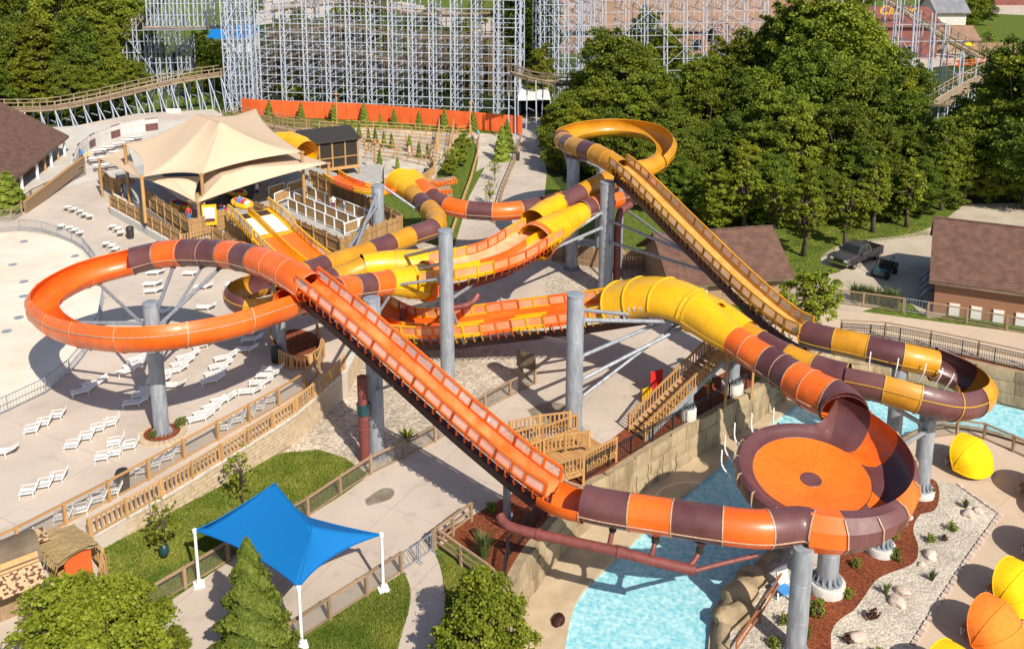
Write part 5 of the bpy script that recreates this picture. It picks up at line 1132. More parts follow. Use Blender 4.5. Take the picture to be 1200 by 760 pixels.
proto('young', broadleaf(17, 5.0, 2.2, 5200, .17, 'leaf_light', .22, 22)); proto('slender', broadleaf(23, 9.0, 1.9, 6500, .2, 'leaf_light', .2, 22)); proto('sapling', broadleaf(29, 3.2, .85, 420, .12, 'leaf_light', .2, 16))
proto('bush', broadleaf(41, 1.0, .55, 900, .09, 'leaf_conifer', .0, 12)); proto('redbush', broadleaf(43, .9, .5, 700, .08, 'leaf_red', .0, 10)); proto('shrub', broadleaf(47, 3.0, 1.4, 2500, .18, 'leaf_light', .05, 16))
tree('near_broad', at(112, 808, .3), 'bushy light green broadleaf tree beside the snack stand', sc_=.8, rz=1.0)
tree('near_conifer', at(299, 783, 0), 'dense cone-shaped evergreen in front of the blue sail', sc_=.9, sxy=1.08, rz=2.0)
tree('near_shrub', at(566, 790, 0), 'rounded bright green tree beside the garden path', rz=.5)
tree('near_shrub', at(205, 775, 0), 'small green shrub peeking out beside the broadleaf tree', sc_=.35, name='shrub', cat='shrub')
g = random.Random(5)
GF = 'trees of the wood behind the gold slide'
kinds = ['mid green broad tree', 'dark green broad tree', 'light green rounded tree', 'dark green upright tree', 'yellow-green airy tree', 'mid green slim tree']
def wood(lst, group, place):
    for x, y, Y in lst:
        z = aty(x, y, Y).z; p = aty(x, y, Y); k = g.choice([0, 1, 0, 5, 2, 3, 2, 4]) ; s_ = max(.35, z / H0 / .97)
        wd = g.uniform(.9, 1.15) * min(1.25, max(.8, 1.0 / s_ ** .35)); tree(f'f{k}', (p.x, Y, 0), f'{kinds[k]} {place}', group, s_, sxy=wd)
wood([(690, 78, 128), (720, 34, 125), (757, 62, 128), (822, 64, 130), (852, 58, 132), (880, 40, 130), (915, 15, 128), (945, -8, 125), (985, -10, 122), (1020, 28, 125), (1055, 60, 125), (1062, 92, 122), (900, 35, 140), (960, 5, 138), (838, 72, 142)], GF, 'in the tall rear row of the wood')
wood([(668, 112, 120), (700, 97, 116), (742, 96, 113), (783, 112, 111), (812, 105, 118), (830, 102, 113), (870, 92, 113), (905, 80, 113), (950, 60, 112), (1000, 72, 112), (1040, 98, 111), (1072, 118, 109)], GF, 'in the middle of the wood')
wood([(680, 132, 110), (720, 128, 106), (762, 146, 103), (800, 156, 101), (850, 146, 102), (900, 138, 101), (940, 128, 100), (985, 118, 101), (1030, 146, 100), (1068, 152, 100), (1108, 150, 98), (880, 175, 96), (1010, 175, 96)], GF, 'in the near row of the wood')
wood([(845, 205, 91), (885, 212, 92), (910, 188, 93), (968, 196, 92), (1045, 196, 93), (1085, 190, 95), (800, 192, 95), (770, 190, 97)], GF, 'at the grassy edge of the wood')
wood([(1196, 112, 106), (1212, 48, 103), (1215, 52, 100), (1134, 128, 101), (1215, 130, 97), (1165, 165, 99), (1240, 60, 98)], GF, 'beside the low coaster track')
wood([(650, 130, 121), (655, 150, 112), (800, 132, 107), (1000, 140, 106), (925, 105, 107)], GF, 'filling the wood')
GL = 'trees of the wood beyond the low coaster curve'
wood([(20, -35, 165), (60, -30, 158), (100, -22, 160), (138, -10, 168), (165, 25, 172), (8, 20, 148), (48, 30, 145), (88, 28, 146), (122, 45, 149), (152, 68, 153), (-25, 30, 142), (30, 70, 138), (75, 72, 139), (110, 82, 141), (140, 92, 146), (-10, 80, 135)], GL, 'beyond the low coaster curve')
wood([(215, 52, 176), (232, 40, 178), (250, 50, 172), (240, 75, 165), (258, 88, 166), (205, 78, 168), (222, 92, 160), (330, 40, 250), (350, 8, 260), (395, 36, 240), (505, 6, 270), (590, 20, 240), (455, 40, 225), (415, -10, 236), (432, 14, 226), (620, -40, 178), (628, 12, 172), (632, 60, 150), (480, 28, 240), (560, -4, 260), (760, 10, 190), (785, 30, 180), (440, -20, 280), (300, -10, 300), (540, 20, 215)], 'scattered trees behind the coaster', 'behind the steel coaster frame')
wood([(1138, -20, 260), (1150, -15, 270), (1110, -8, 300), (1180, 70, 180), (1010, -20, 290)], 'scattered trees near the far cafe', 'near the far red cafe')
for x, y, Y, s_ in [(941, 300, 0, .95), (990, 290, 0, .82), (1102, 246, 0, 1.0), (1130, 240, 0, .9), (838, 268, 0, .8), (872, 272, 0, .9), (905, 280, 0, .75), (1022, 272, 0, .9), (1062, 266, 0, .85)]:
    tree('slender', at(x, y, 0), {941: 'slender young tree on the verge between pickup and gabled house', 990: 'slender young tree right behind the parked pickup', 1102: 'slender young tree at the roof end of the pump house', 1130: 'slender young tree beside the sandy track behind the pump house', 1022: 'slender young tree behind the pickup bed', 1062: 'slender young tree at the edge of the yard gravel'}.get(x, 'slender young tree with bare lower trunk behind the gabled house'), 'slender trees on the verge', s_)
tree('young', at(950, 388, 0), 'loose light green tree beside the upper walkway fence', sc_=1.0)
for x, y in [(316, 139), (353, 141), (391, 142), (427, 143), (462, 147), (491, 151), (521, 151), (555, 153)]: tree('arbor', at(x, y, 0), 'cone-shaped evergreen in front of the orange wall', 'evergreens along the orange wall', g.uniform(.85, 1.1), cat='evergreen', name='evergreen')
for x, y in [(405, 156), (413, 158), (421, 162), (440, 169), (450, 172), (459, 174), (480, 178), (491, 185), (501, 185), (445, 193), (466, 203), (446, 152), (432, 166)]: tree('pencil', at(x, y, 0), 'slim pencil evergreen among the queue rails', 'pencil evergreens in the queue', g.uniform(.9, 1.2), cat='evergreen', name='evergreen')
for x, y, s_ in [(588, 188, 1.55), (594, 178, 1.5)]: tree('arbor', at(x, y, 0), 'tall full evergreen beside the side walk', 'tall evergreens at the side walk', s_, cat='evergreen', name='evergreen')
for x, y, s_ in [(535, 196, .9), (540, 180, .8), (528, 206, .8), (545, 172, .7)]: tree('shrub', at(x, y, 0), 'light green leafy shrub on the queue lawn', 'shrubs on the queue lawn', s_, name='shrub', cat='shrub')
for x, y, lb in [(580, 212, 'thin sapling beside the rope rail on the side walk'), (574, 240, 'thin sapling on the side walk above the orange tube')]: tree('sapling', at(x, y, 0), lb, None, .95, name='sapling')
tree('sapling', at(193, 650, .75), 'staked sapling with a green watering bag on the lawn', None, .98, name='sapling'); tree('sapling', at(284, 587, .35), 'leafy sapling on the lawn beside the block wall', None, 1.0, name='sapling')
b_ = MB(); pb = at(193, 650, .72); b_.lathe([(.16, 0), (.22, .15), (.2, .5), (.08, .62)], pb, 12); tag(b_.build('watering_bag', 'cart_green', smooth=True), 'dark green watering bag round the lawn sapling', 'bag')
tree('arbor', at(12, 246, PL), 'round dark evergreen beside the snack building ramp', None, 1.35, sxy=1.9, name='evergreen', cat='evergreen')
for x, y, lb in [(470, 418, 'small cone evergreen below the launch flume, next to the maroon pipe'), (455, 408, 'smaller cone evergreen below the launch flume')]: tree('arbor', at(x, y, 0), lb, None, .6, name='evergreen', cat='evergreen')
for i in range(14):
    x, y = g.uniform(830, 1090), g.uniform(243, 268); tree('shrub', at(x, y, 0), 'low wild bush at the foot of the wood', 'wild bushes at the foot of the wood', g.uniform(.7, 1.1), name='shrub', cat='shrub')
# small bed plants
for x, y, k, s_ in [(1046, 630, 'bush', .8), (1050, 655, 'bush', .85), (1093, 582, 'bush', .7), (1003, 664, 'bush', .7), (992, 699, 'bush', .75), (957, 719, 'bush', 1.1), (945, 745, 'bush', .7), (920, 730, 'bush', .8), (907, 757, 'bush', .8), (1116, 621, 'bush', .75), (1091, 634, 'bush', .7), (1022, 725, 'redbush', .95), (993, 752, 'redbush', .7), (1107, 633, 'redbush', .6), (815, 482, 'bush', .7), (832, 450, 'bush', .7), (212, 500, 'bush', .9), (179, 514, 'bush', .7), (575, 598, 'bush', .8), (1030, 768, 'bush', .6)]:
    deck = x > 890; tree(k, at(x, y, DK + .02 if deck else (PL if x < 300 else .02)), ('reddish' if k == 'redbush' else 'green') + ' low shrub ' + ('in the bed below the bowl' if deck else 'in the round planter' if x < 300 else 'in the mulch terrace'), 'low bed shrubs', s_ * .72, name='shrub', cat='shrub')
def tuft(p, label, h=.6, n=70, m='leaf_grassy', group=None, w_=.03, spread=.6, name='grass_tuft', cat='plant'):
    gg = random.Random(int(p.x * 31 + p.y * 17)); mb = MB()
    for i in range(n):
        a = gg.uniform(0, 6.28); l = h * gg.uniform(.6, 1.1); o_ = spread * gg.uniform(.15, 1) * h; d = V(math.cos(a), math.sin(a), 0); s0 = d * .08 * h; q = V(-d.y, d.x, 0) * w_
        mb.add([p + s0 - q, p + s0 + q, p + d * o_ * .5 + V(0, 0, l * .7) + q * .7, p + d * o_ * .5 + V(0, 0, l * .7) - q * .7, p + d * o_ + V(0, 0, l)], [(0, 1, 2, 3), (3, 2, 4)])
    o = mb.build(name, m); a = o.data.attributes.new('tint', 'FLOAT', 'FACE'); a.data.foreach_set('value', [gg.random() for _ in o.data.polygons]); return tag(o, label, cat, group)
for x, y, h_, lb in [(1092, 680, .6, 'wispy grass tuft alone in the gravel bed'), (1038, 696, .65, 'wispy grass tuft beside two pink boulders'), (1131, 595, .55, 'wispy grass tuft at the gravel corner')]: tuft(at(x, y, DK), lb, h_, group='grass tufts in the gravel')
tuft(at(567, 655, .02), 'tall pale grass clump in the mulch beside the three-rail fence', 1.5, 160)
tuft(at(478, 516, .02), 'agave with broad yellow-green leaves in the gravel', .8, 34, 'leaf_light', None, .08, 1.0, 'agave')
for x in range(1000, 1056, 7): tuft(at(x, 352 + (x - 1000) * .16, 0), 'tall soft grass clump behind the yard fence', 1.5, 90, group='tall grasses behind the yard fence', w_=.05)
for x, y in ((900, 350), (912, 348), (922, 347)): tuft(at(x, y, 0), 'tall soft grass clump before the small gabled house', 1.5, 90, group='tall grasses by the gabled house', w_=.05)
# ---------------------------------------------------------------- steel-framed coaster behind the queue
def lattice(name, label, base_pts, depth, height, lev, mat_='far_steel', cols=4, ledge=True, diag=True, batter=.06, thick=.17, seed=1, top=None, group=None, rear=True):
    """base_pts: feet of the near posts. One bent per foot (posts going back, cross braced), ledgers between bents."""
    g = random.Random(seed); B = [Vector(p) for p in base_pts]; t = thing(name, B[0], label, 'roller coaster', group)
    d = (B[-1] - B[0]).normalized() if len(B) > 1 else V(1, 0, 0); back = V(-d.y, d.x, 0)
    if back.y < 0: back = -back
    nl = int(height / lev)
    for bi, p in enumerate(B):
        H_ = height if top is None else top(bi); n_l = max(1, int(H_ / lev)); mb = MB()
        posts = []
        for c in range(cols):
            f = c / max(1, cols - 1); foot = p + back * depth * f; lean = batter * (1 - f) ; tp = foot + V(0, 0, H_) + back * (depth * (1 - f) * batter * 2.2)
            pr = [(foot, tp)] if c else [(foot - d * .34, tp - d * .34), (foot + d * .34, tp + d * .34)]
            for a, b2 in pr: mb.bar(a, b2, thick * (1 if c == 0 else .8))
            posts.append((foot, tp))
        for l in range(n_l + 1):
            z = l * lev; q = [a.lerp(b2, min(1, z / H_)) for a, b2 in posts]; mb.bar(q[0], q[-1], thick * .6)
            if l < n_l and l % 2 == 0:
                q2 = [a.lerp(b2, min(1, (z + lev) / H_)) for a, b2 in posts]
                for c in range(cols - 1):
                    if (l + c + bi) % 2: mb.bar(q[c], q2[c + 1], thick * .5)
                    else: mb.bar(q[c + 1], q2[c], thick * .5)
                pass
            if l < n_l: q3 = posts[0][0].lerp(posts[0][1], min(1, (z + lev) / H_)); mb.bar(q[0] - d * .34 * (-1) ** l, q3 + d * .34 * (-1) ** l, thick * .5); mb.bar(q[0] - d * .34, q[0] + d * .34, thick * .5)
        mb.build('bent', mat_, t)
    if ledge and len(B) > 1:
        for c, f in ((0, 0), (2, 1.0)) if rear else ((0, 0),):
            for l in range(1, nl + 1, 1 if c == 0 else 3):
                z = l * lev; mb = MB(); any_ = False
                for i in range(len(B) - 1):
                    hh = min(top(i), top(i + 1)) if top else height
                    if z > hh + .1: continue
                    o_ = back * (depth * f + depth * (1 - f) * batter * 2.2 * z / height) + V(0, 0, z); mb.bar(B[i] + o_, B[i + 1] + o_, thick * .6); any_ = True
                if any_: mb.build('ledger', mat_, t)
    if diag and len(B) > 2:
        for i in range(0, len(B) - 2, 2):
            for k in range(0, nl - 2, 3):
                hh = min(top(i), top(i + 2)) if top else height
                if (k + 3) * lev > hh: continue
                a, b2 = (i, i + 2) if (i // 2 + k) % 2 else (i + 2, i); oo = -back * .15
                MB().bar(B[a] + oo + V(0, 0, k * lev), B[b2] + oo + V(0, 0, (k + 3) * lev), thick * .55).build('brace', mat_, t)
    return t, back, d
main = [at(x, 127 + (x - 305) * .036, 0) for x in (305, 334, 360, 386, 410, 434, 459, 482, 506, 531, 555, 581, 606)]
lattice('roller_coaster', 'tall galvanised coaster frame behind the orange wall', main, 7, 25, 1.4, seed=2, cols=3, thick=.2, diag=False)
darkb = [at(x, 112, 0) for x in range(300, 616, 11)]
lattice('roller_coaster', 'dark timber trestle behind the tall galvanised frame', darkb, 8, 10.5, 1.3, mat_='dark_timber', seed=21, cols=3, diag=False, top=lambda i: 8.5 + 2.2 * math.sin(i * .35))
left = [at(x, 131 - (x - 268) * .04, 0) for x in (268, 276, 286, 296)]
lattice('roller_coaster', 'dense galvanised coaster tower at the end of the tall frame', left, 12, 25, 1.45, seed=3, cols=5)
mid = [at(x, 118 - (x - 635) * .03, 0) for x in (636, 652, 664, 680, 694)]
lattice('roller_coaster', 'galvanised coaster frame rising behind the walkway tunnel', mid, 10, 25, 1.8, seed=4)
rgt = [at(x, 98 - (x - 705) * .02, 0) for x in (708, 735, 757, 780, 803, 826, 850, 874, 898)]
lattice('roller_coaster', 'open galvanised coaster frame in front of the brown hall', rgt, 12, 26, 2.2, seed=5, cols=4, batter=.12, top=lambda i: 30 - i * 1.2)
# darker timber runs behind the tall frame
def track(name, pts, label, gauge=1.6, group=None, mat_='dark_timber', rail=True, posts=None, pm='far_steel', post_gap=3.2, splay=2.0, hand=True):
    L = cr([Vector(p) for p in pts], 1.0); t = thing(name, (L[0].x, L[0].y, 0), label, 'coaster track', group); n = len(L)
    T = [(L[min(i + 1, n - 1)] - L[max(i - 1, 0)]).normalized() for i in range(n)]; X = [V(q.y, -q.x, 0).normalized() for q in T]
    bed = MB()
    for i in range(n - 1):
        a = [L[i] + X[i] * s_ * gauge * .62 for s_ in (-1, 1)]; b2 = [L[i + 1] + X[i + 1] * s_ * gauge * .62 for s_ in (-1, 1)]
        bed.add([a[0], a[1], b2[1], b2[0], a[0] - V(0, 0, .3), a[1] - V(0, 0, .3), b2[1] - V(0, 0, .3), b2[0] - V(0, 0, .3)], [(0, 1, 2, 3), (7, 6, 5, 4), (0, 4, 5, 1), (3, 2, 6, 7), (0, 3, 7, 4), (1, 5, 6, 2)])
    bed.build('track_bed', mat_, t)
    for s_ in (-1, 1):
        mb = MB(); mb.tube([p + x * s_ * gauge * .4 + V(0, 0, .12) for p, x in zip(L, X)], .1, 4); mb.build('running_rail', 'pale_timber', t)
        if hand:
            mb = MB(); mb.tube([p + x * s_ * gauge * .95 + V(0, 0, 1.1) for p, x in zip(L, X)], .07, 4)
            mb.tube([p + x * s_ * gauge * .95 + V(0, 0, .55) for p, x in zip(L, X)], .05, 4); mb.build('handrail', 'pale_timber' if mat_ != 'dark_timber' else mat_, t)
            for i in range(0, n, 2): MB().bar(L[i] + X[i] * s_ * gauge * .95 + V(0, 0, -.1), L[i] + X[i] * s_ * gauge * .95 + V(0, 0, 1.15), .13).build('rail_post', 'pale_timber' if mat_ != 'dark_timber' else mat_, t)
    if posts:
        for i in range(0, n, max(1, int(post_gap))):
            mb = MB()
            for s_ in (-1, 1):
                a = L[i] + X[i] * s_ * gauge * .8; f = V(a.x, a.y, 0) + X[i] * s_ * splay * .35 * min(1, a.z / 4); mb.bar(f, a, .17)
                if splay > 1: mb.bar(V(a.x, a.y, 0) + X[i] * s_ * (splay + .8) * min(1.2, a.z / 4), a - V(0, 0, .4), .14)
            if L[i].z > 3: mb.bar(V(L[i].x - X[i].x, L[i].y - X[i].y, L[i].z * .5), V(L[i].x + X[i].x, L[i].y + X[i].y, L[i].z * .5), .13)
            mb.build('trestle', pm, t)
    return t
track('coaster_track', [aty(-30, 130, 127), aty(5, 128, 128), aty(60, 126, 132), aty(115, 116, 137), aty(165, 104, 142), aty(215, 93, 146), aty(262, 86, 150)], 'low curved wooden track with handrails beyond the snack building', 1.7, mat_='pale_timber', posts=True, splay=3.2, post_gap=2)
track('coaster_track', [aty(140, 56, 165), aty(155, 40, 164), aty(172, 20, 163), aty(190, 0, 162), aty(210, -22, 161)], 'steep wooden ramp climbing out of the trees', 1.5, mat_='pale_timber', posts=False)
lowb = [at(x, 113 - (x - 125) * .02, 0) for x in (126, 138, 150, 163, 176, 188, 200, 213, 223)]
lattice('roller_coaster', 'low galvanised coaster frame in front of the dark trees', lowb, 6, 15, 1.9, seed=7, cols=3, top=lambda i: [6, 8.5, 11.5, 13.5, 14, 14, 14, 13.5, 10][i], diag=True)
track('coaster_track', [aty(168, 33, 158), aty(215, 33, 159), aty(262, 31, 160)], 'level grey catwalk joining the coaster towers', 1.6, mat_='grey_roof', hand=False)
upb = [aty(x, 31, 159) for x in (175, 184, 193, 202, 211, 220, 230, 240, 250)]
tb_, _, _ = lattice('roller_coaster', 'row of slim coaster posts above the grey catwalk', upb, 5, 9, 1.9, seed=9, cols=2, rear=False, diag=False)
for k, (z, y0) in enumerate(((4.5, 0), (8.5, 6), (12.5, 12))):
    a, b2 = at(285, 112, 0), at(615, 118, 0); off_ = V(0, 12 + y0, z)
    track('coaster_track', [a + off_, a.lerp(b2, .3) + off_ + V(0, 3, 1.2), a.lerp(b2, .6) + off_ + V(0, 3, -.8), b2 + off_], ['lowest', 'middle', 'upper'][k] + ' dark wooden track run inside the tall coaster frame', 1.8, mat_='dark_timber', posts=True, pm='dark_timber', post_gap=2, splay=.6)
track('coaster_track', [aty(600, 86, 128), aty(625, 93, 129), aty(650, 97, 131), aty(700, 98, 134)], 'timber track curving over the walkway tunnel', 1.7, mat_='dark_timber', posts=True, splay=1)
track('coaster_track', [aty(1020, -12, 190), aty(1050, 6, 183), aty(1085, 28, 175), aty(1120, 50, 167), aty(1150, 66, 160)], 'timber coaster drop in front of the far red cafe', 1.8, mat_='pale_timber', posts=True, splay=.3, post_gap=6)
track('coaster_track', [aty(1098, 122, 128), aty(1120, 108, 134), aty(1145, 94, 141), aty(1175, 80, 150)], 'low timber track bend among the trees', 1.8, mat_='pale_timber', posts=True, splay=.4)
lattice('roller_coaster', 'slim galvanised posts under the timber drop', [at(x, 108 - (x - 1045) * .02, 0) for x in (1046, 1067, 1088, 1105, 1125)], 5, 12, 3, seed=12, cols=2, top=lambda i: [19, 16.5, 14, 12, 9][i], rear=False, diag=False)
# walkway tunnel
tp = [at(607, 118, 3.4), at(645, 117, 3.4), at(641, 96, 3.4), at(606, 96, 3.4)]
t = thing('walkway_tunnel', at(625, 142, 0), 'white-roofed walkway tunnel under the coaster', 'tunnel')
mb = MB(); mb.prism(tp, 3.4, 3.55); mb.build('roof', 'white_paint', t)
for a, b2 in ((tp[0], tp[3]), (tp[1], tp[2])):
    mb = MB(); mb.bar(V(a.x, a.y, 1.7), V(b2.x, b2.y, 1.7), .2, 3.3); mb.build('wall', 'dark_timber', t)
mb = MB(); mb.bar(V(tp[2].x, tp[2].y - .3, 1.7), V(tp[3].x, tp[3].y - .3, 1.7), .1, 3.3); mb.build('end_gate', 'black_plastic', t)
for p in tp[:2]: MB().cyl((p.x, p.y, 0), (p.x, p.y, 3.4), .1, n=8).build('post', 'far_steel', t)
# orange wall
ow = thing('orange_wall', at(270, 128, 0), 'solid orange panel wall behind the queue', 'wall')
L = pz([(284, 134), (300, 136), (420, 141), (520, 149), (612, 157)], 0); T = poly_len(L); k = 26
for i in range(k):
    a, _ = along(L, T * i / k); b2, _ = along(L, T * (i + 1) / k); d = (b2 - a).normalized()
    MB().bar(a + V(0, 0, 1.35) + d * .03, b2 + V(0, 0, 1.35) - d * .03, .12, 2.6).build('panel', 'orange_wall', ow)
# ---------------------------------------------------------------- buildings
def gable(name, label, corners, z0, wall_h, roof_h, wall_m, roof_m, over=.6, cat='building', group=None, doors=(), ridge='long', windows=(), hip=False):
    """corners: a, b (front edge), c, d going round. Ridge parallel to a-b."""
    P = [V(p.x, p.y, z0) for p in corners]; t = thing(name, P[0], label, cat, group); a, b2, c, d = P
    up = V(0, 0, wall_h); mb = MB(); mb.add([a, b2, c, d, a + up, b2 + up, c + up, d + up], [(0, 1, 5, 4), (1, 2, 6, 5), (2, 3, 7, 6), (3, 0, 4, 7)])
    ml, mr2 = (a + d) / 2 + up + V(0, 0, roof_h), (b2 + c) / 2 + up + V(0, 0, roof_h)
    mb.add([a + up, d + up, ml], [(0, 1, 2)]); mb.add([b2 + up, c + up, mr2], [(0, 2, 1)]); mb.build('wall', wall_m, t)
    ex_ = (b2 - a).normalized() * over; ey = (d - a).normalized() * over; sl = roof_h / ((d - a).length / 2) * over
    def slab(p, q, r_, s_, nm):
        n_ = (q - p).cross(s_ - p).normalized(); n_ = n_ if n_.z > 0 else -n_; th = n_ * .16; m_ = MB(); m_.add([p, q, r_, s_, p + th, q + th, r_ + th, s_ + th], [(4, 5, 6, 7), (3, 2, 1, 0), (0, 1, 5, 4), (1, 2, 6, 5), (2, 3, 7, 6), (3, 0, 4, 7)]); return m_.build(nm, roof_m, t)
    slab(a + up - ex_ - ey - V(0, 0, sl), b2 + up + ex_ - ey - V(0, 0, sl), mr2 + ex_, ml - ex_, 'roof')
    slab(c + up + ex_ + ey - V(0, 0, sl), d + up - ex_ + ey - V(0, 0, sl), ml - ex_, mr2 + ex_, 'roof')
    fa = MB(); fa.bar(a + up - ex_ - ey * 1.02 - V(0, 0, sl + .02), b2 + up + ex_ - ey * 1.02 - V(0, 0, sl + .02), .06, .24); fa.build('fascia', 'dark_timber', t)
    rc = MB(); rc.bar(ml - ex_ + V(0, 0, .17), mr2 + ex_ + V(0, 0, .17), .3, .08); rc.build('ridge_cap', roof_m, t)
    e = (b2 - a); nrm = V(e.y, -e.x, 0).normalized(); rz = math.atan2(e.y, e.x)
    for f, w_, h_, zz, m_, nm in doors:
        p = a.lerp(b2, f) + nrm * .05 + V(0, 0, zz + h_ / 2); fr = MB().box(p, (w_ + .12, .06, h_ + .10), rz).build(nm + '_frame', 'flange_pale', t); q = MB().box(p + nrm * .04, (w_, .06, h_), rz).build(nm, m_, t)
    return t
gb = [at(728, 335, 0), at(935, 335, 0)]
c1, c2, c3, c4 = V(13.0, 70.5, 0), V(22.2, 72.3, 0), V(21.0, 80.3, 0), V(11.8, 78.5, 0)
gable('gabled_house', 'small gabled house with brown shingle roof behind the gold descent', [c1, c2, c3, c4], 0, 2.6, 2.3, 'tan_siding', 'shingle', .7, doors=[(.25, .9, 1.0, 1.0, 'white_plastic', 'window'), (.5, .9, 1.0, 1.0, 'white_plastic', 'window'), (.75, .9, 1.0, 1.0, 'white_plastic', 'window')])
r1, r2 = at(1093, 366, 0), at(1290, 396, 0); e = (r2 - r1).normalized(); nb_ = V(-e.y, e.x, 0)
pump = gable('pump_house', 'large pump house with brown shingle roof and row of white vents', [r1, r2, r2 + nb_ * 11, r1 + nb_ * 11], 0, 3.0, 3.1, 'brown_siding', 'shingle', .5, doors=[(.13 + k * .135, .72, 1.0, .04, 'white_paint', 'louvre') for k in range(6)])
for k in range(4):
    pp = r1 + nb_ * (2 + k * 1.5) - e * .9; m_ = MB(); m_.tube([pp + V(0, 0, .0), pp + V(0, 0, .6), pp + V(.4, 0, 1.0), pp + V(.95, 0, 1.05)], .16, 10); tag(m_.build('valve_pipe', 'steel', smooth=True), 'grey valve pipe against the end wall of the pump house', 'pipe', 'valve pipes at the pump house')
s1, s2 = V(-53.6, 92.0, PL), V(-57.0, 112.0, PL); e2 = (s2 - s1).normalized(); nb2 = V(-e2.y, e2.x, 0)
sn = gable('snack_building', 'snack building with brown shingle roof beside the court', [s1, s2, s2 + nb2 * 15, s1 + nb2 * 15], PL, 3.3, 4.6, 'brown_siding', 'shingle', 1.9)
for f in (-1.2, 4.2, 9.4, 14.6):
    for q in (0.3,): p = s2 - e2 * (f + .4) - nb2 * 1.6; MB().box(p + V(0, 0, 1.08), (.28, .28, 2.16), .3).build('porch_post', 'white_paint', sn)
for f in (1.5, 6.6): p = s2 - e2 * f - nb2 * 1.5; MB().box(p + V(0, 0, 1.08), (.2, .2, 2.16), .3).build('porch_post', 'wood', sn)
# porch steps, ramp wall
rw = thing('ramp_wall', at(35, 252, PL), 'brown ramp wall sloping down from the snack porch', 'wall'); ra, rb2 = at(30, 250, PL), at(100, 203, PL); MB().bar(ra + V(0, 0, .5), rb2 + V(0, 0, 1.3), .2, 1.3).build('panel', 'wood_old', rw); MB().bar(ra + V(0, 0, 1.2), rb2 + V(0, 0, 2.0), .3, .1).build('cap', 'wood', rw)
def shed(name, label, x0, x1, y, Y, dep, wall_h, roof_h, wm, rm, cat='building', sign=None, group=None, doors=()):
    a, b2 = aty(x0, y, Y), aty(x1, y, Y); a = V(a.x, Y, 0); b2 = V(b2.x, Y, 0); return gable(name, label, [a, b2, b2 + V(0, dep, 0), a + V(0, dep, 0)], 0, wall_h, roof_h, wm, rm, .8, cat, group, doors)
sheet('park_ground', [(615, 70), (640, 62), (1015, 55), (1015, -6), (615, -6)], 0, 'yard_dirt', .016)
shed('exhibit_hall', 'long brown hall with reddish roof seen through the coaster frame', 655, 925, 40, 212, 24, 6, 9, 'brown_siding', 'brown_roof', doors=[(.2 + k * .1, 2, 2.4, 1, 'dark_glass', 'window') for k in range(7)])
shed('exhibit_hall', 'small cream gabled hall beside the brown hall', 845, 905, 40, 190, 10, 5, 4, 'white_concrete', 'brown_roof')
shed('far_hall', 'red roofed hall beyond the brown hall', 640, 960, 20, 260, 20, 7, 6, 'tan_siding', 'red_roof')
cf = shed('cafe', 'brownish red cafe with yellow lettering behind the timber drop', 1012, 1100, 40, 205, 16, 7.5, 3, 'red_roof', 'red_roof', doors=[(.42, 3, 2.6, .2, 'dark_glass', 'window'), (.62, 3, 2.6, .2, 'dark_glass', 'window'), (.2, 3, 2.6, .2, 'dark_glass', 'window')])


shed('pavilion', 'brown roofed pavilion beside the cafe terrace', 1098, 1145, 40, 215, 8, 3.2, 2.4, 'tan_siding', 'brown_roof'); shed('pavilion', 'grey roofed pavilion behind the cafe', 1098, 1132, 25, 250, 12, 6, 4, 'white_concrete', 'grey_roof'); shed('far_shop', 'dark red shop beyond the far car park', 1165, 1290, 5, 330, 20, 8, 3, 'red_roof', 'grey_roof')
fence([aty(1138, 47, 214).xy.to_3d(), aty(1172, 47, 214).xy.to_3d(), aty(1235, 47, 214).xy.to_3d()], 'brown board fence beyond the cafe terrace', 'plank', 2.4, 4, 'wood_old')
of = fence(pz([(1105, 79), (1120, 79), (1140, 78), (1156, 72)], 0), 'low orange terrace fence among yellow flowers', 'rail3', 1.4, 3, 'orange_wall')
sheet('cafe_terrace', [(1010, 88), (1160, 72), (1160, 44), (1010, 44)], 0, 'plaza_concrete', .012); sheet('far_car_park', [(1160, 16), (1320, 24), (1320, 8), (1160, 4)], 0, 'plaza_concrete', .01); sheet('far_path', [(300, 30), (380, 20), (400, -4), (300, -4)], 0, 'deck_concrete', .01); sheet('far_path', [(435, 18), (470, 12), (520, 30), (585, 48), (640, 60), (640, 36), (560, 18), (470, 2), (440, 6)], 0, 'plaza_concrete', .014)
gg = random.Random(9)
for i in range(9): tree('bush', at(gg.uniform(1105, 1165), gg.uniform(48, 76), 0), 'low bush of yellow and green leaves on the cafe terrace', 'terrace bushes', gg.uniform(2, 3.2), name='shrub', cat='shrub')
def parasol(p, col, label, group, h=2.7, r=1.7):
    t = thing('parasol', p, label, 'parasol', group); MB().cyl(p, p + V(0, 0, h), .06, n=6).build('pole', 'steel', t); mb = MB(); n = 8
    mb.add([p + V(0, 0, h + .5)] + [p + V(r * math.cos(k * 6.283 / n), r * math.sin(k * 6.283 / n), h - .1) for k in range(n)], [(0, k + 1, (k + 1) % n + 1) for k in range(n)]); mb.build('canopy', col, t)
for x, y, c in [(1108, 60, 'tan_fabric'), (1116, 64, 'yellow_fabric'), (1126, 61, 'tan_fabric'), (1133, 66, 'yellow_fabric'), (1122, 68, 'yellow_fabric'), (1075, 46, 'tan_fabric'), (1085, 50, 'blue_fabric'), (1068, 50, 'orange_fabric')]: parasol(at(x, y, 0), c, {'tan_fabric': 'pale', 'yellow_fabric': 'yellow', 'blue_fabric': 'blue', 'orange_fabric': 'orange'}[c] + ' parasol on the cafe terrace', 'terrace parasols')
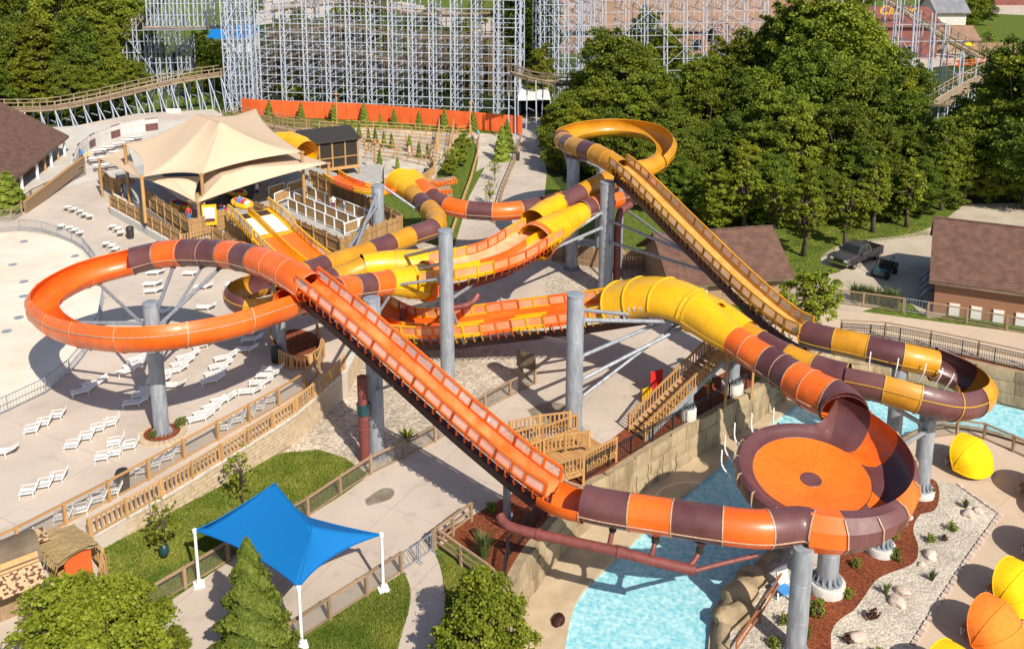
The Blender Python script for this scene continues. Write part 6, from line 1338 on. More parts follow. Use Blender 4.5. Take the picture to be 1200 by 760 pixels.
# blue covered stage behind the catwalk
shed('blue_pavilion', 'blue roofed pavilion behind the coaster tower', 246, 292, 24, 215, 8, 3.5, 2.2, 'white_concrete', 'blue_fabric')
for i in range(40):
    x, y = gg.uniform(285, 610), gg.uniform(58, 125); tree('shrub', at(x, y, 0), 'scrubby bush growing under the coaster frame', 'scrub under the coaster frame', gg.uniform(.7, 1.5), name='shrub', cat='shrub')
# ---------------------------------------------------------------- boarding station and queue
st = tag(MB().prism([at(x, y, SZ) for x, y in [(160, 237), (222, 277), (268, 266), (300, 252), (362, 216), (395, 203), (300, 176), (185, 186), (135, 203)]], -.1, SZ).build('station_deck', 'grey_wall'), kind='structure')
tag(MB().prism([at(x, y, 2.7) for x, y in [(296, 256), (400, 303), (472, 274), (364, 217)]], -.1, 2.7).build('queue_pen_base', 'grey_wall'), kind='structure')
tag(MB().prism([at(x, y, 2.5) for x, y in [(128, 243), (212, 290), (250, 281), (300, 312), (318, 302), (262, 268), (222, 279), (160, 239), (133, 226)]], -.1, 2.5).build('exit_ramp', 'white_concrete'), kind='structure')
tag(MB().prism([at(x, y, 1.6) for x, y in [(398, 222), (446, 212), (446, 192), (398, 196)]], -.1, 1.6).build('grey_block', 'grey_wall'), kind='structure')
sheet('conveyor_floor', [(185, 205), (250, 248), (292, 240), (305, 215), (240, 192)], SZ, 'belt', .008)
sheet('conveyor_strip', [(172, 205), (182, 200), (240, 240), (226, 246)], SZ, 'gold', .016)
GP = 'plank palisades of the station'
fence(pz([(117, 213), (132, 227), (158, 225)], 2.2), 'rough plank palisade at the far end of the exit ramp', 'plank', 1.7, 2, 'palisade', group=GP)
fence(pz([(130, 242), (170, 264), (212, 288)], 2.5), 'rough plank palisade above the sun loungers', 'plank', 1.35, 2, 'palisade', group=GP)
fence(pz([(212, 289), (250, 280)], 2.5), 'slatted rail joining the exit ramp palisades', 'picket', 1.1, 2, 'wood_tan')
fence(pz([(250, 282), (300, 312)], 2.5), 'rough plank palisade ending behind the orange ring', 'plank', 1.35, 2, 'palisade', group=GP)
fence(pz([(168, 241), (222, 278)], SZ), 'rough plank palisade under the peaked canopy', 'plank', 1.8, 2, 'palisade', group=GP)
fence(pz([(223, 279), (267, 267)], SZ), 'rough plank palisade beside the yellow and white notice', 'plank', 1.8, 2, 'palisade', group=GP)
fence(pz([(258, 270), (300, 296), (338, 318)], 2.7), 'rough plank palisade along the launch flume', 'plank', 1.4, 2, 'palisade', group=GP)
fence(pz([(297, 256), (350, 279), (399, 302)], 2.7), 'rough plank palisade on the front of the queue pen', 'plank', 1.8, 2, 'palisade', group=GP)
fence(pz([(400, 303), (471, 274)], 2.7), 'rough plank palisade on the right side of the queue pen', 'plank', 1.8, 2, 'palisade', group=GP)
fence(pz([(364, 218), (471, 273)], 2.7), 'rough plank palisade along the back of the queue pen', 'plank', 1.9, 2, 'palisade', group=GP)
def stall_rail(pts, z, label):
    L = pz(pts, z); t = thing('queue_rail', L[0], label, 'railing', 'white framed queue rails'); T = poly_len(L); n = max(1, round(T / 1.8))
    for i in range(n):
        a, d = along(L, T * i / n + .05); b2, _ = along(L, T * (i + 1) / n - .05); m_ = MB()
        m_.bar(a, a + V(0, 0, 1.15), .09); m_.bar(b2, b2 + V(0, 0, 1.15), .09); m_.bar(a + V(0, 0, 1.12), b2 + V(0, 0, 1.12), .1, .09); m_.bar(a + V(0, 0, .15), b2 + V(0, 0, .15), .07, .07); f_ = m_.build('frame', 'white_paint', t)
        MB().bar(a.lerp(b2, .06) + V(0, 0, .62), a.lerp(b2, .94) + V(0, 0, .62), .03, .85).build('infill_board', 'palisade', t)
stall_rail([(338, 245), (404, 274)], 2.7, 'white framed rail with wooden infill nearest the pen front'); stall_rail([(345, 238), (422, 270)], 2.7, 'white framed rail with wooden infill in the middle of the pen'); stall_rail([(360, 230), (440, 263)], 2.7, 'white framed rail with wooden infill at the back of the pen')
stall_rail([(404, 276), (436, 264)], 2.7, 'white framed rail across the pen end'); stall_rail([(315, 232), (334, 226)], SZ, 'white framed rail by the canopy edge'); stall_rail([(322, 240), (340, 232)], SZ, 'white framed rail at the pen entrance'); stall_rail([(337, 228), (357, 221)], SZ, 'white framed rail near the far pen corner')
# notice board
nb0 = at(247, 273, SZ); t = thing('notice_board', nb0, 'yellow and white notice board on the palisade', 'sign'); MB().box(nb0 + V(0, 0, 1.7), (1.25, .08, 1.9), .25).build('board', 'yellow', t); MB().box(nb0 + V(0, -.06, 1.85), (.95, .05, 1.1), .25).build('notice', 'white_paint', t); MB().box(nb0 + V(0, -.08, 1.25), (.9, .05, .3), .25).build('notice_strip', 'purple', t)
# thatched parasol
tpz = at(238, 258, SZ); t = thing('thatched_parasol', tpz, 'round thatched parasol beside the station pole', 'parasol'); MB().cyl(tpz, tpz + V(0, 0, 2.4), .08, n=8).build('pole', 'wood', t); m_ = MB(); m_.lathe([(1.45, 2.2), (1.2, 2.35), (.6, 2.6), (.05, 2.8)], tpz, 22, jit=.04, rg=random.Random(2)); m_.build('thatch_cap', 'thatch', t, smooth=True)
# screened house
sh = [at(x, y, 2.8) for x, y in [(360, 200), (420, 192), (408, 177), (352, 184)]]; t = thing('screen_house', sh[0], 'dark screened booth with flat dark roof behind the canopy', 'booth')
for i in range(4):
    a, b2 = sh[i], sh[(i + 1) % 4]
    for k in range(4): p = a.lerp(b2, k / 4); MB().bar(p, p + V(0, 0, 3), .16).build('post', 'wood', t)
    MB().bar(a + V(0, 0, 1.5), b2 + V(0, 0, 1.5), .03, 2.9).build('screen', 'dark_screen', t); MB().bar(a + V(0, 0, 1.1), b2 + V(0, 0, 1.1), .1, .12).build('rail', 'wood', t)
cs = sum(sh, V(0, 0, 0)) / 4; m_ = MB(); m_.prism([cs + (p - cs) * 1.12 for p in sh], 5.8, 6.0); m_.build('roof', 'belt', t); m_ = MB(); m_.prism([cs + (p - cs) * 1.05 for p in sh], 2.45, 2.78); m_.build('floor_frame', 'wood', t)
for k in range(4): MB().box((sh[k].x, sh[k].y, 1.2), (.25, .25, 2.5)).build('leg', 'wood', t)
# yellow cover over the raft lift
YC = Path([(306, 178, 98), (322, 170, 98), (342, 170, 97), (360, 180, 94.5)]); yt = thing('lift_cover', V(YC.p[0].x, 99, 0), 'yellow tunnel cover of the raft lift behind the canopy', 'cover'); tube_run(YC, 0, YC.n - 1, ['yellow'], yt, 'flange_gold', r=1.35, nfix=4)
RFL = Path([(388, 207, 90), (402, 216, 88), (425, 224, 86.4), (450, 226, 86.5), (470, 220, 88.2)]); rt = thing('return_flume', V(-16, 87, 0), 'orange and yellow return flume below the screened booth', 'water slide'); flume_run(RFL, 0, RFL.n - 1, ['yellow', 'orange'], rt, hw=.8, floor='orange', hooks=False, length=2.5, wall=.6, pane='orange_pane')
# timber ramps and queue switchbacks
fence(pz([(262, 141), (320, 153), (385, 168)], 1.6), 'long dark timber ramp wall behind the canopy', 'rail3', 1.6, 3, 'wood_old'); fence(pz([(275, 136), (330, 146), (400, 160)], 1.8), 'second long timber ramp wall nearer the orange wall', 'rail3', 1.5, 3, 'wood_old')
tag(MB().prism([at(x, y, 1.7) for x, y in [(262, 140), (385, 167), (400, 160), (275, 135)]], -.1, 1.7).build('ramp_deck', 'wood_old'), kind='structure')
QL = [([(405, 150), (470, 153), (540, 158), (552, 156)], 'rear'), ([(420, 158), (480, 161), (530, 166)], 'second'), ([(425, 167), (480, 171), (525, 177)], 'third'), ([(432, 177), (475, 182), (515, 190)], 'fourth'), ([(428, 186), (470, 192), (506, 201)], 'front')]
QL += [([(412, 154), (470, 157), (535, 162)], 'rear middle'), ([(422, 162), (480, 166), (528, 171)], 'second middle'), ([(428, 172), (478, 176), (520, 183)], 'third middle'), ([(430, 181), (472, 187), (510, 195)], 'fourth middle'), ([(305, 144), (350, 149), (405, 153)], 'orange wall'), ([(330, 156), (370, 161), (420, 166)], 'ramp side'), ([(400, 170), (426, 175), (445, 183)], 'booth side')]
for pts, w_ in QL: fence(pz(pts, 0), f'tan timber queue rail, {w_} row of the switchback', 'queue', 1.15, 2.2, 'wood_tan', group='queue rails')
fence(pz([(515, 152), (514, 170), (510, 190)], 0), 'tall timber queue rail crossing the switchback rows', 'queue', 1.9, 2.0, 'wood_tan', group='queue rails')
fence(pz([(532, 154), (530, 172), (528, 188), (518, 200)], 0), 'tall timber queue rail beside the queue lawn', 'queue', 1.9, 2.0, 'wood_tan', group='queue rails')
fence(pz([(562, 160), (560, 182), (552, 212), (540, 245), (528, 282)], 0), 'log edging rail between queue lawn and side walk', 'queue', .7, 1.2, 'wood_tan', group='queue rails'); fence(pz([(610, 165), (604, 190), (590, 225), (580, 262)], 0), 'rope post rail dividing the side walk', 'queue', 1.0, 1.6, 'wood_old', group='queue rails')
fence(pz(smoothpx([(452, 220), (475, 222), (497, 214), (510, 203), (505, 193)], 6), .5), 'curved picket rail round the queue terrace', 'picket', 1.1, 1.6, 'wood_tan'); tag(MB().prism(pz(smoothpx([(450, 220), (475, 224), (499, 216), (512, 203), (505, 190), (455, 188)], 6, True), .5), -.1, .5).build('queue_terrace', 'pale_gravel'), kind='structure')
for x, y, h_ in ((395, 147, 5.2), (551, 158, 5.0), (440, 200, 4.0)): p = at(x, y, 0); m_ = MB(); m_.cyl(p, p + V(0, 0, h_), .13, .10, 8); m_.box(p + V(.1, -.2, h_ - .3), (.35, .35, .3)); tag(m_.build('light_pole', 'wood'), ('timber lamp pole in the queue near the orange wall' if y < 190 else 'timber lamp pole at the queue terrace'), 'pole', 'timber lamp poles')
# ride sign
def text(body, size, loc, rot, mat_, parent, ext=.06, shear=.2):
    cu = bpy.data.curves.new('tmp', 'FONT'); cu.body = body; cu.size = size; cu.extrude = ext; cu.shear = shear; cu.offset = .012 * size; o = bpy.data.objects.new('tmp', cu); C.objects.link(o); bpy.context.view_layer.update()
    me = bpy.data.meshes.new_from_object(o.evaluated_get(bpy.context.evaluated_depsgraph_get())); bpy.data.objects.remove(o); me.materials.clear(); me.materials.append(M[mat_]); q = bpy.data.objects.new('lettering', me); C.objects.link(q); q.parent = parent
    q.matrix_parent_inverse = PINV[parent.name]; q.location = loc; q.rotation_euler = rot; return q
s0 = at(487, 238, 0); t = thing('ride_sign', s0, 'weathered plank sign with orange Cheetah Chase lettering', 'sign'); ty = 88.0
for k, (y0, y1) in enumerate(((211, 219), (219, 227), (227, 234))):
    a, b2 = aty(492 - k * 2, y0 + 4, ty), aty(534 - k * 2 - (k == 1) * 4, y0 - 1, ty); MB().bar(a, b2, .12, .62).build('sign_plank', 'pale_timber', t)
for x in (494, 520): p = aty(x, 232, ty); MB().box((p.x, ty + .15, p.z / 2), (.18, .18, p.z)).build('post', 'wood_old', t)
p = aty(500, 220.5, ty - .12); text('Cheetah', .9, p, (R(90), R(-10), 0), 'bright_orange', t); p = aty(505, 229.5, ty - .12); text('Chase', .86, p, (R(90), R(-8), 0), 'bright_orange', t)
# ---------------------------------------------------------------- rafts with riders, people
def person(p, heading, top, low, h=1.72, label='x', pose='stand', hairm='hair', group=None, parent=None, name='person'):
    """one continuous skinned body; clothing by material zones."""
    s_ = h / 1.72; st_ = .12 if pose == 'walk' else .0; sit = pose == 'sit'
    if sit: J = {'pel': (0, 0, .12), 'ch': (0, -.04, .45), 'nk': (0, -.02, .62), 'hd': (0, 0, .78), 'hl': (.1, .02, .12), 'kl': (.13, .45, .2), 'fl': (.12, .85, .08), 'hr': (-.1, .02, .12), 'kr': (-.13, .45, .2), 'fr': (-.12, .85, .08), 'sl': (.19, -.03, .52), 'el': (.27, .1, .32), 'wl': (.24, .33, .28), 'sr': (-.19, -.03, .52), 'er': (-.27, .1, .32), 'wr': (-.24, .33, .28)}
    else: J = {'pel': (0, 0, .93), 'ch': (0, 0, 1.28), 'nk': (0, .01, 1.47), 'hd': (0, .03, 1.62), 'hl': (.09, 0, .88), 'kl': (.10, st_ + .02, .48), 'fl': (.10, st_ * 1.6, .05), 'hr': (-.09, 0, .88), 'kr': (-.10, -st_ * .3, .48), 'fr': (-.10, -st_ * 2, .06), 'sl': (.19, 0, 1.40), 'el': (.25, -st_, 1.12), 'wl': (.25, .05 - st_ * .5, .86), 'sr': (-.19, 0, 1.40), 'er': (-.25, st_, 1.12), 'wr': (-.25, .08 + st_, .88)}
    for q in ('l', 'r'): f = V(*J['f' + q]); J['t' + q] = tuple(f + (V(0, .16, -.01) if not sit else V(0, .06, .14))); w2 = V(*J['w' + q]); J['hd' + q] = tuple(w2 + (w2 - V(*J['e' + q])).normalized() * .14)
    rad = dict(pel=.15, ch=.155, nk=.06, hd=.105, hl=.09, kl=.062, fl=.045, hr=.09, kr=.062, fr=.045, sl=.065, el=.045, wl=.032, sr=.065, er=.045, wr=.032, tl=.04, tr=.04, hdl=.04, hdr=.04)
    E = [('pel', 'ch'), ('ch', 'nk'), ('nk', 'hd'), ('pel', 'hl'), ('hl', 'kl'), ('kl', 'fl'), ('fl', 'tl'), ('pel', 'hr'), ('hr', 'kr'), ('kr', 'fr'), ('fr', 'tr'), ('ch', 'sl'), ('sl', 'el'), ('el', 'wl'), ('wl', 'hdl'), ('ch', 'sr'), ('sr', 'er'), ('er', 'wr'), ('wr', 'hdr')]
    K = list(J); me = bpy.data.meshes.new('b'); me.from_pydata([V(*J[k]) * s_ for k in K], [(K.index(a), K.index(b2)) for a, b2 in E], []); o = bpy.data.objects.new('b', me); C.objects.link(o)
    md = o.modifiers.new('s', 'SKIN'); md.use_smooth_shade = True
    for i, k in enumerate(K): me.skin_vertices[0].data[i].radius = (rad[k] * s_,) * 2
    me.skin_vertices[0].data[0].use_root = True; o.modifiers.new('u', 'SUBSURF').levels = 1; bpy.context.view_layer.update()
    m2 = bpy.data.meshes.new_from_object(o.evaluated_get(bpy.context.evaluated_depsgraph_get())); bpy.data.objects.remove(o); m2.materials.clear()
    for mm in ('skin', top, low, hairm): m2.materials.append(M[mm])
    for f in m2.polygons:
        c = f.center / s_
        if sit: f.material_index = 3 if c.z > .80 or (c.z > .72 and c.y < -.04) else 1 if (.2 < c.z < .63 and abs(c.x) < .28 and c.y < .12) else 2 if (c.z < .32 and c.y < .42) else 0
        else: f.material_index = 3 if c.z > 1.66 or (c.z > 1.55 and c.y < -.01) else 1 if (c.z > .95 and c.z < 1.50 and (abs(c.x) < .22 or c.z > 1.2)) else 2 if (c.z > .46 and c.z <= .95 and abs(c.x) < .21) else 0
    q = bpy.data.objects.new(name, m2); C.objects.link(q); q.location = p; q.rotation_euler = (0, 0, heading); return tag(q, label, 'person', group)
person(at(560, 165, .01), 2.6, 'cloth_teal', 'cloth_white', label='person in teal top walking beside the orange wall', pose='walk'); person(at(554, 167, .01), 2.5, 'cloth_pink', 'cloth_navy', label='person in pink top walking next to the one in teal', pose='walk')
person(at(391, 248, 2.71), 3.0, 'cloth_white', 'cloth_maroon', label='person in white shirt and maroon shorts in the queue pen'); person(at(404, 252, 2.71), 2.2, 'cloth_blue', 'cloth_white', 1.25, label='child in blue shirt in the queue pen')
person(at(302, 232, SZ + .01), 1.2, 'cloth_white', 'cloth_navy', label='person in white shirt under the lower canopy'); person(at(222, 262, SZ + .01), .4, 'cloth_red', 'cloth_blue', label='attendant in red shirt beside the station pole'); person(at(213, 252, SZ + .01), 2, 'cloth_navy', 'cloth_navy', label='attendant in dark clothes on the loading strip')
person(at(480, 184, .01), 1, 'cloth_pink', 'cloth_white', label='person in pink shirt among the queue rails'); person(at(11, 668, PL + .006), 2.5, 'cloth_red', 'cloth_navy', label='person in red shirt behind the snack stand')
person(at(104, 192, PL + .012), 1.8, 'cloth_yellow', 'cloth_navy', label='person in yellow shirt at the curved seating wall'); person(at(97, 190, PL + .012), 2.8, 'cloth_blue', 'cloth_navy', label='person in blue shirt at the curved seating wall'); person(at(144, 232, 2.52), 2, 'cloth_navy', 'cloth_navy', label='person in dark clothes beside the exit ramp palisade'); person(at(508, 172, .01), 4, 'cloth_navy', 'cloth_navy', 1.6, label='person in dark clothes among the queue rails')
def raft(p, rz, label, riders, tilt=0, pre='raft'):
    t = thing('raft', p, label, 'raft', 'yellow rafts'); M3 = Matrix.Rotation(rz, 3, 'Z'); m_ = MB(); pts = [p + M3 @ V(.62 * math.cos(a) * 1.0, 1.35 * math.sin(a), .25) for a in [k * 6.2832 / 24 for k in range(25)]]; m_.tube(pts, .24, 10); m_.build('rim_tube', 'yellow', t, smooth=True)
    MB().box(p + V(0, 0, .12), (.95, 2.2, .12), rz).build('floor', 'belt', t)
    for k in (-1, 0, 1): MB().box(p + M3 @ V(0, k * .7 - .2, .4), (.8, .14, .34), rz).build('seat_back', ['cloth_red', 'cloth_blue', 'cloth_red'][k + 1], t)
    for k, (tc, nm) in enumerate(riders): person(p + M3 @ V(0, k * .75 - .45, .14), rz, tc, 'cloth_navy', 1.65, nm, 'sit')
fr_ = LF.p[LF.sample(.6)]
raft(aty(284, 243, 81.6) + V(0, 0, .15), R(-140), 'yellow raft at the top of the launch flume', [('cloth_blue', 'rider in blue shirt in the front raft'), ('cloth_red', 'rider in red shirt in the front raft'), ('cloth_white', 'rider in white shirt in the front raft')])
raft(at(262, 250, SZ + .05), R(-140), 'yellow raft waiting behind the launching one', [('cloth_pink', 'rider in pink shirt in the waiting raft'), ('cloth_navy', 'rider in navy shirt in the waiting raft')]); raft(at(277, 228, SZ + .05), R(-130), 'empty yellow raft on the far conveyor lane', []); raft(at(212, 243, SZ + .05), R(-130), 'empty yellow raft beside the loading strip', [])
# ---------------------------------------------------------------- court seating wall
cw = thing('seating_wall', at(88, 200, PL), 'curved court wall with maroon and cream panels', 'wall'); L = pz(smoothpx([(86, 205), (90, 190), (100, 178), (118, 168), (140, 160), (165, 155), (186, 152)], 5), PL); T = poly_len(L); n = 14
for i in range(n):
    a, _ = along(L, T * i / n); b2, _ = along(L, T * (i + 1) / n); d = (b2 - a).normalized(); MB().bar(a + V(0, 0, .5), b2 - d * .06 + V(0, 0, .5), .14, .95).build('panel', 'purple' if i % 3 == 1 else 'white_concrete', cw); MB().bar(a, a + V(0, 0, 1.75), .14).build('post', 'white_concrete', cw); MB().bar(a + V(0, 0, 1.35), b2 + V(0, 0, 1.35), .03, .6).build('glazing', 'window_pane', cw); MB().bar(a + V(0, 0, 1.7), b2 + V(0, 0, 1.7), .13, .08).build('rail', 'purple' if i % 3 == 1 else 'white_concrete', cw)
for i, (x, y) in enumerate([(118, 182), (128, 178), (140, 174), (150, 170), (112, 192), (124, 190), (136, 184), (160, 166), (118, 200), (132, 198)]):
    p = at(x, y, PL); t = thing('bench_table', p, 'white picnic table on the court beside the curved wall', 'table', 'court tables'); MB().box(p + V(0, 0, .74), (1.5, .75, .06), .4).build('top', 'white_plastic', t)
    for sg in (-1, 1): MB().box(p + V(-sg * .27, sg * .62, .45), (1.5, .28, .05), .4).build('bench', 'purple', t); MB().box(p + V(sg * .5, sg * .2, .36), (.08, .7, .72), .4).build('leg', 'steel', t)
# ---------------------------------------------------------------- snack stand and thatched kiosk on the corner
kp = at(84, 678, PL); t = thing('kiosk', kp, 'small kiosk with thatched roof and bright orange side wall', 'kiosk'); rz = R(-38); M3 = Matrix.Rotation(rz, 3, 'Z')
KS = .8
def kb(c, s_, nm, m_, rx=0, par=t): return MB().box(kp + M3 @ V(*c) * KS, [q * KS for q in s_], rz, rx=rx).build(nm, m_, par)
kb((1.0, 0, 1.05), (.12, 1.5, 2.1), 'side_wall', 'orange_wall'); kb((-1.0, .3, 1.05), (.12, .9, 2.1), 'side_wall', 'dark_timber'); kb((0, .7, 1.0), (1.9, .1, 2.0), 'back_wall', 'dark_timber'); kb((0, -.55, .45), (1.85, .5, .9), 'counter', 'wood_tan'); kb((0, -.55, .92), (1.95, .6, .06), 'counter_top', 'wood')
m_ = MB(); g = random.Random(4); nx, ny = 13, 9; vv = []
for k in range(2):
    for j in range(ny):
        for i in range(nx): vv.append(kp + KS * (M3 @ V(-1.35 + 2.7 * i / (nx - 1) + g.uniform(-.05, .05) * (i in (0, nx - 1)), -1.2 + 2.3 * j / (ny - 1) + g.uniform(-.08, .08) * (j in (0, ny - 1)), 2.25 + .32 * (1 - abs(j - 4) / 4.5) - (.18 if k else 0) + g.uniform(-.04, .04))))
for k in range(2): m_.f += [(k * nx * ny + j * nx + i, k * nx * ny + j * nx + i + 1, k * nx * ny + (j + 1) * nx + i + 1, k * nx * ny + (j + 1) * nx + i) for j in range(ny - 1) for i in range(nx - 1)]
m_.v = [tuple(v) for v in vv]; m_.m = [0] * len(m_.f); m_.build('thatch_roof', 'thatch', t)
fr = MB()
for i in range(70): a = g.random(); s_ = g.choice([0, 1]); q = kp + KS * (M3 @ (V(-1.35 + 2.7 * a, -1.2 if s_ else 1.1, 2.2))); fr.bar(q, q + M3 @ V(g.uniform(-.08, .08), -.1 if s_ else .1, -.28), .05, .02)
fr.build('thatch_fringe', 'thatch', t)['kind'] = 'stuff'
sp = at(-6, 716, PL); t = thing('snack_stand', sp, 'snack stand with dark curved roof and leopard print awnings', 'stand'); rz2 = R(38); M4 = Matrix.Rotation(rz2, 3, 'Z')
def sb(c, s_, nm, m_, rx=0): return MB().box(sp + M4 @ V(*c), s_, rz2, rx=rx).build(nm, m_, t)
sb((0, 0, 1.1), (3.4, 1.7, 2.2), 'body', 'wood_old'); sb((0, -1.55, 2.15), (3.6, 1.5, .05), 'awning', 'leopard', .16); sb((1.75, 1.1, 2.1), (1.5, 1.3, .05), 'awning', 'leopard', -.1); sb((.1, -.95, 2.5), (3.3, .08, .42), 'sign_board', 'wood_tan', -.25)
m_ = MB(); nn = 10; vv = []
for i in range(nn + 1):
    a = math.pi * i / nn
    for x in (-1.9, 1.9): vv.append(sp + M4 @ V(x, -math.cos(a) * 1.05, 2.25 + math.sin(a) * .75))
m_.add(vv, [(2 * i, 2 * i + 1, 2 * i + 3, 2 * i + 2) for i in range(nn)] + [tuple(range(0, 2 * nn + 2, 2)), tuple(range(1, 2 * nn + 2, 2))]); m_.build('curved_roof', 'dark_timber', t)
for c in ((-1.6, -2.2, 1.0), (1.6, -2.2, 1.0)): sb(c, (.09, .09, 2.0), 'awning_post', 'wood_old')
# ---------------------------------------------------------------- truck and utility cart in the yard
fpt, rpt = at(984, 314, .01), at(1021, 299, .01); hd = (fpt - rpt).normalized(); tz = math.atan2(hd.y, hd.x); tc = (fpt + rpt) / 2; TM = Matrix.Translation(tc) @ Matrix.Rotation(tz, 4, 'Z')
t = thing('pickup_truck', tc, 'dark grey crew cab pickup truck parked on the gravel yard', 'truck', world=False); t.rotation_euler = (0, 0, tz)
def loft(secs, name, m_, parent, smooth='auto'):
    mb = MB(); n = len(secs[0]); mb.add([p for s_ in secs for p in s_], [(j * n + i, j * n + (i + 1) % n, (j + 1) * n + (i + 1) % n, (j + 1) * n + i) for j in range(len(secs) - 1) for i in range(n)] + [tuple(range(n))[::-1], tuple(range((len(secs) - 1) * n, len(secs) * n))]); return mb.build(name, m_, parent, smooth=smooth)
def sec(x, w_, z0, z1, r=.12): return [(x, -w_, z0 + r), (x, -w_ + r, z0), (x, w_ - r, z0), (x, w_, z0 + r), (x, w_, z1 - r), (x, w_ - r, z1), (x, -w_ + r, z1), (x, -w_, z1 - r)]
loft([sec(2.85, .88, .45, .98), sec(2.72, .97, .40, 1.08), (sec(1.35, 1.0, .40, 1.2)), sec(-.9, 1.0, .40, 1.2)], 'front_body', 'car_paint', t)
cab = loft([[(1.35, -.96, 1.18), (1.35, .96, 1.18), (1.32, .93, 1.22), (1.32, -.93, 1.22)], [(.55, -.95, 1.15), (.55, .95, 1.15), (.6, .74, 1.82), (.6, -.74, 1.82)], [(-.7, -.95, 1.15), (-.7, .95, 1.15), (-.66, .76, 1.86), (-.66, -.76, 1.86)], [(-.98, -.95, 1.15), (-.98, .95, 1.15), (-.92, .78, 1.6), (-.92, -.78, 1.6)]], 'cab', 'car_paint', t)
def quad(pts, nm, m_, par=t): return MB().add(pts, [(0, 1, 2, 3)]).build(nm, m_, par)
quad([(1.31, -.86, 1.25), (1.31, .86, 1.25), (.66, .70, 1.78), (.66, -.70, 1.78)], 'windscreen', 'dark_glass')
for sg in (-1, 1):
    for x0, x1 in ((.95, .12), (.02, -.72)):
        quad([(x0, sg * .96, 1.24), (x1, sg * .96, 1.24), (x1, sg * .80, 1.76), (min(x0, .62), sg * .79, 1.76)], 'side_window', 'dark_glass')
    MB().box((-1.92, sg * .95, .82), (1.95, .1, .76)).build('bed_side', 'car_paint', t); MB().box((2.8, sg * .68, .86), (.14, .34, .2)).build('headlight', 'lamp_glass', t); MB().box((-2.9, sg * .9, .92), (.05, .14, .32)).build('tail_light', 'red_sign', t); MB().box((.95, sg * 1.1, 1.25), (.12, .2, .2)).build('mirror', 'car_paint', t)
    for x in (1.85, -1.85):
        m_ = MB(); m_.cyl((x, sg * .82, .38), (x, sg * 1.03, .38), .39, n=20); wh = m_.build('wheel', 'tyre', t, smooth='auto'); m_ = MB(); m_.cyl((x, sg * 1.0, .38), (x, sg * 1.045, .38), .24, n=14); sub(wh, m_.build('rim', 'chrome')); MB().box((x, sg * .985, .80), (.98, .07, .12)).build('wheel_arch', 'car_paint', t)
        for q_ in (-.46, .46): MB().box((x + q_, sg * .985, .66), (.12, .06, .3)).build('wheel_arch', 'car_paint', t)
MB().box((-1.92, 0, .58), (1.95, 1.82, .08)).build('bed_floor', 'black_plastic', t); MB().box((-2.86, 0, .82), (.08, 1.85, .7)).build('tailgate', 'car_paint', t); MB().box((2.9, 0, .56), (.16, 1.85, .22)).build('bumper', 'chrome', t); MB().box((2.84, 0, .86), (.1, .98, .26)).build('grille', 'black_plastic', t); MB().box((-2.95, 0, .5), (.14, 1.8, .18)).build('bumper', 'chrome', t)
cpz = at(1036, 322, .01); t = thing('utility_cart', cpz, 'dark green utility cart with black cargo bed beside the truck', 'cart', world=False); t.rotation_euler = (0, 0, tz + .15)
loft([sec(1.35, .5, .35, .72, .08), sec(.7, .62, .33, .85, .08), sec(.3, .62, .33, .6, .08), sec(-.4, .62, .33, .6, .08)], 'body', 'cart_green', t); MB().box((-.95, 0, .72), (1.15, 1.3, .34)).build('cargo_bed', 'black_plastic', t); MB().box((-.2, 0, .72), (.5, 1.1, .16)).build('seat', 'black_plastic', t); MB().box((-.42, 0, 1.0), (.1, 1.1, .45)).build('seat_back', 'black_plastic', t)
for sg in (-1, 1):
    m_ = MB(); m_.tube([(.6, sg * .58, .8), (.3, sg * .58, 1.75), (-.4, sg * .58, 1.8), (-.45, sg * .58, .8)], .035, 6); m_.build('roll_bar', 'black_metal', t)
    for x in (.95, -.95): m_ = MB(); m_.cyl((x, sg * .5, .28), (x, sg * .72, .28), .28, n=16); m_.build('wheel', 'tyre', t, smooth='auto')
m_ = MB(); m_.cyl((.45, .25, .85), (.38, .25, 1.0), .17, n=14); m_.build('steering_wheel', 'black_plastic', t)
# ---------------------------------------------------------------- small signs and fittings
def board(x, y, z, w_, h_, label, m_, rz=0, lift=.5, cat='sign', post='wood_old', name='sign_board'):
    p = at(x, y, z); t = thing(name, p, label, cat); c, s_ = math.cos(rz), math.sin(rz)
    for sg in (-1, 1): MB().box(p + V(c * sg * w_ * .42, s_ * sg * w_ * .42, (lift + h_) / 2), (.09, .09, lift + h_), rz).build('post', post, t)
    MB().box(p + V(s_ * .06, -c * .06, lift + h_ / 2), (w_, .06, h_), rz).build('panel', m_, t); return t
board(768, 462, 0, 1.0, 1.5, 'upright red height board at the foot of the long staircase', 'red_sign', .5, .25); board(757, 470, 0, .8, .9, 'low yellow notice beside the red height board', 'yellow', .6, .1)
board(617, 447, 0, 1.5, 1.2, 'dark information board by the gravel bed', 'dark_timber', -.6, 1.0); board(205, 146, 0, 2.2, .9, 'cream sign board behind the peaked canopy', 'white_concrete', 0, 1.6)
p = at(571, 517, 0); t = thing('speaker_post', p, 'short post with white and black speaker head by the orange climb', 'post'); MB().cyl(p, p + V(0, 0, 1.2), .05, n=8).build('pole', 'wood', t); m_ = MB(); m_.lathe([(.05, 1.15), (.2, 1.25), (.22, 1.45), (.1, 1.58)], p, 12); m_.build('head', 'white_paint', t, smooth=True); MB().box(p + V(.16, -.1, 1.35), (.16, .16, .2)).build('horn', 'black_plastic', t)
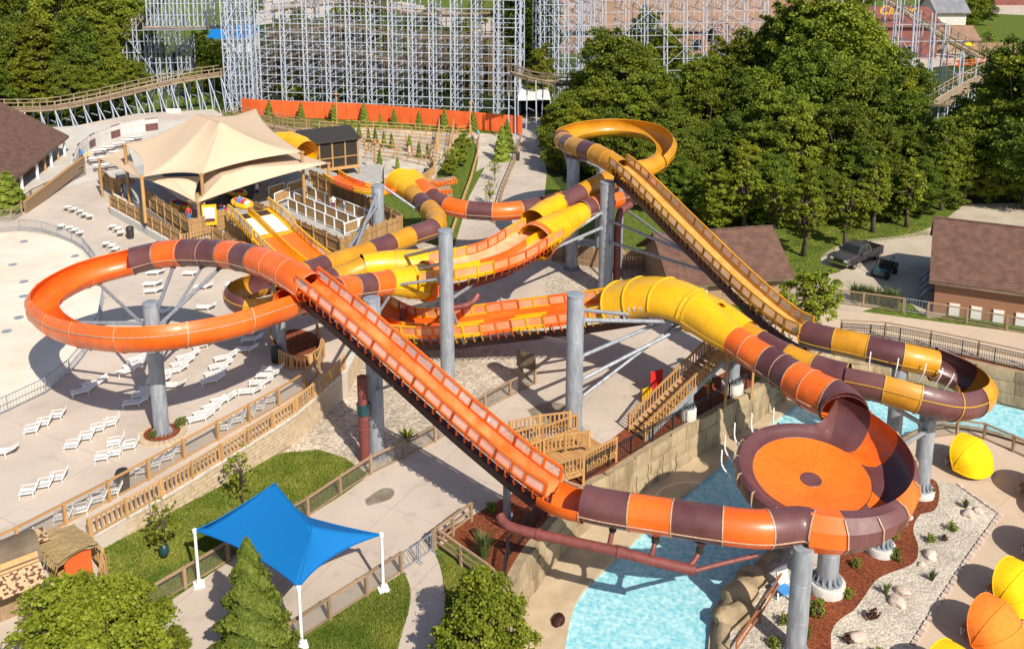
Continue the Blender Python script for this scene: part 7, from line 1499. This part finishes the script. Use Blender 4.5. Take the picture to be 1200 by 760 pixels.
dc = at(916, 697, DK); t = thing('deck_chair', dc, 'white deck chair with blue cushion beside the river rail', 'chair'); MB().box(dc + V(0, 0, .42), (.7, .9, .1), .5).build('seat', 'cloth_blue', t); MB().box(dc + V(.1, .42, .8), (.7, .1, .9), .5, rx=-.3).build('backrest', 'white_plastic', t)
for sx in (-1, 1):
    for sy in (-1, 1): MB().box(dc + V(sx * .3, sy * .36, .2), (.07, .07, .4)).build('leg', 'white_plastic', t)
for lb, px_ in (('irregular dark wet patch on the walkway beside the wire fence', [(428, 585), (448, 572), (462, 574), (458, 584), (440, 590), (430, 592)]), ('dark wet patch beneath the arms of the thick column', [(618, 480), (640, 472), (662, 474), (668, 488), (650, 497), (628, 492)])):
    pass
mat('wet_concrete', (.17, .145, .11), .35, (.26, .225, .175), 1.5, coord='World')
sheet('wet_patch', smoothpx([(428, 585), (448, 572), (462, 574), (458, 584), (440, 590), (430, 592)], 4, True), 0, 'wet_concrete', .012); sheet('wet_patch', smoothpx([(618, 480), (640, 472), (662, 474), (668, 488), (650, 497), (628, 492)], 4, True), 0, 'wet_concrete', .012)
m_ = MB(); p = at(145, 691, .62); m_.lathe([(.3, -.3), (.3, .04), (.27, .06)], p, 18); tag(m_.build('manhole_cover', 'steel', smooth='auto'), 'round grey drain cover on the lawn by the kiosk', 'cover')
for i, (x, y) in enumerate([(28, 283), (88, 300), (15, 310), (28, 330), (28, 347), (22, 372), (8, 388)]): m_ = MB(); p = at(x, y, PL); m_.lathe([(.35, .005), (.35, .02), (.3, .025)], p, 14); tag(m_.build('floor_grate', 'steel'), 'small grey grate set in the pale pool floor', 'grate', 'grates in the pool floor')
text('Classic', 2.9, aty(1029, 17, 204.5), (R(90), 0, 0), 'yellow', cf, .08, .3)

# ---------------------------------------------------------------- grass blades on the nearer lawns
def blades(polys, zf, n, seed, name):
    g = np.random.default_rng(seed); from mathutils.geometry import intersect_point_tri_2d
    tris = []
    for P in polys:
        for a, b2, c in tessellate_polygon([[V(p.x, p.y, 0) for p in P]]): tris.append((P[a], P[b2], P[c]))
    ar = np.array([abs((b2.x - a.x) * (c.y - a.y) - (b2.y - a.y) * (c.x - a.x)) / 2 for a, b2, c in tris]); k = g.choice(len(tris), n, p=ar / ar.sum()); u, v = g.uniform(0, 1, (2, n)); f = u + v > 1; u[f], v[f] = 1 - u[f], 1 - v[f]
    A, B, D = (np.array([list(t[i]) for t in tris])[k] for i in range(3)); p = A + (B - A) * u[:, None] + (D - A) * v[:, None]
    h = g.uniform(.05, .13, n); a = g.uniform(0, 6.283, n); d = np.stack([np.cos(a), np.sin(a), np.zeros(n)], 1); w_ = .03; tip = g.normal(0, .045, (n, 3)); tip[:, 2] = h
    vs_ = np.empty((n, 3, 3)); vs_[:, 0] = p - d * w_; vs_[:, 1] = p + d * w_; vs_[:, 2] = p + tip
    me = bpy.data.meshes.new(name); me.vertices.add(n * 3); me.vertices.foreach_set('co', vs_.reshape(-1)); me.loops.add(n * 3); me.loops.foreach_set('vertex_index', np.arange(n * 3)); me.polygons.add(n); me.polygons.foreach_set('loop_start', np.arange(n) * 3); me.polygons.foreach_set('loop_total', np.full(n, 3)); me.update(calc_edges=True)
    t = np.array([.5 + .9 * noise.noise(V(x * .55, y * .55, 1)) for x, y, z in p]) + g.normal(0, .18, n); at_ = me.attributes.new('tint', 'FLOAT', 'FACE'); at_.data.foreach_set('value', np.clip(t, 0, 1)); me.materials.append(M['leaf_lawn']); o = bpy.data.objects.new(name, me); C.objects.link(o); return tag(o, kind='stuff')
leaf('leaf_lawn', (.085, .15, .014), (.31, .32, .06), tr=.3)
sl = bpy.data.objects['lawn_slope'].data
o = blades([[sl.vertices[i].co.copy() for i in f.vertices] for f in sl.polygons], 0, 42000, 1, 'grass'); tag(o, 'short mottled grass on the slope below the block wall', 'grass')
o = blades([pz([(358, 748), (470, 675), (481, 690), (479, 715), (468, 752), (455, 790), (330, 790)], .0), pz([(516, 650), (522, 700), (520, 745), (515, 790), (596, 790), (594, 700)], .0)], 0, 24000, 2, 'grass'); tag(o, 'short green grass beside the curved garden path', 'grass')
o = blades([pz([(870, 285), (960, 262), (1085, 262), (1090, 275), (985, 288), (950, 312), (925, 330)], 0)], 0, 16000, 3, 'grass'); tag(o, 'rough grass verge along the foot of the wood', 'grass')
